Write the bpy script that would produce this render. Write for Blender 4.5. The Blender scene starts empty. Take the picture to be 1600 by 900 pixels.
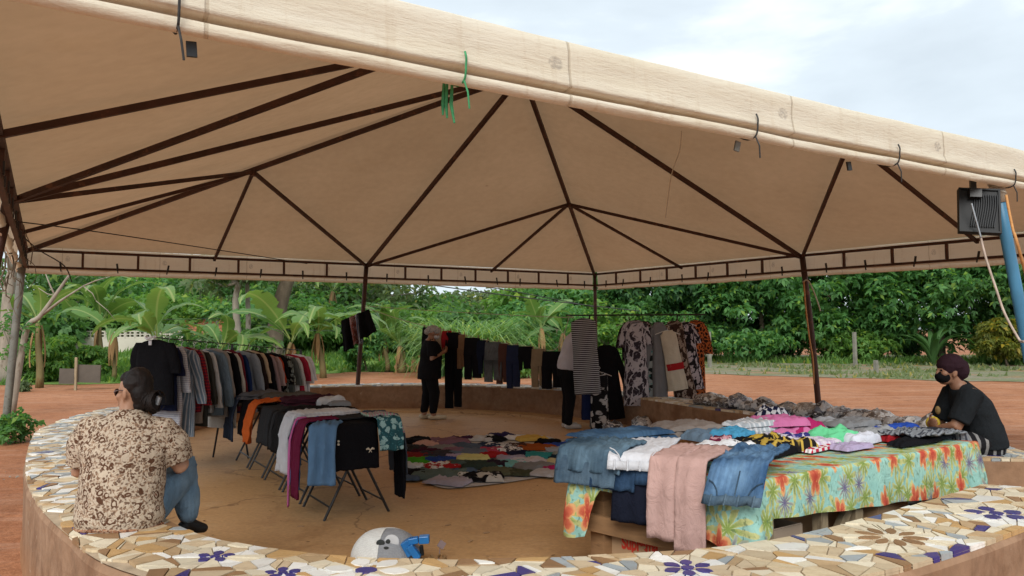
import bpy, math, random
import numpy as np
from mathutils import Vector, Matrix, noise as mnoise
from math import sin, cos, pi, radians, sqrt, exp, atan2
sc = bpy.context.scene
COL = sc.collection
random.seed(7); RNG = np.random.default_rng(7)

# ---------------------------------------------------------------- camera
F, PITCH, ROLL, EYE = 1180.0, 0.05706, -0.0067, 1.5
_c, _s, _cr, _sr = cos(PITCH), sin(PITCH), cos(ROLL), sin(ROLL)
cd = bpy.data.cameras.new('camera'); cam = bpy.data.objects.new('camera', cd); COL.objects.link(cam)
cd.sensor_width = 36; cd.lens = F / 1600 * 36; cd.clip_start = 0.05; cd.clip_end = 2000
_r = (_cr, -_sr * _s, _sr * _c); _u = (-_sr, -_cr * _s, _cr * _c); _b = (0, -_c, -_s)
cam.matrix_world = Matrix(((_r[0], _u[0], _b[0], 0), (_r[1], _u[1], _b[1], 0), (_r[2], _u[2], _b[2], EYE), (0, 0, 0, 1)))
sc.camera = cam
sc.render.resolution_x, sc.render.resolution_y = 1024, 576
sc.view_settings.view_transform = 'Standard'; sc.view_settings.look = 'None'
sc.view_settings.exposure = 1.02; sc.view_settings.gamma = 1.0

def ray(px, py):
    a, b = px - 800, py - 450
    x = (_cr * a + _sr * b) / F; u = -(-_sr * a + _cr * b) / F
    return Vector((x, _c - _s * u, _s + _c * u))
def WZ(px, py, z):            # photo pixel -> point of the place at height z
    d = ray(px, py); return Vector((0, 0, EYE)) + d * ((z - EYE) / d.z)
def WY(px, py, Y):            # photo pixel -> point of the place at distance Y
    d = ray(px, py); return Vector((0, 0, EYE)) + d * (Y / d.y)

# ---------------------------------------------------------------- node helpers
def nd(t, ty, ins=None, **kw):
    n = t.nodes.new(ty)
    for k, v in kw.items(): setattr(n, k, v)
    for k, v in (ins or {}).items():
        s = n.inputs[k]
        if isinstance(v, bpy.types.NodeSocket): t.links.new(v, s)
        else:
            if isinstance(v, (tuple, list)) and len(v) == 3 and s.type == 'RGBA': v = (*v, 1)
            s.default_value = v
    return n
def mth(t, op, a, b=0.0, c=0.0):
    return nd(t, 'ShaderNodeMath', {0: a, 1: b, 2: c}, operation=op).outputs[0]
def mix(t, f, a, b, bt='MIX'):
    n = nd(t, 'ShaderNodeMix', None, data_type='RGBA', blend_type=bt)
    for i, v in ((0, f), (6, a), (7, b)):
        s = n.inputs[i]
        if isinstance(v, bpy.types.NodeSocket): t.links.new(v, s)
        else: s.default_value = (*v, 1) if (i and len(v) == 3) else v
    return n.outputs[2]
def step(t, v, lo, hi, smooth=True):      # 0 below lo, 1 above hi
    return nd(t, 'ShaderNodeMapRange', {0: v, 1: lo, 2: hi, 3: 0.0, 4: 1.0}, clamp=True).outputs[0]
def noi(t, vec, scale, detail=4.0, rough=0.55, dist=0.0, out=0):
    return nd(t, 'ShaderNodeTexNoise', {'Vector': vec, 'Scale': scale, 'Detail': detail, 'Roughness': rough, 'Distortion': dist}).outputs[out]
def vor(t, vec, scale, feature='F1', rnd=1.0):
    return nd(t, 'ShaderNodeTexVoronoi', {'Vector': vec, 'Scale': scale, 'Randomness': rnd}, feature=feature)
def coord(t, which='Object'):
    return nd(t, 'ShaderNodeTexCoord').outputs[which]
def mapv(t, vec, scale=(1, 1, 1), rot=(0, 0, 0), loc=(0, 0, 0)):
    return nd(t, 'ShaderNodeMapping', {'Vector': vec, 'Scale': scale, 'Rotation': rot, 'Location': loc}).outputs[0]
def bump(t, h, strength=0.3, dist=0.01):
    return nd(t, 'ShaderNodeBump', {'Height': h, 'Strength': strength, 'Distance': dist}).outputs[0]
def vary(t, colr, vec, scale, amt):
    f = noi(t, vec, scale, 3.0)
    v = nd(t, 'ShaderNodeMapRange', {0: f, 1: 0.25, 2: 0.75, 3: 1 - amt, 4: 1 + amt}).outputs[0]
    return nd(t, 'ShaderNodeHueSaturation', {'Value': v, 'Color': colr}).outputs[0]
def mat(name, fn):
    m = bpy.data.materials.new(name); m.use_nodes = True
    t = m.node_tree; p = t.nodes['Principled BSDF']
    fn(t, p)
    return m
def setp(t, p, **kw):
    nm = dict(col='Base Color', rough='Roughness', spec='Specular IOR Level', nor='Normal', metal='Metallic', coat='Coat Weight', sheen='Sheen Weight', trans='Transmission Weight', alpha='Alpha')
    for k, v in kw.items():
        s = p.inputs[nm[k]]
        if isinstance(v, bpy.types.NodeSocket): t.links.new(v, s)
        else: s.default_value = (*v, 1) if isinstance(v, (tuple, list)) and len(v) == 3 else v

# ---------------------------------------------------------------- world and sun (overcast daylight)
SUN_EL, SUN_AZ = radians(40), radians(188)       # behind thin cloud and behind the camera
wd = bpy.data.worlds.new('World'); sc.world = wd; wd.use_nodes = True
t = wd.node_tree; bg = t.nodes['Background']
sky = nd(t, 'ShaderNodeTexSky', None, sky_type='NISHITA', sun_disc=False, sun_elevation=SUN_EL, sun_rotation=SUN_AZ, altitude=900.0, dust_density=2.5)
g = coord(t, 'Generated')
gm = mapv(t, g, (1, 1, 2.4))
n1 = noi(t, gm, 2.1, 7.0, 0.52, 0.25); n2 = noi(t, mapv(t, g, (1, 1, 3.0), loc=(3.1, 1.2, .4)), 5.0, 5.0, 0.5, 0.1)
cl = mth(t, 'ADD', mth(t, 'MULTIPLY', n1, 0.8), mth(t, 'MULTIPLY', n2, 0.2))
cr_ = nd(t, 'ShaderNodeValToRGB', {0: cl})
e = cr_.color_ramp.elements
e[0].position = 0.34; e[0].color = (3.5, 3.95, 4.3, 1)
e[1].position = 0.58; e[1].color = (5.9, 6.25, 6.35, 1)
x = e.new(0.48); x.color = (4.2, 4.7, 5.05, 1)
skym = mix(t, 0.93, sky.outputs[0], cr_.outputs[0])
t.links.new(skym, bg.inputs[0]); bg.inputs[1].default_value = 0.1
sl = bpy.data.lights.new('sun', 'SUN'); sl.energy = 1.5; sl.angle = radians(34); sl.color = (1.0, 0.96, 0.9)
so = bpy.data.objects.new('sun', sl); COL.objects.link(so)
# sun direction: NISHITA rotation is measured clockwise from +Y
sd = Vector((sin(SUN_AZ) * cos(SUN_EL), cos(SUN_AZ) * cos(SUN_EL), sin(SUN_EL)))
so.rotation_euler = sd.to_track_quat('Z', 'Y').to_euler(); so.location = (0, -20, 40)

# ---------------------------------------------------------------- mesh helpers
WL = {}                                            # world location of every object's origin
def tag(o, label=None, cat=None, group=None, kind=None):
    if label: o['label'] = label
    if cat: o['category'] = cat
    if group: o['group'] = group
    if kind: o['kind'] = kind
    return o
def thing(name, label, cat, loc, group=None, rotz=0.0):
    o = bpy.data.objects.new(name, None); COL.objects.link(o)
    o.empty_display_size = 0.1; o.location = loc; o.rotation_euler = (0, 0, rotz); WL[o] = Vector(loc)
    return tag(o, label, cat, group)
def link(name, me, parent=None, loc=(0, 0, 0), world=True):
    o = bpy.data.objects.new(name, me); COL.objects.link(o)
    loc = Vector(loc); WL[o] = loc.copy()
    if parent is not None:
        o.parent = parent
        if world: loc = loc - WL[parent]
        else: WL[o] = WL[parent] + loc
    o.location = loc
    return o
class MB:
    def __init__(s): s.V = []; s.F = []; s.U = []; s.M = []
    def add(s, V, Fs, uv=None, mi=0):
        b = len(s.V); s.V += [tuple(v) for v in V]
        s.U += [tuple(u) for u in uv] if uv is not None else [(v[0], v[2]) for v in V]
        s.F += [tuple(i + b for i in f) for f in Fs]; s.M += [mi] * len(Fs)
        return s
    def box(s, c, sz, rot=None, mi=0, taper=1.0):
        hx, hy, hz = sz[0] / 2, sz[1] / 2, sz[2] / 2
        P = [Vector((x * hx * (taper if z > 0 else 1), y * hy * (taper if z > 0 else 1), z * hz)) for z in (-1, 1) for x, y in ((-1, -1), (1, -1), (1, 1), (-1, 1))]
        if rot is not None: P = [rot @ p for p in P]
        P = [p + Vector(c) for p in P]
        return s.add(P, [(3, 2, 1, 0), (4, 5, 6, 7), (0, 1, 5, 4), (1, 2, 6, 5), (2, 3, 7, 6), (3, 0, 4, 7)], None, mi)
    def bar(s, a, b, w, h, mi=0, up=(0, 0, 1)):
        a, b = Vector(a), Vector(b); d = b - a; L = d.length; d.normalize()
        sd_ = d.cross(Vector(up)); sd_ = sd_.normalized() if sd_.length > 1e-4 else Vector((1, 0, 0)); u = sd_.cross(d)
        R = Matrix((sd_, d, u)).transposed()
        return s.box((a + b) / 2, (w, L, h), R, mi)
    def tube(s, pts, r, n=8, mi=0, cap=True, ell=1.0):
        pts = [Vector(p) for p in pts]; m = len(pts)
        rs = r if isinstance(r, (list, tuple)) else [r] * m
        V = []; Fs = []; uv = []; prev = None; L = 0
        for i, p in enumerate(pts):
            d = (pts[min(i + 1, m - 1)] - pts[max(i - 1, 0)]).normalized()
            if prev is None: a = d.orthogonal().normalized()
            else: a = (prev - d * prev.dot(d)).normalized()
            prev = a; b = d.cross(a)
            if i: L += (p - pts[i - 1]).length
            for k in range(n):
                q = 2 * pi * k / n
                V.append(p + (a * cos(q) + b * sin(q) * ell) * rs[i]); uv.append((k / n * 6.28 * rs[0], L))
        for i in range(m - 1):
            for k in range(n):
                k2 = (k + 1) % n
                Fs.append((i * n + k, i * n + k2, (i + 1) * n + k2, (i + 1) * n + k))
        if cap: Fs += [tuple(range(n - 1, -1, -1)), tuple((m - 1) * n + k for k in range(n))]
        return s.add(V, Fs, uv, mi)
    def grid(s, P, closed=False, uv=None, mi=0, capa=False, capb=False):
        P = np.asarray(P, float); nv, nu = P.shape[:2]
        if uv is None:
            du = np.zeros((nv, nu)); dv = np.zeros((nv, nu))
            du[:, 1:] = np.cumsum(np.linalg.norm(np.diff(P, axis=1), axis=2), axis=1)
            dv[1:, :] = np.cumsum(np.linalg.norm(np.diff(P, axis=0), axis=2), axis=0)
            uv = np.stack([du, dv], 2)
        Fs = []; m = nu if closed else nu - 1
        for j in range(nv - 1):
            for i in range(m):
                i2 = (i + 1) % nu
                Fs.append((j * nu + i, j * nu + i2, (j + 1) * nu + i2, (j + 1) * nu + i))
        if capa: Fs.append(tuple(range(nu - 1, -1, -1)))
        if capb: Fs.append(tuple((nv - 1) * nu + k for k in range(nu)))
        return s.add(P.reshape(-1, 3), Fs, np.asarray(uv).reshape(-1, 2), mi)
    def mesh(s, name, mats, smooth=False, off=(0, 0, 0)):
        me = bpy.data.meshes.new(name); V = np.array(s.V) - np.array(off)
        me.from_pydata(V.tolist(), [], s.F)
        for m in (mats if isinstance(mats, (list, tuple)) else [mats]): me.materials.append(m)
        if any(s.M): me.polygons.foreach_set('material_index', s.M)
        if smooth: me.polygons.foreach_set('use_smooth', [True] * len(s.F))
        ul = me.uv_layers.new(name='UVMap'); li = np.zeros(len(me.loops), int); me.loops.foreach_get('vertex_index', li)
        ul.data.foreach_set('uv', np.array(s.U)[li].astype(np.float32).ravel())
        me.update()
        return me
    def build(s, name, mats, parent=None, smooth=False, local=False):
        V = np.array(s.V)
        if local: return link(name, s.mesh(name, mats, smooth), parent, (0, 0, 0), False)
        lo, hi = V.min(0), V.max(0); c = ((lo[0] + hi[0]) / 2, (lo[1] + hi[1]) / 2, lo[2])
        return link(name, s.mesh(name, mats, smooth, c), parent, c)
def solid(o, th, off=-1):
    m = o.modifiers.new('thickness', 'SOLIDIFY'); m.thickness = th; m.offset = off; return o
def fast(name, V, k, m, smooth=False):             # every face has k corners, vertices not shared
    me = bpy.data.meshes.new(name); n = len(V); f = n // k
    me.vertices.add(n); me.vertices.foreach_set('co', np.asarray(V, np.float32).ravel())
    me.loops.add(n); me.loops.foreach_set('vertex_index', np.arange(n, dtype=np.int32))
    me.polygons.add(f); me.polygons.foreach_set('loop_start', np.arange(0, n, k, dtype=np.int32))
    if smooth: me.polygons.foreach_set('use_smooth', [True] * f)
    me.materials.append(m); me.update(calc_edges=True); return me
def N3(p, sc_=1.0, sd_=0.0):
    return mnoise.noise(Vector((p[0] * sc_ + sd_ * 17.3, p[1] * sc_ - sd_ * 9.1, p[2] * sc_ + sd_ * 5.7)))
def crom(pts, per, closed=False):                  # Catmull-Rom through points
    P = np.asarray(pts, float); n = len(P); out = []
    for i in range(n if closed else n - 1):
        a, b, c, d = (P[(i + k) % n] if closed else P[min(max(i + k, 0), n - 1)] for k in (-1, 0, 1, 2))
        for j in range(per):
            u = j / per
            out.append(.5 * (2 * b + (c - a) * u + (2 * a - 5 * b + 4 * c - d) * u * u + (3 * b - a - 3 * c + d) * u ** 3))
    if not closed: out.append(P[-1])
    return np.array(out)
# ---------------------------------------------------------------- materials
def m_dirt(t, p):
    v = coord(t)
    a = noi(t, v, 0.35, 6.0, 0.6); b = noi(t, v, 3.0, 6.0, 0.65); c = noi(t, v, 40.0, 3.0)
    col = mix(t, step(t, a, .35, .7), (.29, .115, .052), (.39, .185, .10))
    col = mix(t, mth(t, 'MULTIPLY', step(t, b, .48, .70), .65), col, (.19, .068, .03))
    streak = noi(t, mapv(t, v, (.25, 2.2, 1), (0, 0, radians(-22))), 1.6, 5.0, .6)
    col = mix(t, mth(t, 'MULTIPLY', step(t, streak, .5, .68), .45), col, (.44, .27, .19))
    col = vary(t, col, v, 25.0, .22)
    setp(t, p, col=col, rough=.95, spec=.15, nor=bump(t, mth(t, 'ADD', b, mth(t, 'MULTIPLY', c, .5)), .7, .03))
M_DIRT = mat('red_earth', m_dirt)
def m_floor(t, p):
    v = coord(t)
    a = noi(t, v, .45, 6.0, .6, .4); b = noi(t, mapv(t, v, (1, 2.6, 1)), 2.2, 7.0, .68); c = noi(t, v, 55.0, 3.0)
    col = mix(t, step(t, a, .33, .68), (.42, .245, .105), (.53, .33, .165))
    col = mix(t, mth(t, 'MULTIPLY', step(t, b, .52, .72), .55), col, (.32, .165, .065))
    col = mix(t, mth(t, 'MULTIPLY', step(t, noi(t, v, 1.1, 5.0, .7), .6, .75), .4), col, (.56, .40, .25))
    scuff = noi(t, mapv(t, v, (.6, 5, 1), (0, 0, .2)), 5.0, 4.0, .7)
    col = mix(t, mth(t, 'MULTIPLY', step(t, scuff, .64, .72), .5), col, (.60, .46, .31))
    sp = vor(t, v, 3.2); col = mix(t, mth(t, 'MULTIPLY', step(t, sp.outputs[0], .06, .02), .8), col, (.10, .045, .02)); cr = vor(t, nd(t, 'ShaderNodeVectorMath', {0: v, 1: nd(t, 'ShaderNodeVectorMath', {0: noi(t, v, 1.2, 4.0, .6, 0, 1), 'Scale': .9}, operation='SCALE').outputs[0]}, operation='ADD').outputs[0], .34, 'DISTANCE_TO_EDGE'); col = mix(t, mth(t, 'MULTIPLY', step(t, cr.outputs[0], .006, .002), .55), col, (.14, .065, .03)); wet = step(t, noi(t, v, .8, 6.0, .7, 1.0), .56, .64); col = mix(t, mth(t, 'MULTIPLY', wet, .35), col, (.26, .125, .048))
    col = vary(t, col, v, 30.0, .14)
    setp(t, p, col=col, rough=mix(t, step(t, a, .4, .7), (.62,) * 3, (.85,) * 3), spec=.3, nor=bump(t, mth(t, 'ADD', b, mth(t, 'MULTIPLY', c, .25)), .35, .012))
M_FLOOR = mat('worn_earthy_floor', m_floor)
def m_plaster(t, p):
    v = coord(t)
    a = noi(t, v, 1.3, 6.0, .65); dr = noi(t, v, 2.4, 7.0, .7, .5); drip = mth(t, 'MULTIPLY', step(t, noi(t, mapv(t, v, (9, 9, .7)), 1.0, 3.0, .5), .56, .66), step(t, noi(t, v, 1.6, 3.0), .42, .6)); c = noi(t, v, 18.0, 4.0, .7)
    z = nd(t, 'ShaderNodeSeparateXYZ', {0: v}).outputs[2]
    col = mix(t, step(t, a, .35, .65), (.225, .125, .068), (.32, .20, .125))
    col = mix(t, mth(t, 'MULTIPLY', step(t, dr, .48, .66), .7), col, (.15, .072, .036)); col = mix(t, mth(t, 'MULTIPLY', drip, .16), col, (.115, .055, .030))
    low = step(t, mth(t, 'ADD', z, mth(t, 'MULTIPLY', a, .5)), .62, .3)       # splashed earth along the foot of the wall
    col = mix(t, mth(t, 'MULTIPLY', low, .75), col, (.30, .135, .055))
    chip = step(t, noi(t, v, 9.0, 4.0, .6), .68, .71); col = mix(t, mth(t, 'MULTIPLY', chip, .5), col, (.45, .37, .28))
    setp(t, p, col=vary(t, col, v, 14.0, .15), rough=.85, spec=.25, nor=bump(t, mth(t, 'ADD', a, mth(t, 'MULTIPLY', c, .5)), .45, .015))
M_PLASTER = mat('stained_plaster', m_plaster)
def m_grout(t, p):
    v = coord(t); setp(t, p, col=vary(t, (.42, .33, .23, 1), v, 9.0, .3), rough=.9, spec=.2, nor=bump(t, noi(t, v, 60.0), .4, .004))
M_GROUT = mat('sandy_grout', m_grout)
def tilemat(name, c, rough=.35, grain=.2, c2=None):
    def fn(t, p):
        v = coord(t); r = nd(t, 'ShaderNodeObjectInfo').outputs['Random']; ri = nd(t, 'ShaderNodeNewGeometry').outputs['Random Per Island']
        k = mth(t, 'ADD', mth(t, 'MULTIPLY', r, .5), mth(t, 'MULTIPLY', ri, .5))
        val = nd(t, 'ShaderNodeMapRange', {0: k, 1: .1, 2: .9, 3: .78, 4: 1.18}).outputs[0]
        col = nd(t, 'ShaderNodeHueSaturation', {'Value': val, 'Color': (*c, 1)}).outputs[0]
        wv = mapv(t, v, (1, 1, 1), (0, 0, .6)); g2 = noi(t, mapv(t, wv, (6, 11, 1)), 2.0, 5.0, .7, .8)
        col = mix(t, mth(t, 'MULTIPLY', step(t, g2, .45, .75), grain * 1.4), col, c2 or tuple(x * .55 for x in c))
        dirt = noi(t, v, 12.0, 5.0, .65); col = mix(t, mth(t, 'MULTIPLY', step(t, dirt, .5, .75), .4), col, (.27, .165, .085))
        setp(t, p, col=col, rough=mth(t, 'ADD', rough, mth(t, 'MULTIPLY', dirt, .3)), spec=.4, nor=bump(t, g2, .12, .003))
    return mat(name, fn)
TILES = {'cream': tilemat('cream_tile', (.64, .57, .43)), 'beige': tilemat('beige_tile', (.52, .41, .27), .4, .3), 'ochre': tilemat('ochre_tile', (.46, .285, .12), .4, .3),
         'white': tilemat('white_tile', (.72, .71, .67), .22, .08), 'grey': tilemat('grey_blue_tile', (.31, .345, .36), .35, .25), 'brown': tilemat('brown_tile', (.255, .145, .07), .4, .35),
         'navy': tilemat('navy_tile', (.035, .030, .16), .18, .1), 'tan': tilemat('tan_tile', (.42, .29, .16), .45, .35), 'stone': tilemat('travertine_tile', (.54, .44, .29), .5, .45, (.36, .25, .13))}
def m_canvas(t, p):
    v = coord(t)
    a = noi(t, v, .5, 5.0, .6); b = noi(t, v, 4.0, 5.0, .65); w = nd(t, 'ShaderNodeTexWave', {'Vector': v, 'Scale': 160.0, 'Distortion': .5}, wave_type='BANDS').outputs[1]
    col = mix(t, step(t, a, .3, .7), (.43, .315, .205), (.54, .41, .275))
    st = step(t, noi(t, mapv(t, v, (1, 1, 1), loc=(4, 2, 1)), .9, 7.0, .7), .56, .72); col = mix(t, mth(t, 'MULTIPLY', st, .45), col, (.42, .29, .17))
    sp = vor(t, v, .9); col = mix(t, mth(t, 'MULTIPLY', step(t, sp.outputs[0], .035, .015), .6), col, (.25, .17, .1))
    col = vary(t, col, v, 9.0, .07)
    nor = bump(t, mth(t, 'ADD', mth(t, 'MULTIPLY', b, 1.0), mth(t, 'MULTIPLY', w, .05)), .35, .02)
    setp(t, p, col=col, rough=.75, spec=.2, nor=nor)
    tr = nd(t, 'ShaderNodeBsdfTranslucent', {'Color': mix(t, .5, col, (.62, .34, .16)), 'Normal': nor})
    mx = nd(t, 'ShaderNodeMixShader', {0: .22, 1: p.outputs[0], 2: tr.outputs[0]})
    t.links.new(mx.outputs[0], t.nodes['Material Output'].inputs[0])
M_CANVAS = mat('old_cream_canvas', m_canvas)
def m_val(t, p):
    v = coord(t, 'UV')
    a = noi(t, mapv(t, v, (.8, 4, 1)), 1.2, 5.0, .6); b = noi(t, mapv(t, v, (1, 4, 1)), 9.0, 6.0, .7); fine = noi(t, v, 90.0, 2.0)
    col = mix(t, step(t, a, .3, .7), (.80, .73, .57), (.85, .80, .67))
    drip = noi(t, mapv(t, v, (7, .6, 1)), 2.0, 4.0, .65); col = mix(t, mth(t, 'MULTIPLY', step(t, drip, .55, .75), .35), col, (.52, .38, .22))
    col = mix(t, mth(t, 'MULTIPLY', step(t, b, .56, .74), .4), col, (.50, .40, .28))
    pt = vor(t, mapv(t, v, (1, 1.6, 1)), 1.35); blot = mth(t, 'MULTIPLY', step(t, pt.outputs[0], .075, .05), step(t, noi(t, v, 30.0), .35, .6))
    col = mix(t, mth(t, 'MULTIPLY', blot, .6), col, (.33, .31, .28))
    sx = nd(t, 'ShaderNodeSeparateXYZ', {0: v}).outputs[0]; fr = mth(t, 'FRACT', mth(t, 'DIVIDE', sx, 1.42))
    seam = step(t, mth(t, 'ABSOLUTE', mth(t, 'SUBTRACT', fr, .5)), .006, .003); col = mix(t, mth(t, 'MULTIPLY', seam, .45), col, (.36, .28, .18))
    sy_ = nd(t, 'ShaderNodeSeparateXYZ', {0: v}).outputs[1]; ex = mth(t, 'DIVIDE', mth(t, 'SUBTRACT', fr, .45), .026); ey = mth(t, 'DIVIDE', mth(t, 'SUBTRACT', sy_, .10), .045); er = mth(t, 'ADD', mth(t, 'MULTIPLY', ex, ex), mth(t, 'MULTIPLY', ey, ey))
    col = mix(t, mth(t, 'MULTIPLY', mth(t, 'MULTIPLY', step(t, er, 1.2, .7), step(t, noi(t, v, 45.0), .35, .55)), .55), col, (.34, .31, .27))
    hem = step(t, mth(t, 'ABSOLUTE', mth(t, 'SUBTRACT', sy_, .262)), .02, .004); col = mix(t, mth(t, 'MULTIPLY', hem, .4), col, (.45, .31, .17))  # shade of the crease above the hem roll, painted into the cloth colour
    nor = bump(t, mth(t, 'ADD', mth(t, 'ADD', b, mth(t, 'MULTIPLY', fine, .15)), mth(t, 'MULTIPLY', seam, .6)), .55, .012)
    setp(t, p, col=col, rough=.7, spec=.25, nor=nor)
    tr = nd(t, 'ShaderNodeBsdfTranslucent', {'Color': mix(t, .5, col, (.62, .40, .24)), 'Normal': nor})
    mx = nd(t, 'ShaderNodeMixShader', {0: .3, 1: p.outputs[0], 2: tr.outputs[0]})
    t.links.new(mx.outputs[0], t.nodes['Material Output'].inputs[0])
M_VAL = mat('cream_valance_canvas', m_val)
def simple(name, c, rough=.6, spec=.4, scale=12.0, amt=.2, bs=.2, bd=.005, metal=0.0, coat=0.0, c2=None, th=.58, stretch=(1, 1, 1)):
    def fn(t, p):
        v = mapv(t, coord(t), stretch); n = noi(t, v, scale, 5.0, .65)
        col = vary(t, (*c, 1), v, scale * .7, amt)
        if c2: col = mix(t, step(t, n, th, th + .08), col, c2)
        setp(t, p, col=col, rough=rough, spec=spec, metal=metal, coat=coat, nor=bump(t, n, bs, bd))
    return mat(name, fn)
M_STEEL = simple('rusty_brown_steel', (.060, .026, .018), .62, .35, 7.0, .45, .3, .004, c2=(.13, .055, .03))
M_BLUE = simple('blue_painted_pipe', (.045, .165, .28), .42, .4, 14.0, .2, .15, .003, c2=(.10, .17, .22), th=.66, stretch=(1, 1, .4))
M_GREYPOLE = simple('grey_metal_pole', (.15, .15, .13), .55, .4, 10.0, .3, .2, .003, c2=(.09, .07, .05))
M_TAPE = simple('dirty_tape', (.30, .25, .19), .5, .35, 20.0, .25)
M_BLACKM = simple('black_metal', (.012, .012, .013), .4, .45, 30.0, .3, .1, .002)
M_BLACKP = simple('black_plastic', (.010, .011, .012), .5, .25, 30.0, .2, .1, .002)
M_GLASSY = simple('grey_aluminium', (.30, .32, .34), .35, .5, 20.0, .1, metal=.6)
M_ROPE = simple('pale_rope', (.48, .44, .36), .9, .1, 80.0, .2)
M_ORANGE = simple('orange_cord', (.48, .24, .09), .8, .2, 60.0, .2)
M_GREENR = simple('green_twine', (.05, .26, .11), .7, .2, 60.0, .3)
M_WIRE = simple('dark_wire', (.03, .03, .03), .6, .3)
M_WOOD = simple('rough_brown_timber', (.24, .135, .065), .8, .2, 5.0, .3, .4, .006, c2=(.15, .08, .04), stretch=(1, 1, 6))
M_OLDWOOD = simple('weathered_timber', (.30, .235, .15), .85, .15, 6.0, .3, .4, .006, c2=(.16, .12, .075), stretch=(6, 6, .8))
M_BOARD = simple('dark_panel', (.10, .085, .07), .8, .2, 3.0, .25)
M_CARD = simple('cardboard', (.36, .235, .135), .85, .15, 6.0, .12, .1, .002)
M_CARDIN = simple('grey_cardboard', (.36, .28, .21), .85, .15, 6.0, .1)
M_RED = simple('red_print', (.42, .035, .02), .7, .2)
M_BARK = simple('bark', (.16, .125, .09), .9, .15, 7.0, .35, .8, .03, c2=(.26, .21, .16), stretch=(1, 1, .35))
M_PALEBARK = simple('pale_bark', (.27, .235, .19), .9, .15, 6.0, .35, .7, .02, c2=(.16, .125, .09), stretch=(1, 1, .35))
M_DRY = simple('dry_banana_leaf', (.26, .16, .075), .85, .15, 8.0, .4, .6, .02, c2=(.14, .075, .03), stretch=(1, 1, .2))
M_STEM = simple('banana_stem', (.15, .12, .05), .7, .25, 6.0, .35, .5, .02, c2=(.14, .075, .03), stretch=(1, 1, .25))
M_WHITEWALL = simple('whitewashed_wall', (.52, .48, .41), .85, .2, 2.0, .12, .2, .01, c2=(.42, .36, .28), th=.62)
M_TERRA = simple('terracotta', (.36, .15, .075), .8, .2, 5.0, .3)
M_CONC = simple('grey_concrete_post', (.20, .19, .16), .9, .2, 6.0, .25)
M_HANGER = simple('white_plastic_hanger', (.55, .56, .55), .4, .4)
M_VERGE = None
def foliage(name, dark, light, yellow=.12, trans=.48):
    def fn(t, p):
        gi = nd(t, 'ShaderNodeNewGeometry'); r = gi.outputs['Random Per Island']
        v = coord(t); n = noi(t, v, .7, 3.0)
        col = mix(t, mth(t, 'ADD', mth(t, 'MULTIPLY', r, .75), mth(t, 'MULTIPLY', step(t, n, .35, .7), .35)), dark, light)
        col = mix(t, step(t, r, 1 - yellow, 1 - yellow + .02), col, (light[0] * 1.5, light[1] * 1.12, light[2] * .6))
        setp(t, p, col=col, rough=.55, spec=.35)
        tr = nd(t, 'ShaderNodeBsdfTranslucent', {'Color': mix(t, .5, col, (light[0] * 1.3, light[1] * 1.4, light[2] * .5))})
        mx = nd(t, 'ShaderNodeMixShader', {0: trans, 1: p.outputs[0], 2: tr.outputs[0]})
        t.links.new(mx.outputs[0], t.nodes['Material Output'].inputs[0])
    return mat(name, fn)
FOL = {'hedge': foliage('deep_green_leaves', (.042, .14, .048), (.14, .32, .09)), 'dark': foliage('dark_leaves', (.026, .085, .034), (.075, .19, .062)),
       'mid': foliage('mid_green_leaves', (.042, .115, .036), (.125, .26, .080)), 'olive': foliage('olive_leaves', (.068, .11, .052), (.17, .235, .11)),
       'lime': foliage('light_green_leaves', (.062, .16, .036), (.18, .34, .08)), 'yellow': foliage('yellow_green_leaves', (.075, .115, .020), (.26, .26, .05)),
       'grass': foliage('grass_blades', (.055, .135, .028), (.17, .31, .075)), 'reed': foliage('reed_blades', (.075, .18, .055), (.26, .42, .16)), 'verge': foliage('verge_grass', (.10, .15, .06), (.24, .28, .14))}
def m_banana(t, p):
    v = coord(t, 'UV'); sx = nd(t, 'ShaderNodeSeparateXYZ', {0: v}); x = sx.outputs[0]; y = sx.outputs[1]
    r = nd(t, 'ShaderNodeObjectInfo').outputs['Random']
    w = noi(t, mapv(t, v, (.6, 26, 1)), 1.5, 4.0)
    col = mix(t, r, (.055, .15, .030), (.14, .265, .06)); col = mix(t, mth(t, 'MULTIPLY', step(t, w, .4, .7), .4), col, (.21, .34, .09))
    rib = step(t, mth(t, 'ABSOLUTE', x), .03, .012); col = mix(t, mth(t, 'MULTIPLY', rib, .8), col, (.33, .40, .14))
    ed = step(t, noi(t, v, 3.0, 5.0), .60, .68); col = mix(t, mth(t, 'MULTIPLY', ed, .7), col, (.27, .20, .07))
    setp(t, p, col=col, rough=.42, spec=.45, nor=bump(t, w, .3, .02))
    tr = nd(t, 'ShaderNodeBsdfTranslucent', {'Color': mix(t, .5, col, (.26, .42, .05))})
    mx = nd(t, 'ShaderNodeMixShader', {0: .38, 1: p.outputs[0], 2: tr.outputs[0]})
    t.links.new(mx.outputs[0], t.nodes['Material Output'].inputs[0])
M_BANANA = mat('banana_leaf', m_banana)
def m_lawn(t, p):
    v = coord(t); a = noi(t, v, .35, 6.0, .65); b = noi(t, v, 5.0, 5.0, .7)
    col = mix(t, step(t, b, .35, .65), (.085, .165, .035), (.19, .285, .075)); col = mix(t, step(t, a, .56, .72), col, (.29, .20, .105))
    setp(t, p, col=vary(t, col, v, 12.0, .25), rough=.95, spec=.1, nor=bump(t, b, 1.0, .06))
M_LAWN = mat('rough_lawn', m_lawn)
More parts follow.
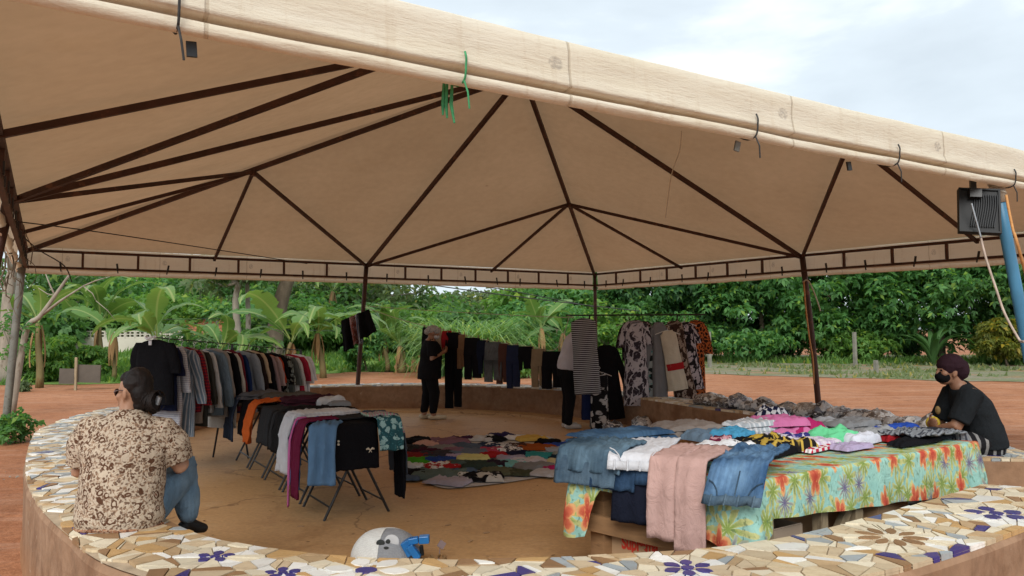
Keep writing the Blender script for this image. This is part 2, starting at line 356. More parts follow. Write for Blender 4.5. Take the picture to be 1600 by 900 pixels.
def m_verge(t, p):
    v = coord(t); a = noi(t, mapv(t, v, (.5, 1.6, 1)), .8, 6.0, .7); b = noi(t, v, 5.0, 5.0, .7)
    col = mix(t, step(t, a, .42, .58), (.215, .20, .15), (.135, .165, .075)); col = mix(t, step(t, b, .55, .68), col, (.29, .21, .14)); col = mix(t, mth(t, 'MULTIPLY', step(t, noi(t, v, .6, 5.0, .7), .52, .66), .8), col, (.33, .17, .10))
    setp(t, p, col=vary(t, col, v, 14.0, .3), rough=.95, spec=.1, nor=bump(t, b, .8, .04))
M_VERGE = mat('grey_green_verge', m_verge)

# fabrics --------------------------------------------------------
_fab = {}
def fabric(c, pat='plain', c2=(.6, .6, .6), c3=None, s=1.0, vec='UV', rough=.85):
    key = (c, pat, c2, c3, s, vec)
    if key in _fab: return _fab[key]
    def fn(t, p):
        v = coord(t, vec); ob = coord(t); r = nd(t, 'ShaderNodeObjectInfo').outputs['Random']
        v = nd(t, 'ShaderNodeVectorMath', {0: v, 1: nd(t, 'ShaderNodeCombineXYZ', {0: mth(t, 'MULTIPLY', r, 7.0), 1: mth(t, 'MULTIPLY', r, 3.0)}).outputs[0]}, operation='ADD').outputs[0] if pat not in ('tropical',) else v
        sx = nd(t, 'ShaderNodeSeparateXYZ', {0: v}); x, y, z = sx.outputs[0], sx.outputs[1], sx.outputs[2]
        col = (*c, 1); vv = mapv(t, v, (s, s, s))
        if pat == 'hstripe':
            f = mth(t, 'FRACT', mth(t, 'MULTIPLY', z if vec == 'Object' else y, 28.0 * s)); col = mix(t, step(t, f, .5, .56), c, c2)
        elif pat == 'vstripe':
            f = mth(t, 'FRACT', mth(t, 'MULTIPLY', x, 40.0 * s)); col = mix(t, step(t, f, .6, .68), c, c2)
        elif pat == 'check':
            fx = step(t, mth(t, 'FRACT', mth(t, 'MULTIPLY', x, 22.0 * s)), .5, .54); fy = step(t, mth(t, 'FRACT', mth(t, 'MULTIPLY', y, 22.0 * s)), .5, .54)
            col = mix(t, mth(t, 'MULTIPLY', mth(t, 'ADD', fx, fy), .5), c, c2)
        elif pat == 'gingham':
            ck = nd(t, 'ShaderNodeTexChecker', {'Vector': v, 'Color1': c, 'Color2': c2, 'Scale': 30.0 * s}); col = ck.outputs[0]
        elif pat in ('floral', 'leaf', 'animal'):
            d = nd(t, 'ShaderNodeVectorMath', {0: vv, 1: nd(t, 'ShaderNodeVectorMath', {0: noi(t, vv, 14.0, 2.0, .5, 0, 1), 'Scale': .08 if pat != 'animal' else .05}, operation='SCALE').outputs[0]}, operation='ADD').outputs[0]
            if pat == 'leaf': d = mapv(t, d, (1.8, .6, 1), (0, 0, .5))
            a = vor(t, d, 11.0); b = vor(t, d, 26.0)
            col = mix(t, step(t, a.outputs[0], .50, .44), c, c2); col = mix(t, step(t, b.outputs[0], .30, .24), col, c3 or c)
            if pat == 'animal':
                k = vor(t, mapv(t, d, (1, .6, 1)), 24.0, 'DISTANCE_TO_EDGE'); col = mix(t, step(t, k.outputs[0], .10, .16), c, c2)
        elif pat == 'paisley':
            w = nd(t, 'ShaderNodeVectorMath', {0: v, 1: nd(t, 'ShaderNodeVectorMath', {0: noi(t, v, 17.0, 3.0, .5, 0, 1), 'Scale': .055}, operation='SCALE').outputs[0]}, operation='ADD').outputs[0]
            a = vor(t, w, 20.0); da = a.outputs[0]; rr = nd(t, 'ShaderNodeSeparateXYZ', {0: a.outputs[1]}).outputs[0]
            big = step(t, rr, .06, .08)
            ring = mth(t, 'MULTIPLY', step(t, da, .20, .24), step(t, da, .42, .37)); core = step(t, da, .15, .11)
            b = vor(t, w, 62.0); dots = mth(t, 'MULTIPLY', step(t, b.outputs[0], .46, .40), step(t, da, .34, .40))
            e_ = vor(t, w, 34.0, 'DISTANCE_TO_EDGE'); vine = mth(t, 'MULTIPLY', step(t, e_.outputs[0], .06, .03), step(t, da, .45, .5))
            col = mix(t, mth(t, 'MULTIPLY', dots, .85), c, c2)
            col = mix(t, mth(t, 'MULTIPLY', vine, .8), col, c3)
            col = mix(t, mth(t, 'MULTIPLY', mth(t, 'MULTIPLY', ring, big), step(t, noi(t, v, 26.0), .40, .47)), col, c2)
            col = mix(t, mth(t, 'MULTIPLY', mth(t, 'MULTIPLY', core, big), step(t, noi(t, v, 40.0), .42, .5)), col, (.15, .05, .03))
        elif pat == 'denim':
            st = noi(t, mapv(t, v, (90, 9, 9)), 1.0, 3.0, .7); fade = noi(t, v, 3.2 * s, 4.0, .6)
            col = mix(t, step(t, fade, .35, .68), c, c2); col = vary(t, col, mapv(t, v, (60, 8, 1)), 1.0, .22)
        elif pat == 'tropical':
            col = (.25, .46, .41, 1)
            pale = noi(t, v, 7.0, 3.0); col = mix(t, step(t, pale, .4, .65), col, (.30, .50, .43))
            def layer(col, scale, off, rad, petals, cin, cout, sharp, thr, squash=.75):
                vv_ = mapv(t, v, (scale, scale * squash, 1), loc=off)
                vo = nd(t, 'ShaderNodeTexVoronoi', {'Vector': vv_, 'Scale': 1.0, 'Randomness': .62}, voronoi_dimensions='2D')
                dl = nd(t, 'ShaderNodeVectorMath', {0: vv_, 1: vo.outputs['Position']}, operation='SUBTRACT').outputs[0]
                sp_ = nd(t, 'ShaderNodeSeparateXYZ', {0: dl}); ang = mth(t, 'ARCTAN2', sp_.outputs[1], sp_.outputs[0])
                rc = nd(t, 'ShaderNodeSeparateXYZ', {0: vo.outputs['Color']})
                wob = mth(t, 'MULTIPLY', noi(t, v, 30.0, 2.0), 1.4)
                lobe = mth(t, 'ABSOLUTE', mth(t, 'SINE', mth(t, 'ADD', mth(t, 'ADD', mth(t, 'MULTIPLY', ang, petals / 2), mth(t, 'MULTIPLY', rc.outputs[0], 6.0)), wob)))
                lim = mth(t, 'MULTIPLY', mth(t, 'ADD', 1 - sharp, mth(t, 'MULTIPLY', lobe, sharp)), rad)
                q = mth(t, 'DIVIDE', vo.outputs['Distance'], lim)
                on = mth(t, 'MULTIPLY', step(t, q, 1.0, .93), step(t, rc.outputs[1], thr, thr + .01))
                tone = mix(t, step(t, mth(t, 'ADD', q, mth(t, 'MULTIPLY', noi(t, v, 55.0, 3.0), .5)), .45, 1.15), cin, cout)
                return mix(t, on, col, tone), on, q
            col, o1, q1 = layer(col, 7.6, (.3, .7, 0), .70, 9.0, (.20, .27, .07), (.48, .48, .22), .80, .16)
            dk = mth(t, 'MULTIPLY', step(t, noi(t, mapv(t, v, (60, 20, 1), (0, 0, .35)), 1.0, 2.0), .58, .64), .55); col = mix(t, dk, col, (.075, .13, .075))
            col, o2, q2 = layer(col, 6.6, (2.2, 5.1, 0), .46, 12.0, (.12, .10, .19), (.36, .40, .30), .9, .55)
            col, o3, q3 = layer(col, 6.3, (4.6, .4, 0), .38, 5.0, (.40, .06, .04), (.54, .16, .08), .45, .34, .52)
            col = mix(t, mth(t, 'MULTIPLY', mth(t, 'MULTIPLY', o3, step(t, q3, .70, .85)), .6), col, (.62, .42, .18))
            pet = mth(t, 'MULTIPLY', o3, step(t, noi(t, mapv(t, v, (70, 24, 1)), 1.0, 2.0), .60, .66)); col = mix(t, mth(t, 'MULTIPLY', pet, .5), col, (.68, .36, .11))
        col = vary(t, col, ob, 7.0, .10)
        wr = noi(t, mapv(t, ob, (1, 1.7, .8), (0, 0, .5)), 13.0, 5.0, .62, 1.2); wv = noi(t, v, 420.0, 1.0)
        setp(t, p, col=col, rough=rough, spec=.05, sheen=.0, nor=bump(t, mth(t, 'ADD', wr, mth(t, 'MULTIPLY', wv, .06)), .6, .025))
    _fab[key] = mat(pat + '_fabric', fn)
    return _fab[key]
PAL = dict(black=(.008, .008, .010), charcoal=(.028, .029, .032), navy=(.012, .016, .042), grey=(.20, .205, .215), lgrey=(.48, .49, .51), white=(.68, .69, .72), cream=(.60, .54, .43), beige=(.44, .34, .235),
           taupe=(.24, .205, .185), brown=(.075, .042, .028), olive=(.10, .105, .065), dgreen=(.035, .055, .048), green=(.055, .27, .022), mint=(.13, .52, .26), teal=(.035, .24, .25), aqua=(.17, .42, .43), sky=(.15, .33, .52),
           blue=(.022, .055, .24), royal=(.022, .065, .33), slate=(.075, .105, .155), steel=(.13, .19, .26), denim=(.045, .098, .19), dkdenim=(.02, .035, .075), ltdenim=(.10, .19, .31), red=(.32, .018, .022), dred=(.11, .012, .020), maroon=(.13, .014, .042),
           magenta=(.38, .022, .12), pink=(.55, .16, .34), palepink=(.50, .32, .285), lilac=(.36, .30, .44), mauve=(.20, .11, .155), plum=(.05, .02, .05), orange=(.48, .10, .022), rust=(.29, .075, .018), yellow=(.55, .37, .09), pyellow=(.56, .55, .24))
def fab(k): return fabric(PAL[k]) if isinstance(k, str) else fabric(*k[:1] if not isinstance(k[0], str) else (PAL[k[0]],), *k[1:])
DEN = lambda k, k2: (PAL[k], 'denim', PAL[k2])
SKIN = simple('brown_skin', (.30, .155, .095), .5, .4, 30.0, .12, .1, .002)
SKIN2 = simple('tan_skin', (.36, .19, .115), .5, .4, 30.0, .12, .1, .002)
HAIR = simple('dark_brown_hair', (.011, .007, .006), .6, .25, 60.0, .6, 1.0, .006, stretch=(1, 1, .15))
# ---------------------------------------------------------------- the setting: ground sheets
TS = 0.95                                          # tent size (about the eye point) and its plan
def tp(x, y, z): return Vector((x * TS, y * TS, EYE + (z - EYE) * TS))
G0 = -0.12
def sheet(name, outline, z, m, amp=0.0, n=None):
    mb = MB(); P = [(x, y, z) for x, y in outline]
    c = np.mean(np.array(outline), axis=0)
    rings = 14; k = len(P); G = []
    for j in range(rings + 1):
        f = max(j / rings, .001)
        G.append([(c[0] + (x - c[0]) * f, c[1] + (y - c[1]) * f, z + amp * N3((c[0] + (x - c[0]) * f, c[1] + (y - c[1]) * f, 0), .8)) for x, y in outline])
    mb.grid(G, closed=True); o = mb.build(name, m, smooth=True); return o
mb = MB(); xs = np.concatenate([-np.geomspace(400, 14, 18), np.linspace(-13, 13, 80), np.geomspace(14, 400, 18)]); ys = np.concatenate([[-30, -15, -6], np.linspace(-3, 34, 110), np.geomspace(36, 700, 20)])
G = [[(x_, y_, G0 + .022 * N3((x_, y_, 0), 1.1) + .012 * N3((x_, y_, 4), 4.0) if abs(x_) < 14 and y_ < 16.5 else G0) for x_ in xs] for y_ in ys]
tag(mb.grid(G).build('ground', M_DIRT, smooth=True), kind='structure')

# the ring bench (one continuous wall with an entrance gap at the right)
INN = [(3.04, 4.96), (2.14, 4.29), (1.59, 3.91), (1.02, 3.60), (.25, 3.45), (-.29, 3.42), (-.80, 3.48), (-1.37, 3.72), (-1.75, 4.03), (-2.45, 4.85), (-3.25, 6.0), (-4.31, 7.80), (-4.70, 8.65), (-4.97, 10.05),
       (-4.95, 11.4), (-4.62, 12.9), (-3.80, 14.1), (-2.70, 14.50), (-1.19, 14.38), (.45, 13.5), (1.55, 12.1), (2.12, 10.95), (2.50, 9.95), (2.85, 9.3), (3.55, 7.95), (3.74, 7.1), (3.63, 5.92)]
IN_ = crom(INN, 12); d = np.linalg.norm(np.diff(IN_, axis=0), axis=1); S_ = np.concatenate([[0], np.cumsum(d)])
NS = 300; ss = np.linspace(0, S_[-1], NS); IN_ = np.stack([np.interp(ss, S_, IN_[:, k]) for k in (0, 1)], 1)
for _ in range(4): IN_[1:-1] = (IN_[:-2] + 2 * IN_[1:-1] + IN_[2:]) / 4
TG = np.gradient(IN_, axis=0); TG /= np.linalg.norm(TG, axis=1)[:, None]
NR = np.stack([-TG[:, 1], TG[:, 0]], 1)
cen = np.array([-.8, 9.0]); sg = np.sign(np.sum(NR * (IN_ - cen), 1)); NR *= sg[:, None]
for _ in range(6): NR[1:-1] = (NR[:-2] + 2 * NR[1:-1] + NR[2:]) / 4
NR /= np.linalg.norm(NR, axis=1)[:, None]
NR[:6] = np.array([.86, -.51]) * np.linspace(1, 0, 6)[:, None] + NR[:6] * np.linspace(0, 1, 6)[:, None]; NR /= np.linalg.norm(NR, axis=1)[:, None]
WID = np.interp(ss, [0, 4.2, 5.6, 8, 12, 40], [.60, .57, .47, .50, .55, .52])
BT = 0.47
def strip(s, w, z): # point of the bench top: s along the ring, w from inner edge (0) to outer edge (1)
    i = np.clip(s / ss[-1] * (NS - 1), 0, NS - 1.001); k = int(i); f = i - k
    p = IN_[k] * (1 - f) + IN_[k + 1] * f; n = NR[k] * (1 - f) + NR[k + 1] * f; wd_ = WID[k] * (1 - f) + WID[k + 1] * f
    q = p + n * wd_ * w; return (q[0], q[1], z)
bench = thing('curved_bench', 'low curved plastered bench wall topped with broken tile mosaic, ringing the floor under the tent', 'bench wall', (-.8, 9, 0))
prof = [(.02, -.02), (.0, .03), (0, .30), (-.004, .44), (.02, BT), (.98, BT), (1.008, .44), (1.0, .28), (1.0, -.04), (1.03, -.17)]
prof = [(w, z + (.0 if z > .2 else 0)) for w, z in prof]
mb = MB(); G = []
for i, s in enumerate(ss):
    row = []
    for w, z in prof:
        q = np.array(strip(s, w, z)); k = .012 * N3(q, 2.2, 1); q[:2] += NR[i] * (k if 0 < z < .46 else k * .4); row.append(q)
    G.append(row)
mb.grid(G); m_ = len(prof)
mb.F += [tuple(range(m_)), tuple((NS - 1) * m_ + k for k in range(m_ - 1, -1, -1))]; mb.M += [0, 0]
mb.build('wall', [M_PLASTER], bench, smooth=False)
# floor inside the ring
fl = [tuple(IN_[i] - NR[i] * (-.05)) for i in range(0, NS, 3)] + [tuple(IN_[-1])]
fl += [(4.1, 5.95), (4.6, 5.7), (4.5, 5.0), (3.6, 4.7)]
tag(sheet('floor', fl, 0.0, M_FLOOR, .004), kind='structure')
# the low ledge at the foot of the far wall
mb = MB(); i0, i1 = int(NS * .53), int(NS * .80); G = []
for i in range(i0, i1):
    o_ = .38 + .06 * N3((ss[i], 0, 0), .6)
    G.append([(IN_[i][0] - NR[i][0] * a, IN_[i][1] - NR[i][1] * a, z) for a, z in ((-.02, .045), (o_ - .02, .04), (o_, .0))])
tag(mb.grid(G).build('floor_ledge', M_FLOOR), kind='structure')

# mosaic ---------------------------------------------------------
def sw_of(px, py):          # (s, metres across) of a photo pixel on the bench top
    p = WZ(px, py, .5); q = np.array([p.x, p.y]); j = int(np.argmin(np.sum((IN_ - q) ** 2, 1)))
    best = None
    for k in range(max(0, j - 6), min(NS, j + 7)):
        w = float(np.dot(q - IN_[k], NR[k])); e_ = np.linalg.norm(IN_[k] + NR[k] * w - q)
        if best is None or e_ < best[0]: best = (e_, ss[k], w)
    return best[1], best[2]
rg = random.Random(11)
flowers = []
for px, py, kind, R, npet in ((1062, 885, 'navy', .105, 6), (1556, 800, 'navy', .15, 5), (1386, 838, 'brown', .16, 9), (342, 868, 'navy', .08, 5), (590, 889, 'white', .17, 6), (450, 893, 'navy', .07, 5)):
    s, w = sw_of(px, py); flowers.append((s, w, kind, R, npet))
seeds = []; Ltot = ss[-1]; grid_ = {}
def try_seed(s, w, r):
    for (a, b, c) in grid_.get((int(s / .4)), []) + grid_.get(int(s / .4) - 1, []) + grid_.get(int(s / .4) + 1, []):
        if (a - s) ** 2 + (b - w) ** 2 < (min(r, c) * .5 + max(r, c) * .5) ** 2: return
    seeds.append((s, w)); grid_.setdefault(int(s / .4), []).append((s, w, r))
for (s, w, kind, R, npet) in flowers:
    for ring, nn in ((R * 1.25, 2 * npet),):
        for k in range(nn): seeds.append((s + ring * cos(2 * pi * k / nn + .3), w + ring * sin(2 * pi * k / nn + .3))); grid_.setdefault(int(seeds[-1][0] / .4), []).append((*seeds[-1], .07))
for _ in range(26000):
    s = rg.uniform(0, Ltot); w = rg.uniform(0.0, .58); r = rg.choice((.075, .10, .14, .18, .23)) * (1.0 if s < 16 else 1.35)
    if any((a - s) ** 2 + (b - w) ** 2 < (R * 1.28) ** 2 for a, b, _k, R, _n in flowers): continue
    try_seed(s, w, r)
SD = np.array(seeds)
def clip_poly(poly, nx, ny, d_):
    out = []; m = len(poly)
    for i in range(m):
        a, b = poly[i], poly[(i + 1) % m]; da = a[0] * nx + a[1] * ny - d_; db = b[0] * nx + b[1] * ny - d_
        if da <= 0: out.append(a)
        if (da < 0) != (db < 0) and abs(da - db) > 1e-12:
            f = da / (da - db); out.append((a[0] + (b[0] - a[0]) * f, a[1] + (b[1] - a[1]) * f))
    return out
tiles = []                                         # (weight, polygon in (s, metres), colour key, height)
near_c = ['cream'] * 26 + ['beige'] * 18 + ['stone'] * 10 + ['white'] * 18 + ['grey'] * 16 + ['brown'] * 6 + ['ochre'] * 11 + ['navy'] * 8 + ['tan'] * 7
left_c = ['tan'] * 14 + ['beige'] * 14 + ['cream'] * 12 + ['white'] * 18 + ['grey'] * 22 + ['brown'] * 5 + ['ochre'] * 4 + ['navy'] * 1 + ['stone'] * 6
warm_c = ['ochre'] * 16 + ['beige'] * 18 + ['tan'] * 16 + ['cream'] * 14 + ['white'] * 15 + ['brown'] * 10 + ['stone'] * 8 + ['navy'] * 6 + ['grey'] * 2
far_c = ['grey'] * 26 + ['white'] * 18 + ['cream'] * 18 + ['beige'] * 16 + ['tan'] * 5 + ['navy'] * 2
for i, (s, w) in enumerate(seeds):
    k = int(np.interp(s, ss, np.arange(NS))); wd_ = WID[k]
    if w > wd_ - .005: continue
    poly = [(max(s - .3, 0), .004), (min(s + .3, Ltot), .004), (min(s + .3, Ltot), wd_ - .008), (max(s - .3, 0), wd_ - .008)]
    dd = np.sum((SD - SD[i]) ** 2, 1); nb = np.argsort(dd)[1:20]
    for j in nb:
        if dd[j] < 1e-8: continue
        dx, dy = SD[j][0] - s, SD[j][1] - w; L = sqrt(dx * dx + dy * dy)
        poly = clip_poly(poly, dx / L, dy / L, (s * dx + w * dy) / L + L / 2 - .0035)
        if len(poly) < 3: break
    if len(poly) < 3: continue
    q = strip(s, w / wd_, .5); dist = sqrt(q[0] ** 2 + q[1] ** 2 + 1)
    A = abs(sum(poly[a][0] * poly[(a + 1) % len(poly)][1] - poly[(a + 1) % len(poly)][0] * poly[a][1] for a in range(len(poly)))) / 2
    if A < 3e-4: continue
    inview = 1 if (abs(q[0]) / max(q[1], .1) < .72 and q[1] > 2.9) else .02
    pool = near_c if s < 3.5 else (warm_c if s < 6.3 else (left_c if s < 8.6 else far_c))
    key = rg.choice(pool); 
    if key == 'navy' and A > .016: key = rg.choice(('cream', 'beige', 'stone'))
    nearf = [f for f in flowers if (f[0] - s) ** 2 + (f[1] - w) ** 2 < (f[3] * 1.4) ** 2]
    if nearf: key = rg.choice(('cream', 'white', 'beige', 'ochre' if nearf[0][2] == 'white' else 'cream'))
    parts_ = [poly]
    for _k in range(3):
        nxt = []
        for pl in parts_:
            P2 = np.array(pl); a2 = abs(sum(pl[a][0] * pl[(a + 1) % len(pl)][1] - pl[(a + 1) % len(pl)][0] * pl[a][1] for a in range(len(pl)))) / 2
            if a2 > .0065 and rg.random() < .66:
                an = rg.uniform(0, pi); cx0 = P2.mean(0) + np.array([rg.uniform(-.25, .25), rg.uniform(-.25, .25)]) * sqrt(a2); nx, ny = cos(an), sin(an); d0 = cx0[0] * nx + cx0[1] * ny
                for sg_ in (1, -1):
                    h = clip_poly(pl, nx * sg_, ny * sg_, d0 * sg_ - .003)
                    if len(h) > 2: nxt.append(h)
            else: nxt.append(pl)
        parts_ = nxt
    for pl in parts_:
        a2 = abs(sum(pl[a][0] * pl[(a + 1) % len(pl)][1] - pl[(a + 1) % len(pl)][0] * pl[a][1] for a in range(len(pl)))) / 2
        if a2 < 2.5e-4: continue
        k2 = key
        if len(parts_) > 1 and not nearf: k2 = rg.choice(pool)
        if k2 == 'navy' and a2 > .010: k2 = rg.choice(('cream', 'beige', 'stone'))
        tiles.append((a2 / dist ** 3 * inview, pl, k2, .018 + rg.uniform(0, .006)))
for (s, w, kind, R, npet) in flowers:
    cc = {'navy': ('navy', 'navy'), 'brown': ('brown', 'cream'), 'white': ('navy', 'white')}[kind]
    for a in range(npet + 1):
        if a == npet: poly = [(s + R * .26 * cos(q), w + R * .24 * sin(q)) for q in np.linspace(0, 2 * pi, 11)[:-1]]; key = cc[0] if kind != 'brown' else 'cream'
        else:
            an = 2 * pi * a / npet + (.2 if kind != 'white' else 0); poly = []
            hk = 6 / npet
            for u, h in ((.32, 0), (.5, .14 * hk), (.72, .19 * hk), (.9, .12 * hk), (1.02, 0), (.9, -.12 * hk), (.72, -.19 * hk), (.5, -.14 * hk)):
                poly.append((s + R * (u * cos(an) - h * sin(an) * 1.25), w + R * (u * sin(an) + h * cos(an) * 1.25)))
            key = cc[1] if kind == 'white' else cc[0]
        poly = [(min(max(a_, .01), Ltot), min(max(b_, .006), .6)) for a_, b_ in poly]
        q = strip(s, w / .55, .5); dist = sqrt(q[0] ** 2 + q[1] ** 2 + 1)
        tiles.append((.02 / dist ** 3, poly, key, .0255))
    n_ = npet * 2                                  # little fillers between the petals
    for a in range(npet):
        an = 2 * pi * (a + .5) / npet + (.2 if kind != 'white' else 0); r0 = R * .62; h = R * .2
        poly = [(s + r0 * cos(an) + h * cos(q) * .9, w + r0 * sin(an) + h * sin(q)) for q in (an, an + 2.2, an - 2.2)]
        tiles.append((.004, poly, rg.choice(('cream', 'white', 'beige')), .02))
tiles.sort(key=lambda a: -a[0])
TK = list(TILES)
def tile_geo(mb, poly, h, mi):
    c = np.mean(poly, axis=0); tl = (rg.uniform(-.012, .012), rg.uniform(-.012, .012)); top = []; bot = []
    for a, b in poly:
        kk = int(np.interp(a, ss, np.arange(NS))); wn = b / WID[kk]
        dz = (a - c[0]) * tl[0] + (b - c[1]) * tl[1]
        top.append(strip(a, wn, BT + h + dz)); bot.append(strip(a, wn, BT - .004))
    m = len(poly); P3 = np.array(top)
    ar = sum(P3[i][0] * P3[(i + 1) % m][1] - P3[(i + 1) % m][0] * P3[i][1] for i in range(m))
    if ar < 0: top.reverse(); bot.reverse()
    mb.add(top + bot, [tuple(range(m))] + [(i, i + m, (i + 1) % m + m, (i + 1) % m) for i in range(m)], None, mi)
rest = MB()
for n_, (wt, poly, key, h) in enumerate(tiles):
    if n_ < 296:
        mb = MB(); tile_geo(mb, poly, h, 0); mb.build('tile', TILES[key], bench)
    else: tile_geo(rest, poly, h, TK.index(key))
tag(rest.build('mosaic', [TILES[k] for k in TK], bench), kind='stuff')
mb = MB(); mb.grid([[strip(s, .012, BT + .009), strip(s, .988, BT + .009)] for s in ss]); mb.build('grout', M_GROUT, bench)

# ---------------------------------------------------------------- tent
TH = 2.87
FLc, FRc, RLc, RRc = [tp(x, y, TH) for x, y in ((-1.69, 2.14), (8.31, 8.34), (-7.96, 12.26), (2.03, 18.46))]
APX = tp(.17, 10.3, 5.10); mid_ = lambda a, b, f=.5: a + (b - a) * f
tent = thing('canopy_tent', 'large cream canvas canopy tent on rusty brown steel poles and rafters', 'tent', (APX.x, APX.y, 0))
FLc.z -= .125; FRc.z -= .125                        # the front side stands a little lower
corners = [FLc, FRc, RRc, RLc]
UPZ = Vector((0, 0, .055))
mb = MB()
for a, b in ((FLc, FRc), (FRc, RRc), (RRc, RLc), (RLc, FLc)):
    n1_, n2_ = 28, 14; G = []
    for j in range(n2_ + 1):
        f = j / n2_; row = []
        for i in range(n1_ + 1):
            base = a + (b - a) * (i / n1_); q = base + (APX - base) * f + UPZ
            u = i / n1_; sag = .035 * abs(sin(u * pi * 4)) * (1 - f) * min(f * 6, 1) + .02 * N3(q, .9, 3)
            q = q - Vector((0, 0, sag)) * (0 if f in (0, 1) else 1) * .8; row.append(q)
        G.append(row)
    mb.grid(G)
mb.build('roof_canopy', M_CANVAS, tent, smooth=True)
def beam(name, a, b, w=.055, h=.055, m=None, lab=None):
    mb = MB(); mb.bar(a, b, w, h); o = mb.build(name, m or M_STEEL, tent)
    if lab: o['label'] = lab
    return o
mids = [mid_(FLc, FRc), mid_(FRc, RRc), mid_(RRc, RLc), mid_(RLc, FLc)]
DZ = Vector((0, 0, -.03))
hubs = []
for i, c in enumerate(corners):
    hub = mid_(c, APX) + Vector((0, 0, -.015)); hubs.append(hub)
    beam('rafter', c + DZ, APX + DZ, .055, .06)
    nx, pv = corners[(i + 1) % 4], corners[(i - 1) % 4]
    for o_ in (nx, pv):
        beam('rafter', hub + DZ * 1.4, mid_(c, o_) + DZ, .042, .05)
        beam('rafter', hub + DZ * 1.4, mid_(c, o_, .25) + DZ, .04, .045)
for m in mids: beam('rafter', m + DZ, APX + DZ, .05, .06)
for h in hubs:
    mb = MB(); mb.tube([h + Vector((0, 0, -.10)), h + Vector((0, 0, -.03))], .05, 8); mb.build('hub_plate', M_STEEL, tent)
mb = MB(); mb.tube([APX + Vector((0, 0, -.16)), APX + Vector((0, 0, 0))], .09, 10); mb.build('hub_plate', M_STEEL, tent)
LR = .255
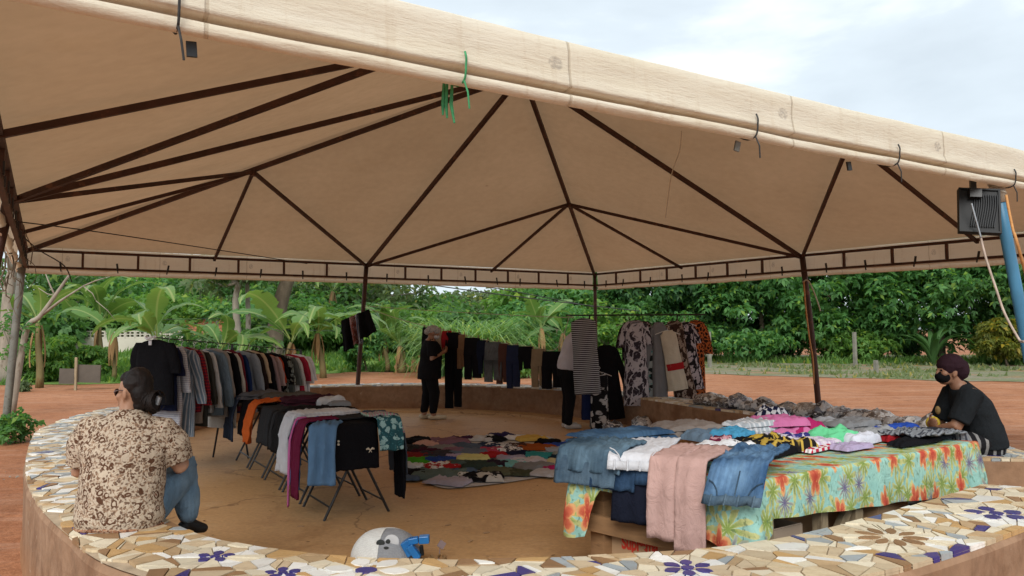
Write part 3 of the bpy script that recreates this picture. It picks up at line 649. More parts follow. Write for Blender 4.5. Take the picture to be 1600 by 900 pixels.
for i in range(4):
    LR = .165 if i == 0 else .255; VS = .66 if i == 0 else 1.0
    a, b = corners[i], corners[(i + 1) % 4]; dr_ = (b - a).normalized(); ou = Vector((dr_.y, -dr_.x, 0))
    if (a + b).dot(ou) / 2 < APX.dot(ou): ou = -ou
    ins = -ou * .035; beam('upper_rail', a + ins, b + ins, .05, .04); beam('lower_rail', a + Vector((0, 0, -LR)) + ins, b + Vector((0, 0, -LR)) + ins, .04, .035)
    nb = 14
    sp = MB(); sp.bar(Vector((0, 0, -.022)), Vector((0, 0, -LR + .02)), .035, .035, up=(0, 1, 0)); spm = sp.mesh('spacer', M_STEEL)
    for k in range(1, nb):
        if k == 7: continue
        q = mid_(a, b, k / nb) + ins; o_ = link('spacer', spm, tent, q); o_.rotation_euler = (0, 0, atan2(dr_.y, dr_.x))
    cl_ = MB(); cl_.box((0, .0, -LR + .05), (.03, .012, .085)); cl_.box((.004, .008, -LR - .03), (.018, .01, .07)); clm = cl_.mesh('tie_clip', M_BLACKM)
    for k in range(nb if i else 0):
        q = mid_(a, b, (k + .5 + rg.uniform(-.12, .12)) / nb) - ou * .065; o_ = link('tie_clip', clm, tent, q); o_.rotation_euler = (0, rg.uniform(-.2, .2), atan2(dr_.y, dr_.x))
    # valance cloth: hangs outside the rails, its hem tied up under the lower rail
    nu = 340 if i == 0 else 150; L = (b - a).length; G = []; U = []
    ties = [.056, .146, .292, .40, .52, .64, .76, .88]
    for j, (pz, po) in enumerate(((.062, -.03), (.070, .030), (.055, .044), (.0, .047), (-.06, .048), (-.12, .048), (-.17, .050), (-.21, .058), (-.236, .064), (-.248, .056), (-.258, .026), (-.268, .030), (-.278, .046), (-.292, .056), (-.312, .058), (-.330, .053), (-.344, .044), (-.350, .03))):
        row = []; ur = []
        for k in range(nu + 1):
            f = k / nu; q = mid_(a, b, f); s_ = f * L
            low = min(1, max(0, (-pz - .1) / .2)); tie = max(exp(-((f - t_) * L / .10) ** 2) for t_ in ties)
            loose = .5 + .5 * sin(s_ * 1.7 + i * 2) ; puff = low * (.010 * N3((s_, 0, i), .8, 2) + .004 * sin(s_ * 3.1 + 4 * N3((s_, 0, 0), .4)))
            crease = -.050 * (.25 + .75 * abs(sin(pi * (s_ * .5 + .3)))) * exp(-((pz + .256) / .013) ** 2)
            dz = -low * (.008 * loose + .006 * N3((s_, 2, i), 1.3)) + low * tie * .008
            o_ = po + .028 + puff + crease - low * tie * .012 + .006 * N3((s_ * .7, pz * 7, i), 4.0) + .0035 * (1 - 3 * abs(N3((s_ + pz * 2.5, pz * 10, 3), 3.0)))
            sagx = -.012 * sin(pi * ((f * 2) % 1)) * (1 - low * .3)
            row.append(q + ou * o_ + Vector((0, 0, (pz + dz) * VS + sagx))); ur.append((s_, -pz))
        G.append(row); U.append(ur)
    mb = MB(); mb.grid(G, uv=np.array(U)); mb.build('valance', M_VAL, tent, smooth=True)
    if i == 0:                                     # cords that tie the front valance to the rail
        for k, t_ in enumerate(ties):
            if k > 6: continue
            q = mid_(a, b, t_); mb = MB()
            pts = [q + ou * o_ + Vector((0, 0, z * VS)) for o_, z in ((.086, -.17), (.096, -.21), (.094, -.25), (.092, -.29), (.078, -.335), (.03, -.348), (-.035, -.30))]
            mb.tube([Vector(v) for v in crom(pts, 4)], .0045, 5); mb.tube([pts[4], pts[4] + Vector((.015, -.01, -.05)), pts[4] + Vector((.02, 0, -.11))], .004, 5); mb.build('tie_cord', M_GREENR if k == 1 else M_WIRE, tent)
        for k, t_ in enumerate((.0605, .287, .368)):
            q = mid_(a, b, t_); mb = MB(); r_ = .03; mb.box(q + ou * .01 + Vector((.0, 0, -.265)), (.032, .010, .05), Matrix.Rotation(rg.uniform(-.3, .3), 3, 'Y') @ Matrix.Rotation(.5, 3, 'Z')); mb.build('buckle', M_GREYPOLE if k % 2 else M_BLACKM, tent)
        q = mid_(a, b, ties[1]); mb = MB()
        for dx in (0, .02, -.012): mb.tube([q + Vector((dx - .03, 0, -.21)), q + Vector((dx - .035, .01, -.29)), q + Vector((dx * 1.4 - .03, .01, -.345 - dx))], [.006, .008, .004], 5)
        mb.build('knotted_twine', M_GREENR, tent)
def pole(top, base, r, m, lab=None, curve=0.0):
    mb = MB(); top, base = Vector(top), Vector(base); pts = []
    for k in range(7):
        f = k / 6; p_ = base + (top - base) * f; p_.x += curve * sin(pi * f); pts.append(p_)
    mb.tube(pts, r, 12); o = mb.build('pole', m, tent, smooth=True)
    if lab: o['label'] = lab
    return o
T_ = lambda v, dz=0: v + Vector((0, 0, dz))
pole(T_(mids[2], .02), WZ(556, 641, 0), .042, M_STEEL)                       # far side, stands on the floor
pole(T_(RRc, .02), (RRc.x + .02, RRc.y + .1, G0), .04, M_STEEL)
b_ = WY(1283, 650, mids[1].y); pole(T_(mids[1], .02), (b_.x, mids[1].y + .05, G0), .048, M_STEEL, None, .02)
b_ = WZ(6, 690, G0); pole(T_(RLc, .02), b_, .055, M_GREYPOLE, 'grey steel pole at the left corner of the tent')
pole(T_(mids[3], .02), (mids[3].x - .35, mids[3].y - .3, G0), .05, M_STEEL)
pole(T_(FLc, .02), (FLc.x - .5, FLc.y - .3, G0), .05, M_GREYPOLE)
pole(T_(FRc, .02), (FRc.x + .3, FRc.y, G0), .05, M_GREYPOLE)
p1, p2 = WY(1556, 285, 5.11), WY(1603, 530, 5.11); dd_ = (p1 - p2) / (p1.z - p2.z)
ptop = p1 + dd_ * (2.58 - p1.z); pbase = p1 + dd_ * (G0 - p1.z)
BLUE = pole(ptop, pbase, .038, M_BLUE, 'blue painted pole at the middle of the front side')
mb = MB(); mb.tube([p1 + dd_ * .04, p1 - dd_ * .05, p1 - dd_ * .14], [.044, .048, .045], 12); mb.build('pole_sleeve', M_TAPE, tent, smooth=True)
mb = MB()
for k in range(3): mb.tube([p1 + dd_ * (-.01 - .03 * k) + Vector((.050 * cos(q), .050 * sin(q), .006 * sin(q * 2))) for q in np.linspace(0, 6.28, 14)], .004, 5)
mb.build('pole_binding', M_ROPE, tent)
# green-brown creeper and loose wires round the left corner pole
mb = MB(); base = WY(8, 400, mids[3].y + 2.2)
for k in range(34):
    q = base + Vector((rg.uniform(-.22, .12), rg.uniform(-.2, .2), rg.uniform(-.35, .55))); pts = [q]
    for j in range(4): q = q + Vector((rg.uniform(-.07, .07), rg.uniform(-.05, .05), rg.uniform(-.2, .02))); pts.append(q)
    mb.tube(pts, rg.uniform(.004, .010), 5)
tag(mb.build('dried_creeper', M_BARK, None), 'tangle of dried brown creeper hanging at the left corner of the tent', 'creeper')
# ---------------------------------------------------------------- vegetation and the far setting
def gz(x, y):                                      # the lawn climbs gently away from the earth strip
    k = min(1, max(0, (5.5 - x) / 3.0)); e0_ = float(np.interp(x, [-60, -20, -14, -10, -7.2, -5, -2, 1.5, 4.2], [25, 25.8, 26.2, 27.4, 30.6, 31.8, 31.4, 30.6, 33.6])); return G0 + k * .085 * min(max(0, y - e0_), 14)
def WG(px, py):
    z = G0
    for _ in range(30): p = WZ(px, py, min(z, 1.3)); z = .5 * z + .5 * gz(p.x, min(p.y, 60))
    p.z = gz(p.x, p.y); return p
def frame(n):
    n = n / np.maximum(np.linalg.norm(n, axis=1, keepdims=True), 1e-6)
    a = np.cross(n, np.array([0, 0, 1.0])); l = np.linalg.norm(a, axis=1, keepdims=True)
    a = np.where(l > 1e-3, a / np.maximum(l, 1e-6), np.array([1.0, 0, 0])); return n, a, np.cross(n, a)
def leaf_cloud(C, Rr, per, size, rng, flat=.75, droop=.25, top=.35, wide=.5, lobes=1):
    """pointed leaves spread over the upper shells of many clumps C (centres) of radius Rr"""
    K = len(C); idx = np.repeat(np.arange(K), per); n = len(idx)
    d = rng.normal(size=(n, 3)); d[:, 2] = d[:, 2] * .8 + top; d /= np.linalg.norm(d, axis=1, keepdims=True)
    rr = Rr[idx][:, None] * rng.uniform(.45, 1.08, (n, 1)); p = C[idx] + d * rr * np.array([1, 1, flat])
    nrm = d * .55 + rng.normal(size=(n, 3)) * .38 + np.array([0, 0, .45]); nrm, a, b = frame(nrm)
    th = rng.uniform(0, 2 * pi, (n, 1)); V = []
    L = size * rng.uniform(.6, 1.25, (n, 1))
    for k in range(lobes):
        t2 = th + (k - (lobes - 1) / 2) * (1.05 if lobes > 1 else 0)
        u = a * np.cos(t2) + b * np.sin(t2); w = -a * np.sin(t2) + b * np.cos(t2)
        l = L * (1 if lobes == 1 else (1 - .22 * abs(k - (lobes - 1) / 2)))
        W = l * wide * .5
        tip = p + u * l - np.array([0, 0, 1]) * l * droop
        m1 = p + u * l * .5 + w * W + nrm * W * .3; m2 = p + u * l * .5 - w * W + nrm * W * .3
        V.append(np.stack([p, m1, tip, m2], 1))
    return np.stack(V, 1).reshape(-1, 3)
def crown_obj(root, C, Rr, per, size, m, rng, **kw):
    V = leaf_cloud(np.array(C), np.array(Rr), per, size, rng, **kw); o = np.array(root.location)
    return link('crown', fast('crown', V - o, 4, m), root, root.location)
def limbs(root, trunk_top, base, r, C, rng, m, nl=7, r2=.35, wig=.12):
    mb = MB(); base, top = Vector(base), Vector(trunk_top); pts = []
    for k in range(7):
        f = k / 6; q = base + (top - base) * f; q += Vector((N3((f * 2, 0, base.x), 1) * wig, N3((0, f * 2, base.y), 1) * wig, 0)) * (1 if 0 < f else 0); pts.append(q)
    mb.tube(pts, [r * (1.25 if k == 0 else 1 - .06 * k) for k in range(7)], 9)
    for k in range(nl):
        c = Vector(C[int(rng.integers(len(C)))]); s_ = pts[3 + k % 4]; mid = (s_ + c) / 2 + Vector((0, 0, -.15 * (c - s_).length * .3))
        mb.tube([s_, mid, c], [r * r2, r * r2 * .7, r * r2 * .25], 6)
    return mb.build('trunk', m, root, smooth=True)
def tree(name, label, cat, base, h, w, nclump, per, size, m, seed, lo=.3, bark=None, tr=.12, group=None, shape=1.0, rscale=(.14, .26), **kw):
    rng = np.random.default_rng(seed); base = Vector(base); root = thing(name, label, cat, base, group); C = []; Rr = []
    while len(C) < nclump:
        q = rng.uniform(-1, 1, 3)
        rad = np.linalg.norm(q[:2] * np.array([1, 1])) 
        if np.linalg.norm(q) > 1 or np.linalg.norm(q) < .35 * rng.random(): continue
        zz = lo * h + (q[2] * .5 + .5) * h * (1 - lo) * .93
        C.append((base.x + q[0] * w / 2, base.y + q[1] * w / 2 * shape, base.z + zz)); Rr.append(w * rng.uniform(*rscale))
    crown_obj(root, C, Rr, per, size, m, rng, **kw)
    limbs(root, base + Vector((rng.uniform(-.2, .2), 0, h * (lo + .45))), base, tr, C, rng, bark or M_BARK, 8)
    return root
def px_h(base, py_top): # height of something standing at base that reaches photo row py_top
    return EYE + (517 - py_top) / F * base.y - base.z
# grass areas

def blades(V0, hgt, wid, n, rng, lean=.45):
    pass
lawn = [(-60, 23.2), (-30, 23.6), (-20, 24.0), (-14, 24.4), (-10, 25.8), (-7.2, 29.5), (-5.0, 30.8), (-2, 30.2), (1.5, 29), (4.2, 32), (5, 60), (-60, 70)]
ragged = lambda P, s_: [(x + .9 * N3((x, y, s_), .35) + .5 * N3((x, y, s_), 1.1), y + .8 * N3((x, y, s_ + 3), .35) + .45 * N3((x, y, s_ + 3), 1.1)) for x, y in crom(P, 14, True)]
lawn = ragged(lawn, 1)
mb = MB(); c = np.mean(np.array(lawn), 0); Gl = []
for j in range(41):
    f = max(j / 40, .001); Gl.append([(c[0] + (x - c[0]) * f, c[1] + (y - c[1]) * f, gz(c[0] + (x - c[0]) * f, c[1] + (y - c[1]) * f) + .012) for x, y in lawn])
tag(mb.grid(Gl, closed=True).build('lawn', M_LAWN, smooth=True), kind='structure')
verge = [(4.6, 24.4), (9, 21.8), (14, 19.3), (22, 15.6), (40, 11), (70, 22), (45, 36), (30, 43), (17, 45), (6, 43)]
verge = [(3.5, 31.5), (7, 28.2), (10.5, 25.6), (14, 23.2), (18, 20.4), (26, 15.5), (45, 8), (75, 22), (45, 37), (30, 44), (17, 48), (5, 50)]
verge = ragged(verge, 5)
tag(sheet('verge', verge, G0 + .012, M_VERGE, .008), kind='structure')
def inpoly(P, poly):
    x, y = P[:, 0], P[:, 1]; ins = np.zeros(len(P), bool); n = len(poly)
    for i in range(n):
        x1, y1 = poly[i]; x2, y2 = poly[(i + 1) % n]
        c = ((y1 > y) != (y2 > y)); xi = (x2 - x1) * (y - y1) / (y2 - y1 + 1e-9) + x1; ins ^= c & (x < xi)
    return ins
def grass(name, poly, box, n, h, m, seed, dens=None, z=G0 + .02, w=.03):
    rng = np.random.default_rng(seed); P = np.stack([rng.uniform(box[0], box[1], n), rng.uniform(box[2], box[3], n)], 1); P = P[inpoly(P, poly)]
    nz = np.array([N3((a, b, seed), .5) + .5 * N3((a, b, seed), 1.7) for a, b in P]); P = P[nz > (dens if dens is not None else -9)]; n = len(P)
    a = rng.uniform(0, 2 * pi, n); hh = h * rng.uniform(.4, 1.3, n); V = []
    b = np.stack([np.cos(a), np.sin(a), np.zeros(n)], 1) * (w * (1 + P[:, 1:2] / 30)); l = rng.normal(size=(n, 3)) * .45 * hh[:, None]; l[:, 2] = hh
    p = np.stack([P[:, 0], P[:, 1], np.array([gz(a_, b_) for a_, b_ in P])], 1)
    V = np.stack([p - b, p + b, p + l], 1).reshape(-1, 3)
    o = link(name, fast(name, V, 3, m)); return tag(o, kind='stuff')
grass('lawn_grass', lawn, (-26, 5, 23, 48), 46000, .26, FOL['grass'], 3, -.25)
grass('verge_grass', verge, (3, 45, 14, 46), 42000, .15, FOL['verge'], 4, .10)
grass('hedge_foot_grass', [(3, 37.5), (12, 36.2), (20, 32.6), (30, 27), (32, 31), (20, 37), (12, 40), (3, 41)], (3, 32, 26, 41), 26000, .30, FOL['grass'], 6, -.2)
# pebbles on the earth outside the ring
rng = np.random.default_rng(5); n = 1500; P = np.stack([rng.uniform(-7, -1.6, n), rng.uniform(2.4, 9, n)], 1); okp = np.array([np.min(np.sum((IN_ + NR * WID[:, None] - q) ** 2, 1)) > .02 and (q[0] - cen[0]) ** 2 / 22 + (q[1] - cen[1]) ** 2 / 34 > 1.05 for q in P]); P = P[okp]
V = []
for q in P:
    s = rng.uniform(.008, .03); r3 = rng.uniform(.6, 1.3, (5, 1)); pts = np.array([[1, 0, 0], [-.5, .8, 0], [-.5, -.8, 0], [.1, .1, .8], [0, 0, -.4]]) * s * r3 + np.array([q[0], q[1], G0 + .01])
    for f in ((0, 1, 3), (1, 2, 3), (2, 0, 3)): V += [pts[i] for i in f]
tag(link('pebbles', fast('pebbles', np.array(V), 3, M_CONC)), kind='stuff')

# the hedge of trees on the right
hedge = [(4.9, 41.5, 430, 8, 'hedge', 'broad leafy tree at the left end of the tall hedge, behind the dresses'), (9.2, 41.0, 380, 9, 'dark', 'dark green tree in the hedge behind the orange dress'),
         (13.0, 39.6, 380, 9, 'hedge', 'broad leafy hedge tree left of the brown pole on the right'), (17.0, 38.6, 330, 9.5, 'hedge', 'tallest hedge tree right of the brown pole, pale leaves on top'),
         (20.6, 36.4, 330, 9, 'hedge', 'broad leafy hedge tree above the grey post'), (24.0, 34.0, 330, 9, 'mid', 'light green tree in the hedge left of the blue pole'),
         (26.2, 31.6, 330, 7.5, 'yellow', 'yellow green tree in the hedge beside the blue pole'), (29.5, 30.2, 330, 8, 'mid', 'tree at the right end of the hedge, behind the blue pole')]
for i, (x, y, pyt, w, f, lab) in enumerate(hedge):
    b = Vector((x, y, G0)); h = px_h(b, pyt) + 1.0
    tree('hedge_tree', lab, 'tree', b, h, w, 150, 66, .30, FOL[f], 100 + i, lo=.05, tr=.16, shape=.8, rscale=(.075, .15), group='trees of the tall hedge', lobes=3, wide=.48, flat=.55, top=.45)
for i, (px, py, wpx, hpx, f, lab) in enumerate([(1150, 566, 150, 56, 'hedge', 'low leafy bush at the foot of the hedge, right of the orange dress'), (1335, 566, 120, 44, 'lime', 'light green bush at the foot of the hedge around the short grey post'),
        (1215, 562, 90, 70, 'dark', 'dark bush at the foot of the hedge left of the brown pole'), (1415, 560, 110, 60, 'dark', 'dark bush at the hedge foot left of the spiky plant'), (1575, 572, 80, 70, 'yellow', 'yellow green shrub at the hedge foot below the blue pole'), (1060, 566, 90, 80, 'hedge', 'leafy bush behind the orange dress')]):
    b = WZ(px, py, G0); w = wpx / F * b.y; h = hpx / F * b.y + .1
    tree('bush', lab, 'bush', b, h, w, 46, 46, .24, FOL[f], 200 + i, lo=.05, tr=.05, rscale=(.10, .18), lobes=3, wide=.5, group='bushes at the foot of the hedge')
def spiky(name, lab, base, n, L, w, m, seed, up=.75, grp=None):
    rng = np.random.default_rng(seed); root = thing(name, lab, 'plant', base, grp)
    for k in range(n):
        a = 2 * pi * k / n + rng.uniform(-.3, .3); t_ = rng.uniform(.25, 1.15) * (1 - up) * 1.7; l = L * rng.uniform(.75, 1.1); G = []
        for j in range(9):
            f = j / 8; bend = t_ + .55 * f * f; r_ = l * f * sin(bend); z = l * f * cos(bend); ww = w * (sin(pi * min(1, .12 + f * .88)) ** .7) * .5 + .002
            c = Vector((cos(a) * r_, sin(a) * r_, z)); sd2 = Vector((-sin(a), cos(a), 0)); G.append([c + sd2 * ww + Vector((0, 0, .25 * ww)), c, c - sd2 * ww + Vector((0, 0, .25 * ww))])
        mb = MB(); mb.grid(G); solid(mb.build('leaf', m, root, smooth=True, local=True), .006)
    return root
spiky('dracaena_plant', 'tall plant of upright sword leaves just left of the capped person', WZ(1458, 571, G0), 15, 2.1, .24, FOL['mid'], 31, .78)
spiky('dracaena_plant', 'plant of upright sword leaves just right of the capped person', WZ(1536, 571, G0), 11, 1.7, .2, FOL['lime'], 32, .8)
spiky('agave_plant', 'small pale spiky plant at the hedge foot left of the brown pole', WZ(1190, 566, G0), 16, 1.2, .10, FOL['olive'], 33, .45)
spiky('agave_plant', 'small spiky plant under the hedge right of the short grey post', WZ(1425, 570, G0), 9, .8, .1, FOL['lime'], 34, .6)
for i, (px, pyb, pyt, lab) in enumerate([(1109, 574, 520, 'thin grey concrete post in the hedge right of the orange dress'), (1336, 556, 522, 'short grey post showing in the middle of the right hedge'), (1369, 583, 566, 'low grey stake at the foot of the right hedge'),
                                           (339, 545, 498, 'pale fence post above the clothes rack'), (424, 548, 500, 'pale fence post left of the leaning trunk')]):
    b = WZ(px, pyb, G0) if pyb > 560 else Vector((*WY(px, pyb, 33).xy, gz(WY(px, pyb, 33).x, 33))); top = EYE + (517 - pyt) / F * b.y
    mb = MB(); mb.box((b.x, b.y, (b.z + top) / 2), (.13, .13, top - b.z), Matrix.Rotation(.4, 3, 'Z'), taper=.9); tag(mb.build('concrete_post', M_CONC), lab, 'post', 'concrete posts')

# background trees on the left and behind
bk = [(-27, 43, 400, 11, 'mid', 'leafy tree at the far left edge behind the grey pole'), (-20, 47, 405, 12, 'hedge', 'dense green tree behind the tall banana plant'), (-14.2, 45, 400, 11, 'mid', 'dense green tree above the white wall'),
      (-9.6, 47, 400, 9, 'olive', 'grey green tree behind the slender twin trunks'), (-6.0, 50, 462, 8, 'mid', 'light green tree behind the leaning trunk'), (-2.3, 55, 458, 8, 'olive', 'grey green tree behind the bundle on the brown pole'),
      (-30, 62, 395, 16, 'dark', 'dark far tree at the left edge'), (2.0, 46, 440, 7.5, 'lime', 'light green tree left of the hedge behind the tall grass'), (-4.8, 70, 462, 12, 'dark', 'dark far tree in the gap of the sky'), (0.6, 60, 462, 9, 'olive', 'pale far tree behind the tall grass'), (5, 52, 405, 10, 'hedge', 'green tree behind the left end of the hedge')]
for i, (x, y, pyt, w, f, lab) in enumerate(bk):
    b = Vector((x, y, gz(x, y))); h = px_h(b, pyt)
    tree('background_tree', lab, 'tree', b, h, w, 90, 60, .42 if y < 50 else .5, FOL[f], 300 + i, lo=.12, tr=.2, bark=M_PALEBARK, rscale=(.085, .17), group='trees behind the lawn', wide=.5, flat=.6, top=.4)
for i, (px, py, wpx, hpx, f, lab) in enumerate([(75, 596, 95, 70, 'lime', 'round light green bush on the lawn right of the grey pole'), (146, 588, 60, 46, 'lime', 'small light green bush left of the white wall'), (572, 580, 66, 75, 'hedge', 'dark bush below the bundle on the brown pole'),
        (660, 560, 80, 50, 'mid', 'green bush behind the standing woman'), (380, 575, 90, 60, 'mid', 'bush behind the white shirts end of the rack'), (300, 575, 120, 60, 'mid', 'bush behind the black polo on the rack'), (800, 590, 60, 26, 'lime', 'low weeds between the hung trousers and the grass'), (870, 560, 130, 90, 'hedge', 'green bush behind the hung trousers'), (950, 570, 80, 70, 'lime', 'light bush between the striped dress and the floral dress'), (25, 592, 70, 60, 'mid', 'bush behind the grey pole')]):
    b = WG(px, py); w = wpx / F * b.y; h = hpx / F * b.y
    tree('bush', lab, 'bush', b, h, w, 40, 46, .20, FOL[f], 400 + i, lo=.05, tr=.04, rscale=(.12, .2), group='bushes on the lawn', lobes=3, wide=.45)
us = [(-22, 36, 470, 7, 'mid', 'leafy understory tree left of the tall banana plant'), (-17.5, 39, 455, 7.5, 'lime', 'light understory tree behind the tall banana plant'), (-12.6, 40, 462, 7, 'hedge', 'green understory tree behind the small tiled house'), (-10.2, 37, 470, 5.5, 'lime', 'light green understory tree behind the forked slender trunk'),
      (-7.4, 39, 474, 6, 'mid', 'understory tree below the leaning trunk'), (-4.6, 40, 482, 5.5, 'lime', 'light green understory tree right of the bundle'), (-2.2, 38, 486, 5, 'mid', 'understory tree behind the upright banana clump'), (1.2, 39, 470, 5.5, 'hedge', 'understory tree behind the right side of the tall grass'), (3.6, 40, 452, 6, 'lime', 'light understory tree behind the striped dress'), (-27, 40, 470, 8, 'lime', 'light understory tree at the far left behind the grey pole')]
for i, (x, y, pyt, w, f, lab) in enumerate(us):
    b = Vector((x, y, gz(x, y))); h = px_h(b, pyt)
    tree('understory_tree', lab, 'tree', b, h, w, 75, 56, .34, FOL[f], 700 + i, lo=.04, tr=.1, bark=M_PALEBARK, rscale=(.085, .17), group='understory trees behind the lawn', wide=.5, flat=.6, top=.45, lobes=2)
# slender and leaning trunks, bare tree
def trunk_tree(lab, pts, r, Y, tops, f, seed, name='tree', nleaf=40, size=.35, rad=.9, m=None):
    P = [WY(px, py, Y) for px, py in pts]; P[0].z = gz(P[0].x, P[0].y); root = thing(name, lab, 'tree', P[0]); rng = np.random.default_rng(seed); mb = MB()
    mb.tube([Vector(v) for v in crom(P, 4)], [r * (1 - .5 * k / (4 * len(P))) for k in range(4 * (len(P) - 1) + 1)], 9); C = []
    for px, py in tops:
        c = WY(px, py, Y + rng.uniform(-1, 1)); C.append(c); mb.tube([P[-1], (P[-1] + c) / 2 + Vector((0, 0, -.2)), c], [r * .5, r * .35, r * .12], 6)
    mb.build('trunk', m or M_PALEBARK, root, smooth=True)
    if f: crown_obj(root, C, [rad] * len(C), nleaf, size, FOL[f], rng, lobes=3, wide=.45)
    return root
trunk_tree('tree with a thick leaning reddish trunk left of the bundle', [(428, 585), (430, 520), (442, 460), (462, 405)], .42, 33, [(440, 380), (500, 390), (400, 400)], 'mid', 51, m=M_BARK, rad=1.6, nleaf=160)
trunk_tree('slender grey tree with a forked trunk above the rack', [(376, 580), (372, 520), (368, 470), (374, 440)], .17, 31, [(350, 425), (330, 440), (395, 420), (372, 405)], 'olive', 52, nleaf=110, rad=1.1)
trunk_tree('second slender grey trunk just right of the forked one', [(388, 580), (388, 500), (386, 440)], .13, 32.5, [(380, 410), (410, 420)], 'olive', 53, nleaf=90)
trunk_tree('pale trunk standing behind the grey corner pole', [(8, 596), (10, 520), (15, 450), (22, 420)], .24, 25, [(10, 395), (40, 400)], None, 54)
# bare branches rising from the left
P = [WY(px, py, 15) for px, py in ((18, 640), (40, 520), (62, 495), (86, 462), (108, 430))]; P[0].z = G0; root = thing('bare_tree', 'bare crooked small tree right beside the grey corner pole', 'tree', P[0]); mb = MB(); rngb = random.Random(3)
mb.tube([Vector(v) for v in crom(P, 4)], [.07 * (1 - .04 * k) for k in range(17)], 8)
for (a, b_, r) in (((62, 495), (130, 447), .03), ((130, 447), (172, 432), .016), ((86, 462), (70, 425), .02), ((108, 430), (112, 405), .02), ((40, 520), (10, 480), .025), ((130, 447), (150, 470), .012), ((150, 470), (180, 500), .008), ((86, 462), (60, 450), .014), ((108, 430), (140, 418), .012), ((18, 560), (0, 500), .025)):
    A, B = WY(*a, 15), WY(*b_, 15); mb.tube([A, (A + B) / 2 + Vector((rngb.uniform(-.06, .06), 0, rngb.uniform(-.06, .06))), B], [r, r * .8, r * .4], 6)
mb.build('trunk', M_PALEBARK, root, smooth=True)
rb = np.random.default_rng(9); crown_obj(root, [WY(px, py, 15) for px, py in ((20, 500), (5, 520), (45, 515), (30, 545), (10, 560))], [.22] * 5, 40, .13, FOL['hedge'], rb)
# weed plant by the pole base and small plants
for i, (px, py, wpx, hpx, f, lab) in enumerate([(22, 692, 62, 48, 'hedge', 'leafy weed growing against the foot of the grey corner pole'), (36, 612, 20, 16, 'olive', 'small weed tuft on the red earth left of the ring')]):
    b = WZ(px, py, G0); tree('weed_plant', lab, 'plant', b, hpx / F * b.y, wpx / F * b.y, 26, 26, .10, FOL[f], 500 + i, lo=.05, tr=.012, rscale=(.12, .22), wide=.55)
# banana plants: every leaf is a part
def banana_leaf_mesh(seed, L=2.1, W=.56, tatter=.35):
    r_ = random.Random(seed); nj = 40; G = []; U = []; el = 0.0; pos = Vector((0, 0, 0)); e0 = r_.uniform(.8, 1.3); bend = r_.uniform(1.3, 2.4)
    cuts = [r_.random() < tatter for _ in range(nj + 1)]
    for j in range(nj + 1):
        f = j / nj; a = e0 - bend * f ** 1.5; pos = pos + Vector((cos(a), 0, sin(a))) * (L / nj)
        wv = 0 if f < .12 else W * .5 * (sin(pi * min(1, ((f - .12) / .88) ** .62)) ** .75); wv = max(wv, .018)
        nu = [-1, -.55, -.07, 0, .07, .55, 1]; row = []; ur = []
        for s in nu:
            cut = (1 - .6 * r_.random() ** 2) if (cuts[j] and abs(s) == 1) else 1
            lift = .26 * abs(s) * wv - (.30 * wv * max(0, abs(s) - .5) * (1 + .5 * sin(j * .55 + seed)))
            rag = .05 * N3((j * .37, s, seed), 1.0) * abs(s)
            row.append(pos + Vector((rag * .3, s * wv * cut, lift + rag * .4))); ur.append((s * wv, f * L))
        G.append(row); U.append(ur)
    mb = MB(); mb.grid(G, uv=np.array(U)); return mb.mesh('leaf', M_BANANA, True)
BLM = [banana_leaf_mesh(k, 2.1 + .15 * (k % 3), .46 + .07 * (k % 2), .35 + .15 * (k % 3)) for k in range(6)]
def banana(lab, px, pyb, Y, ptop, nleaf, sc_, seed, stem_r=.13, up=0.0, spread=None, droopy=True):
    r_ = random.Random(seed); b = Vector((*WY(px, pyb, Y).xy, gz(WY(px, pyb, Y).x, Y))); top = WY(ptop[0], ptop[1], Y); root = thing('banana_plant', lab, 'banana plant', b, 'banana plants on the lawn')
    mb = MB(); pts = [b + (top - b) * (k / 6) + Vector((.03 * sin(k), 0, 0)) for k in range(7)]; mb.tube(pts, [stem_r * .62 * (1.2 - .09 * k) for k in range(7)], 10); mb.build('stem', M_STEM, root, smooth=True)
    for k in range(nleaf):
        az = spread[k] if spread else 2 * pi * k / nleaf + r_.uniform(-.35, .35)
        o = link('leaf', BLM[r_.randrange(6)], root, top + Vector((0, 0, r_.uniform(-.12, .05)))); s = sc_ * 1.12 * r_.uniform(.6, 1.15)
        o.scale = (s, s * r_.uniform(.9, 1.15), s); o.rotation_euler = (r_.uniform(-.5, .5), -up * r_.uniform(.0, 1.2) + r_.uniform(-.3, .55), az)
    if droopy:
        for k in range(4):
            a = r_.uniform(0, 6.28); G = []
            for j in range(8):
                f = j / 7; c = top + Vector((cos(a) * (.08 + .12 * sin(f * 2.2)), sin(a) * (.08 + .12 * sin(f * 2.2)), -.05 - f * min(1.3, top.z * .7))); w = .05 * sin(pi * min(1, f + .15)) + .015; sd2 = Vector((-sin(a), cos(a), 0)); G.append([c + sd2 * w, c + Vector((cos(a), sin(a), 0)) * .03, c - sd2 * w])
            mb = MB(); mb.grid(G); mb.build('dry_leaf', M_DRY, root, smooth=True)
    return root
banana('tall banana plant with one great upright leaf, left of the white wall', 158, 590, 28, (157, 500), 8, 1.25, 1, .13, .25)
o = link('leaf', BLM[1], [x for x in bpy.data.objects if x.name.startswith('banana_plant')][-1], WY(157, 505, 28)); o.scale = (1.25, 1.2, 1.25); o.rotation_euler = (1.5, -.62, -1.5)
banana('banana plant with broad bright leaves just above the black polo', 247, 590, 24, (245, 530), 9, 1.15, 2, .12, .2)
banana('thin banana stem draped in dry brown leaves right of the small bush', 178, 588, 26, (178, 520), 4, .9, 3, .12, -.2)
banana('banana plant with a dry stem directly right of the grey pole', 62, 592, 23, (60, 505), 6, .95, 4, .16, .3)
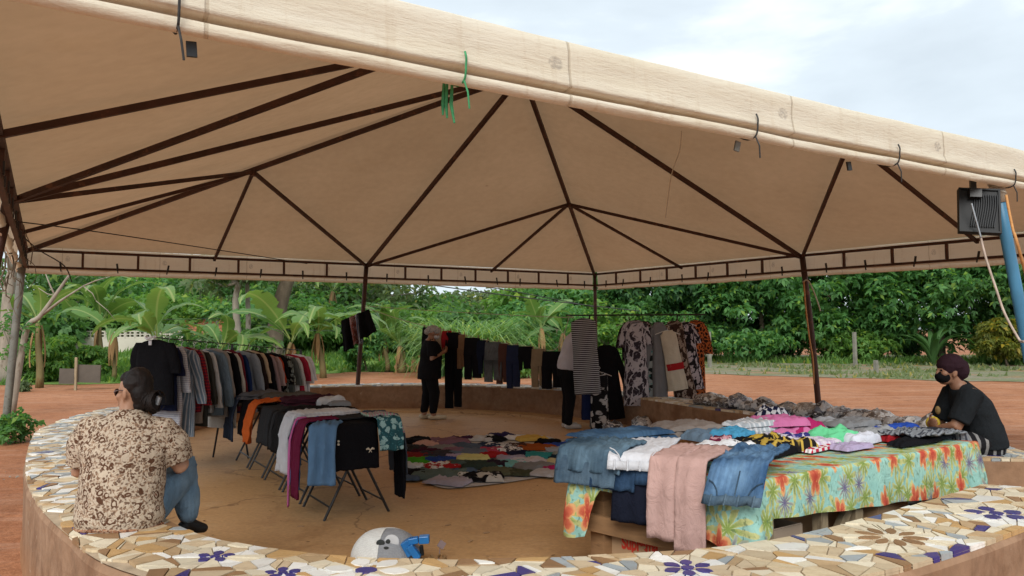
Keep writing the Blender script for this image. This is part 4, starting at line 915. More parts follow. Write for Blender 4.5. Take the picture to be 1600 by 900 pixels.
banana('banana plant with drooping leaves behind the white shirts end of the rack', 505, 590, 27, (497, 520), 8, 1.2, 5, .17, .15)
banana('banana plant with leaves reaching left of the bundle pole', 440, 592, 26, (455, 535), 7, 1.2, 6, .13, .1)
banana('clump of upright banana leaves above pale dry roots, right of the bundle pole', 628, 584, 30, (625, 540), 9, 1.0, 7, .22, .75)
banana('banana plant left of the clump with bare dry roots', 606, 584, 31, (600, 530), 6, 1.0, 8, .15, .4)
banana('banana plant with a torn leaf behind the hung trousers', 852, 590, 31, (846, 512), 6, 1.0, 9, .15, .2)
banana('banana plant with long leaves behind the right end of the hung trousers', 885, 590, 33, (880, 520), 6, 1.0, 10, .15, .15)
banana('banana plant behind the middle of the clothes rack', 352, 590, 26, (345, 545), 7, .95, 11, .12, .1)
banana('tall banana plant with a bare fan of leaves above the bundle', 515, 588, 40, (520, 455), 9, 1.35, 12, .22, .45)
# pale roots in front of the clump
mb = MB(); b = WG(642, 582)
for k in range(14): q = b + Vector((rg.uniform(-.6, .6), rg.uniform(-.2, .1), 0)); mb.tube([q, q + Vector((rg.uniform(-.12, .12), 0, .22)), q + Vector((rg.uniform(-.25, .25), .1, rg.uniform(.4, .75)))], [.05, .045, .02], 6)
tag(mb.build('dry_roots', M_DRY), 'pale dry stalks piled at the foot of the upright banana clump', 'dry stalks')
# fountain of tall grass
root = thing('tall_grass', 'big fountain shaped clump of long arching green grass behind the woman', 'tall grass', Vector((*WY(735, 560, 28).xy, gz(-1.5, 28)))); rr_ = np.random.default_rng(2); V = []
o = np.array(root.location)
for k in range(1100):
    a = rr_.uniform(0, 2 * pi); L = rr_.uniform(1.9, 4.3); lean = abs(rr_.normal(0, .34)); w = rr_.uniform(.035, .075); bx = rr_.normal(0, .45, 2); prev = None
    dx, dy = cos(a), sin(a); sd2 = np.array([-dy, dx, 0]) * w; p = np.array([bx[0], bx[1], 0.]); an = lean; pts = [p]
    for j in range(6): an += .16 + .22 * (j / 5) * L / 2.5; p = p + np.array([dx * sin(an), dy * sin(an), cos(an)]) * L / 6; pts.append(p)
    for j in range(6): k1, k2 = 1 - j / 6.5, 1 - (j + 1) / 6.5; V += [pts[j] - sd2 * k1, pts[j] + sd2 * k1, pts[j + 1] + sd2 * k2, pts[j + 1] - sd2 * k2]
link('blades', fast('blades', np.array(V), 4, FOL['reed']), root, root.location)
# white wall with pierced blocks, roof behind
Y = 35; a, b = WY(118, 545, Y), WY(292, 545, Y); root = thing('pierced_wall', 'low whitewashed garden wall with a row of pierced blocks, beyond the banana plants', 'wall', (a.x, Y, G0))
mb = MB(); h1 = EYE + (517 - 524) / F * Y; mb.box(((a.x + b.x) / 2, Y, (G0 + h1) / 2), (b.x - a.x, .2, h1 - G0)); mb.build('wall_base', M_WHITEWALL, root)
mb = MB(); mb.box((0, 0, .03), (.44, .18, .06)); mb.box((0, 0, .32), (.44, .18, .06)); mb.box((-.195, 0, .175), (.05, .18, .235)); mb.box((.195, 0, .175), (.05, .18, .235)); mb.box((0, 0, .175), (.05, .17, .235)); mb.box((0, .0, .175), (.33, .16, .04)); bm_ = mb.mesh('pierced_block', M_WHITEWALL)
nbk = int((b.x - a.x) / .46)
for k in range(nbk): link('pierced_block', bm_, root, (a.x + .25 + k * .46, Y, h1 + .003))
hs = thing('small_house', 'small house with a terracotta tiled roof glimpsed above the rack', 'house', (WY(300, 545, 36).x, 36, G0)); x0, x1 = WY(276, 545, 36).x, WY(340, 545, 36).x; zt = EYE + (517 - 520) / F * 36
mb = MB(); mb.box(((x0 + x1) / 2, 37.5, (G0 + zt) / 2), (x1 - x0, 3, zt - G0)); mb.build('wall', M_WHITEWALL, hs)
for s_ in (0, 1):
    mb = MB(); yr = (37.8, 39.55)[s_]; 
    mb.grid([[(x_, 35.7 + 1.85 * f if not s_ else 39.3 - 1.75 * f, zt + .02 + .8 * f + .03 * sin(i * 2.2)) for i, x_ in enumerate(np.linspace(x0 - .2, x1 + .2, 44))] for f in (0, .5, 1)]); mb.build('roof', M_TERRA, hs)
# far low wall right of the bundle
mb = MB(); a, b = WY(592, 525, 45), WY(660, 525, 45); mb.box(((a.x + b.x) / 2, 45, .7), (b.x - a.x, .2, 1.7)); tag(mb.build('far_wall', M_WHITEWALL), 'pale far wall seen low between the bundle and the upright banana clump', 'wall')
# two dark panels on a stake
b = WZ(118, 610, G0); root = thing('panel_stand', 'two dull brown panels on a wooden stake at the edge of the lawn', 'panel stand', b)
mb = MB(); mb.box((b.x, b.y, b.z + .45), (.06, .06, 1.0)); mb.build('stake', M_OLDWOOD, root)
for (xa, xb, ya, yb) in ((120, 157, 570, 598), (92, 116, 576, 600)):
    A, B = WY(xa, yb, b.y + .06), WY(xb, ya, b.y + .06); mb = MB(); mb.box(((A.x + B.x) / 2, b.y + .08, (A.z + B.z) / 2), (B.x - A.x, .04, B.z - A.z), Matrix.Rotation(.03, 3, 'Y')); mb.build('panel', M_BOARD, root)
# flat stone on the left
mb = MB(); b = WZ(15, 598, G0); mb.box((b.x, b.y, b.z + .15), (1.1, .5, .45), Matrix.Rotation(.5, 3, 'Z'), taper=.8); tag(mb.build('concrete_block', M_CONC), 'grey concrete block on the earth behind the grey pole', 'block')
# wires across the gap and fence wires
def wire(lab, pts, r, m, cat='cable', name='cable', grp=None):
    mb = MB(); mb.tube([Vector(v) for v in crom(pts, 8)], r, 5); return tag(mb.build(name, m), lab, cat, grp)
wire('upper dark cable crossing the sky gap above the tall grass', [WY(590, 431, 24), WY(700, 449, 26), WY(860, 470, 28), WY(1000, 486, 31)], .02, M_WIRE)
wire('lower dark cable crossing the sky gap above the tall grass', [WY(590, 436, 24), WY(700, 441, 26), WY(800, 455, 28), WY(930, 480, 31)], .018, M_WIRE)
for k, z in enumerate((498, 506, 514)): wire('%s fence wire strung between the pale posts' % ('top', 'middle', 'bottom')[k], [WY(200, z + 2, 33), WY(339, z, 33), WY(424, z + 1, 33), WY(560, z + 4, 33)], .012, M_WIRE, 'wire', 'fence_wire', 'fence wires')
# ---------------------------------------------------------------- cloth builders
def tubecloth(mb, rows, n=22, fold=.012, k=5, seed=0.0, grow=True, mi=0, capa=True, sq=2.6, xf=None):
    """flattened cloth tube; rows = (z, cx, cy, half width, half depth)"""
    G = []; U = []; zt = rows[0][0]; H = max(zt - rows[-1][0], .01)
    for (z, cx, cy, hw, hd) in rows:
        f = (zt - z) / H; row = []; ur = []
        for i in range(n):
            a = 2 * pi * i / n; c, s_ = cos(a), sin(a)
            x = cx + hw * abs(c) ** (2 / sq) * (1 if c >= 0 else -1); y = cy + hd * abs(s_) ** (2 / sq) * (1 if s_ >= 0 else -1)
            A = fold * (.25 + f if grow else 1)
            y += A * (sin(k * x / max(hw, .03) * 1.7 + seed * 5 + .8 * N3((x * 3, z * 2, seed), 2)) + .8 * N3((x * 5, z * 1.6, seed), 3)) * (1 if s_ >= 0 else .8)
            x += A * .5 * N3((z * 5, s_, seed), 2.2)
            p = Vector((x, y, z)); p = xf @ p if xf is not None else p
            row.append(p); ur.append((i / n * (2 * hw + .05) * 2, z))
        G.append(row); U.append(ur)
    mb.grid(G, closed=True, uv=np.array(U), mi=mi, capa=capa)
    return mb
def lerp_rows(keys, n):
    K = np.array(keys, float); t_ = np.linspace(0, len(K) - 1, n); return [tuple(np.interp(x, np.arange(len(K)), K[:, c]) for c in range(K.shape[1])) for x in t_]
def top_rows(w, L, d=.055, flare=1.0):
    h = w / 2; return lerp_rows([(0.0, 0, 0, .075, .012), (-.02, 0, 0, h * .62, .022), (-.055, 0, 0, h * .96, .032), (-.16, 0, 0, h * .98, d * .8), (-.4 * L, 0, 0, h * .95, d), (-.7 * L, 0, 0, h * (1 + (flare - 1) * .5), d * 1.05), (-L, 0, 0, h * flare, d * 1.1)], 22)
def sleeve_rows(sx, w, Ls, sw, d=.028):
    h = w / 2; dx = .30; return lerp_rows([(-.03, sx * (h - .07), 0, sw * .75, d), (-.10, sx * (h - .03), 0, sw, d * 1.1), (-.10 - Ls * .5, sx * (h - .01 + dx * Ls * .35), .0, sw * .9, d), (-.10 - Ls, sx * (h + dx * Ls * .55), .01, sw * .8, d * .9)], 12)
def hanger_mesh():
    mb = MB(); mb.tube([(-.19, 0, -.055), (-.1, 0, -.02), (0, 0, .012), (.1, 0, -.02), (.19, 0, -.055)], .006, 6)
    mb.tube([(0, 0, .012), (0, 0, .045), (.018, 0, .065), (.008, 0, .088), (-.014, 0, .082)], .0035, 6); return mb.mesh('hanger', [M_HANGER])
HANGER = hanger_mesh()
HANGERB = HANGER.copy(); HANGERB.materials[0] = M_BLACKP
def hang_top(name, lab, cat, pos, rotz, w, L, Ls, sw, m, grp, seed, flare=1.0, d=.05, collar=None, hang=True, tilt=0.0):
    """a top or dress on its hanger; pos = where the hanger hooks on"""
    root = thing(name, lab, cat, pos, grp, rotz); mb = MB(); off = Vector((0, 0, -.085)); xf = Matrix.Translation(off) @ Matrix.Rotation(tilt, 4, 'Y')
    tubecloth(mb, top_rows(w, L, d, flare), 26, .014, 5, seed, xf=xf); 
    if Ls > 0:
        for sx in (-1, 1): tubecloth(mb, sleeve_rows(sx, w, Ls, sw), 14, .008, 3, seed + sx, xf=xf)
    mb.build('cloth', m, root, smooth=True, local=True)
    if collar:
        c = MB(); pts = [(sx * .07 * cos(q), -.035 + .045 * sin(q), -.075 + .02 * abs(cos(q))) for q in np.linspace(pi, 2 * pi, 9) for sx in (1,)]
        c.tube(pts, .014, 6); c.box((0, -.052, -.115), (.045, .006, .05)); c.build('collar', collar, root, local=True)
    if hang: o = link('hanger', HANGER if seed % 2 else HANGERB, root, (0, 0, -.088), False)
    return root
def folded(mb, c, w, d, h, rotz, seed, layers=1, crump=.5, shape='rect', mi=0, nu=26, nv=18):
    """cloth lying on a surface: folded slab or crumpled lump; c = centre on the surface"""
    R = Matrix.Translation(Vector(c)) @ Matrix.Rotation(rotz, 4, 'Z')
    for ly in range(layers):
        G = []; U = []; z0 = h * ly / layers; hh = h / layers; sx = 1 - .05 * ly + .05 * N3((ly, seed, 0), 3); sy = 1 - .04 * ly; ox = .05 * w * N3((seed, ly, 2), 3); oy = .05 * d * N3((ly, 5, seed), 3)
        for j in range(nv + 1):
            v = -1 + 2 * j / nv; row = []; ur = []
            for i in range(nu + 1):
                u = -1 + 2 * i / nu; wx = 1.0
                if shape == 'tee' and abs(v) > .45: wx = .62 if u < .35 else .62
                ex = 1 + .10 * N3((v * 1.5, seed, ly), 1.3); ey = 1 + .13 * N3((u * 1.5, seed + 3, ly), 1.3)
                x = u * w / 2 * sx * ex; y = v * d / 2 * sy * ey
                if shape == 'tee': # sleeves stick out near one end
                    x *= 1 if u < .15 else 1; y *= .66 + .34 * min(1, max(0, (u - .2) / .12)) if True else 1
                if shape == 'long': y *= .8 + .2 * (1 - (u + 1) / 2)
                e_ = (1 - abs(u) ** 7) * (1 - abs(v) ** 7); prof_ = max(e_, 0) ** .35
                f1 = N3((x * 5, y * 9, seed), 1.6, seed % 7); rid = (1 - abs(N3((x * 6, y * 3.5, seed), 1.4, seed % 5)) * 2.2)
                f2 = 1 - abs(N3((x * 13 + y * 4, y * 8, seed), 1.5, seed % 3)) * 3; f3 = max(0, 1 - abs(N3((x * 7 + f1 * .9, y * 11 + f1 * .5, seed), 1.3, seed % 9)) * 3.2) ** 2; z = z0 + prof_ * (hh * (.70 + min(crump, 1) * (.5 * f1 + .35 * max(rid, 0))) + min(crump, 1.2) * (.011 * f3 + .005 * max(f2, -.5)))
                if ly: z = max(z, z0 * prof_)
                row.append(R @ Vector((x + ox, y + oy, max(z, .0015) + .002))); ur.append((x, y))
            G.append(row); U.append(ur)
        mb.grid(G, uv=np.array(U), mi=mi)
    return mb
def drape(mb, e, out, w, a, b, seed, th=.012, fold=.012, legs=False, mi=0, gap=.012, along=None, skew=0.0, nv=16, narrow=0.0, lift=.01):
    """cloth lying a metres on top and hanging b metres over the edge; e = mid point on the edge, out = outward direction"""
    out = Vector(out).normalized(); al = Vector(along) if along else Vector((-out.y, out.x, 0)); e = Vector(e); nu = 30; tot = a + b; half = []
    spans = [(-.5, .5)] if not legs else [(-.5, .01), (-.02, .5)]
    for si, (v0, v1) in enumerate(spans):
        G = []; U = []
        extra = (.05 if si else 0.0) if legs else 0
        for i in range(nu + 1):
            q = -a + (tot + extra) * i / nu; row = []; ur = []
            for j in range(nv + 1):
                v = v0 + (v1 - v0) * j / nv; r_ = .03
                if q < -r_: o_, z = q, lift + gap
                elif q < r_: t_ = (q + r_) / (2 * r_) * pi / 2; o_, z = -r_ + r_ * sin(t_) * 1.6, lift + gap - r_ * (1 - cos(t_))
                else: o_, z = r_ * .6 + .03 * (1 - exp(-(q - r_) * 6)), lift + gap - r_ - (q - r_)
                h_ = min(1, max(0, q + .12) / .3)
                wv = fold * (sin(v * 17 + seed * 3 + q * 1.2) * .8 + 1.2 * N3((v * 5, q * 2.2, seed), 1.5)) + si * .007
                wt = fold * (.5 * N3((v * 7, q * 9, seed), 2) + .3 + 1.3 * max(0, 1 - abs(N3((v * 5 + q * 2, q * 6, seed), 1.6)) * 3) ** 2)
                wv += fold * .9 * max(0, 1 - abs(N3((v * 4 + q, q * 3.2, seed + 5), 1.7)) * 3) ** 2 * h_; o2 = o_ + (wv + fold + lift * .9) * h_; z2 = z + (abs(wv) * .6 + abs(wt)) * (1 - h_)
                wid = w * (1 - narrow * min(1, max(0, q / max(b, .01)))) * (1 + .04 * N3((q * 3, seed, v), 1))
                p = e + out * o2 + al * (v * wid + skew * q) + Vector((0, 0, z2 + .01 * N3((v * 4, q * 3, seed), 2) * h_)); row.append(p); ur.append((v * w, q))
            G.append(row); U.append(ur)
        mb.grid(G, uv=np.array(U), mi=mi)
    return mb
def jeans_seams(o, e, out, w, b, seed, m, fold, lift, al=None, skew=0.0):
    out = Vector(out).normalized(); al = Vector(al) if al is not None else Vector((-out.y, out.x, 0)); e = Vector(e)
    def P(v, q, k=.017):
        r_ = .03; wv = fold * (sin(v * 17 + seed * 3 + q * 1.2) * .8 + 1.2 * N3((v * 5, q * 2.2, seed), 1.5)); h_ = min(1, max(0, q + .12) / .3)
        return e + out * (r_ * .6 + .03 * (1 - exp(-(max(q, r_) - r_) * 6)) + (wv + fold + lift * .9) * h_ + k) + al * (v * w * (1 + .04 * N3((q * 3, seed, v), 1)) + skew * q) + Vector((0, 0, lift + .012 - r_ - (q - r_)))
    vs = np.linspace(-.49, .49, 15); mb = MB(); mb.grid([[P(v, q, .020) for v in vs] for q in (b - .042, b - .022, b + .003)]); wb_ = solid(mb.build('waistband', m, o, smooth=True), .006)
    for v in (-.36, -.12, .10, .36): mb = MB(); mb.tube([P(v, b - .05, .026), P(v, b - .022, .03), P(v, b + .004, .026)], .006, 5); mb.build('belt_loop', m, o)
    mb = MB()
    for pts in ([P(0.03, q, .015) for q in np.linspace(max(b - .17, .03), b - .04, 6)], [P(v, q, .015) for v, q in ((-.46, b - .11), (-.38, b - .10), (-.30, b - .075), (-.26, b - .045))], [P(v, q, .015) for v, q in ((.46, b - .11), (.38, b - .10), (.30, b - .075), (.26, b - .045))]): mb.tube(pts, .0035, 5)
    mb.build('stitching', m, o)
def lay(name, lab, cat, c, w, d, h, rot, seed, m, grp, layers=1, crump=.5, shape='rect', nu=38, nv=26):
    mb = MB(); folded(mb, c, w, d, h, rot, seed, layers, crump * (1.5 if layers == 1 else 1.8), shape, 0, nu, nv); return tag(mb.build(name, m, smooth=True), lab, cat, grp)
def over(name, lab, cat, e, out, w, a, b, seed, m, grp, **kw):
    mb = MB(); drape(mb, e, out, w, a, b, seed, **kw); return solid(tag(mb.build(name, m, smooth=True), lab, cat, grp), .012, 1)

# ---------------------------------------------------------------- left clothes rack
RA, RB = Vector((-3.72, 7.85, 1.46)), Vector((-3.02, 10.75, 1.25)); rd = (RB - RA); RL_ = rd.length; rot_r = atan2(rd.y, rd.x) - pi / 2
rack = thing('clothes_rack', 'long low clothes rack of black tube crowded with shirts, left of the folding tables', 'clothes rack', ((RA.x + RB.x) / 2, (RA.y + RB.y) / 2, 0))
mb = MB(); mb.tube([RA - rd * .02, RB + rd * .02], .006, 6); mb.build('rail', M_BLACKM, rack)
px_ = Vector((rd.y, -rd.x, 0)).normalized()
for e_, z in ((RA + rd * .46, 0), (RB + rd * .012, 0)):
    for s_ in (-1, 1): mb = MB(); mb.tube([e_, Vector((e_.x, e_.y, 0)) + px_ * .24 * s_], .012, 8); mb.build('leg', M_BLACKM, rack)
rackl = [('polo_shirt', 'black polo shirt with a white neck label, front of the left rack', 'black', .66, .24, .10, 'w'), ('t_shirt', 'navy t-shirt right behind the black polo on the left rack', 'navy', .68, .22, .09, ''),
    ('shirt', 'pale grey lilac long shirt third from the front of the left rack', ('lgrey', 'hstripe', (.34, .33, .40), None, 1.6), .92, .40, .075, ''), ('shirt', 'pale blue grey long striped shirt just before the red plaid one', ('steel', 'vstripe', (.42, .45, .50), None, .6), .95, .5, .07, ''),
    ('plaid_shirt', 'red plaid shirt with dark checks near the front of the left rack', ('red', 'check', (.03, .012, .03), None, 1.4), .70, .52, .075, ''), ('shirt', 'grey beige shirt right behind the red plaid one', 'taupe', .82, .5, .07, ''), ('shirt', 'dark charcoal olive shirt two behind the red plaid one', (( .035, .034, .030),), .84, .5, .075, ''),
    ('shirt', 'light grey long-sleeved shirt before the denim blue one', 'lgrey', .70, .54, .06, ''), ('denim_shirt', 'faded denim blue shirt in the front half of the left rack', ((.10, .15, .20), 'denim', (.17, .23, .29)), .74, .54, .07, ''), ('shirt', 'taupe grey shirt between the denim blue and the black one', (( .27, .245, .23),), .78, .52, .06, ''),
    ('shirt', 'black shirt hanging directly before the cream one on the left rack', 'black', .74, .5, .08, ''), ('shirt', 'long cream white shirt with hanging sleeves, middle of the left rack', (( .48, .455, .42),), .90, .54, .075, ''), ('t_shirt', 'dark red top squeezed between the cream and the navy shirt', 'dred', .72, .5, .06, ''),
    ('shirt', 'deep navy blue shirt in the middle of the left rack', ((.014, .03, .10),), .72, .46, .08, ''), ('shirt', 'grey blue shirt right behind the navy one', (( .24, .27, .31),), .74, .5, .07, ''), ('jacket', 'very dark brown jacket behind the grey blue shirt', ((.022, .014, .012),), .74, .5, .08, ''),
    ('t_shirt', 'beige top peeping out beside the dark brown jacket', 'beige', .66, .3, .06, ''), ('blouse', 'black blouse between the beige and the mauve top', 'black', .76, .44, .07, ''), ('shirt', 'pale mauve shirt before the orange one', (( .30, .22, .24),), .74, .5, .065, ''), ('shirt', 'pinkish grey shirt touching the orange one', (( .36, .27, .27),), .70, .3, .065, ''),
    ('t_shirt', 'orange red t-shirt in the rear half of the left rack', ((.36, .045, .014),), .62, .26, .085, ''), ('t_shirt', 'black t-shirt right behind the orange one', 'black', .78, .22, .085, ''), ('blouse', 'black blouse with small white flowers', ('black', 'floral', (.30, .34, .32), (.02, .02, .02), 1.6), .80, .3, .08, ''),
    ('shirt', 'dark grey green shirt behind the flowered black blouse', ((.10, .115, .115),), .76, .3, .075, ''), ('t_shirt', 'grey white shirt before the crimson one', 'lgrey', .74, .3, .07, ''), ('t_shirt', 'crimson top between two white shirts at the rear of the rack', ((.34, .022, .05),), .60, .26, .08, ''),
    ('shirt', 'white shirt second from the far end of the left rack', 'white', .78, .28, .08, ''), ('shirt', 'white shirt at the far end of the left rack', ((.62, .63, .68),), .72, .26, .09, '')]
for i, (nm, lab, m, L, Ls, sw, fl_) in enumerate(rackl):
    f = (i + .15) / len(rackl); q = RA + rd * f + Vector((0, 0, .012))
    M = fab(m) if isinstance(m, str) else fabric(*(m if not isinstance(m[0], str) else (PAL[m[0]], *m[1:])))
    r2 = rg.uniform(-.26, .10); w = .47 + rg.uniform(-.02, .06) + (.12 if i == 0 else 0)
    if ' shirt' in lab and i > 6 : w -= .02
    hang_top(nm, lab, 'shirt' if nm != 'jacket' else 'jacket', q + Vector((0, 0, .05 if i == 0 else rg.uniform(-.025, .02))), rot_r + r2 + (-.26 if i == 0 else -.1), w, L, Ls, sw, M, 'clothes on the left rack', i + 1, 1.02, .045 if i else .06, fab('white') if fl_ else None)

# ---------------------------------------------------------------- row of folding tables with clothes
TD = Vector((-.52, .855, 0)).normalized(); TE = Vector((TD.y, -TD.x, 0)); T0 = Vector((-1.42, 6.50, 0)); TOP = .735
tabs = []
tl = ['nearest of the five black folding tables, with the bow decorated cloth over its front', 'second nearest black folding table, beside the maroon and blue clothes', 'middle black folding table of the row, under the charcoal cloth', 'fourth black folding table, under the orange cloth', 'farthest black folding table, next to the rack']
for k in range(5):
    c = T0 + TD * .70 * k; root = thing('folding_table', tl[k], 'table', c, 'folding tables in a row', atan2(TE.y, TE.x))
    mb = MB(); mb.box((0, 0, TOP - .012), (.66, .66, .024)); mb.build('tabletop', M_BLACKM, root, local=True)
    for s_ in (-1, 1):
        for y in (-.29, .29):
            yy = y * (1 if s_ > 0 else .9); mb = MB(); mb.tube([(-.28 * s_, yy, 0.0), (-.27 * s_, yy, .02), (.07 * s_, yy, TOP - .025)], .0115, 8); mb.build('leg', M_BLACKM, root, local=True)
        mb = MB(); yw = .29 if s_ > 0 else .261; mb.tube([(-.232 * s_, -yw, .1), (-.232 * s_, yw, .1)], .008, 6); mb.build('crossbar', M_BLACKM, root, local=True)
TG_ = 'clothes on the folding tables'
def tpt(k, u, v, dz=0): return T0 + TD * (.70 * k + v) + TE * u + Vector((0, 0, TOP + dz))   # u to the right, v away
fr = -TD; lf = -TE; rt = TE
over('black_jacket', 'black cloth with a small white bow hanging over the front of the nearest folding table', 'clothing', tpt(0, -.06, -.33), fr, .40, .30, .36, 3, fab('black'), TG_, fold=.006)
jk = bpy.data.objects[-1]; jk = [o for o in COL.objects if o.name.startswith('black_jacket')][0]
bw = MB(); q = tpt(0, .065, -.33, -.19) + fr * .065
for s_ in (-1, 1): bw.tube([q, q + TE * .018 * s_ + Vector((0, 0, .012)), q + TE * .034 * s_ + Vector((0, 0, .006))], [.004, .010, .006], 6); bw.tube([q, q + TE * .012 * s_ + Vector((0, 0, -.02))], [.004, .003], 5)
bw.build('bow', fab('cream'), jk)
bt = MB()
for z in (-.10, -.125): bt.tube([tpt(0, -.20, -.33, z) + fr * .055, tpt(0, -.20, -.33, z) + fr * .066], .009, 8)
bt.build('button', fab('cream'), jk)
over('trousers', 'charcoal trousers lying across the back of the nearest folding table', 'clothing', tpt(0, .33, .02), rt, .30, .5, .16, 5, fab('charcoal'), TG_, fold=.006, lift=.03)
over('t_shirt', 'slate grey t-shirt draped over the right front corner of the nearest folding table', 'clothing', tpt(0, .345, -.06), rt, .36, .16, .52, 7, fab(('slate',)) if 0 else fabric((.07, .085, .11)), TG_, fold=.014, lift=.05)
over('printed_shirt', 'teal and white printed top over the front right corner of the nearest folding table', 'clothing', tpt(0, .24, -.335), fr, .20, .18, .26, 8, fabric((.03, .10, .12), 'floral', (.32, .50, .50), (.06, .2, .22), 1.8), TG_, fold=.012, lift=.045)
over('striped_shirt', 'top with pale green and pink stripes on the right edge of the nearest folding table', 'clothing', tpt(0, .30, -.22), rt, .18, .22, .16, 9, fabric((.32, .42, .33), 'hstripe', (.45, .22, .30), None, 1.5), TG_, lift=.06)
over('black_shirt', 'black garment hanging low behind the right leg of the nearest folding table', 'clothing', tpt(0, .33, -.22), rt, .16, .05, .66, 10, fab('black'), TG_, fold=.012, gap=.02, narrow=-.4)
lay('shirt', 'folded white shirts lying flat at the back of the nearest folding table', 'clothing', tpt(0, -.10, .27, .035), .60, .34, .05, atan2(TE.y, TE.x) + .1, 11, fabric((.50, .53, .58), 'check', (.60, .62, .66), None, 1.2), TG_, 3, .25)
lay('jeans', 'black folded trousers under the flat white shirts', 'clothing', tpt(0, -.02, .16, .004), .62, .46, .032, atan2(TE.y, TE.x), 12, fab('black'), TG_, 2, .2)
over('shirt', 'white shirt hanging over the left side of the second folding table', 'clothing', tpt(0, -.34, .36), lf, .30, .22, .50, 13, fabric((.52, .53, .57)), TG_, fold=.016, lift=.05)
over('shirt', 'dark teal shirt hanging between the white and the blue shirts', 'clothing', tpt(0, -.345, .20), lf, .12, .2, .34, 14, fabric((.03, .10, .14)), TG_, fold=.012, lift=.03)
over('shirt', 'bright blue shirt hanging left of the maroon cloth', 'clothing', tpt(0, -.35, .05), lf, .30, .2, .54, 15, fabric((.075, .20, .42)), TG_, fold=.014, lift=.02)
over('scarf', 'maroon cloth hanging straight down the left side of the nearest folding table', 'clothing', tpt(0, -.37, -.07), lf, .19, .25, .62, 16, fab('maroon'), TG_, fold=.010, lift=.035)
over('shirt', 'steel blue shirt hanging right of the maroon cloth at the left front corner', 'clothing', tpt(0, -.30, -.335), (fr + lf * .6), .22, .2, .46, 17, fabric((.10, .19, .32)), TG_, fold=.014, lift=.015)
over('ribbon', 'narrow pink ribbon dangling nearly to the floor left of the maroon cloth', 'ribbon', tpt(0, -.385, .04), lf, .035, .06, .72, 18, fabric((.50, .13, .32)), TG_, fold=.004, nv=4, lift=.05)
over('shirt', 'charcoal cloth hanging over the left side of the middle folding table', 'clothing', tpt(2, -.33, -.15), lf, .62, .4, .34, 19, fab('charcoal'), TG_, fold=.012)
over('shirt', 'black cloth hanging over the left side of the second folding table', 'clothing', tpt(1, -.33, .12), lf, .52, .4, .36, 20, fabric((.012, .012, .013)), TG_, fold=.012)
over('t_shirt', 'orange t-shirt hanging over the left side of the fourth folding table', 'clothing', tpt(2, -.345, .34), lf, .34, .3, .40, 21, fab('orange'), TG_, fold=.02, lift=.04, narrow=.25)
over('trousers', 'black trousers hanging left of the orange t-shirt', 'clothing', tpt(3, -.33, .08), lf, .42, .3, .36, 22, fab('black'), TG_, fold=.014)
over('jacket', 'dark navy denim jacket hanging over the farthest folding table', 'clothing', tpt(4, -.34, -.02), lf, .52, .3, .48, 23, fabric((.022, .032, .055), 'denim', (.035, .05, .085)), TG_, fold=.016, lift=.03)
lay('jumper', 'grey folded jumper on the farthest folding table', 'clothing', tpt(4, -.1, -.2, .02), .5, .3, .08, 1.2, 24, fabric((.10, .105, .12)), TG_, 2, .5)
lay('jumper', 'greyish brown folded jumper on the fourth folding table', 'clothing', tpt(3, .05, -.1, .02), .55, .4, .09, .6, 25, fabric((.085, .08, .072)), TG_, 2, .5)
lay('knitted_jumper', 'dark burgundy knitted jumper on the middle folding table', 'clothing', tpt(2, .12, .1, .02), .6, .4, .09, .5, 26, fabric((.06, .018, .03), 'hstripe', (.035, .012, .02), None, 1.2), TG_, 2, .5)
lay('folded_cloth', 'pale grey rolled cloth at the right edge of the middle folding table', 'clothing', tpt(2, .27, -.12, .02), .28, .14, .10, .7, 27, fab('lgrey'), TG_, 1, .4)
lay('folded_cloth', 'black clothes piled on the second folding table', 'clothing', tpt(1, .0, .0, .004), .6, .6, .06, .5, 28, fab('black'), TG_, 2, .5)
lay('cap', 'small grey folded piece on the second folding table beside the white shirts', 'clothing', tpt(1, .2, .1, .06), .2, .16, .05, .5, 29, fab('grey'), TG_, 1, .4)

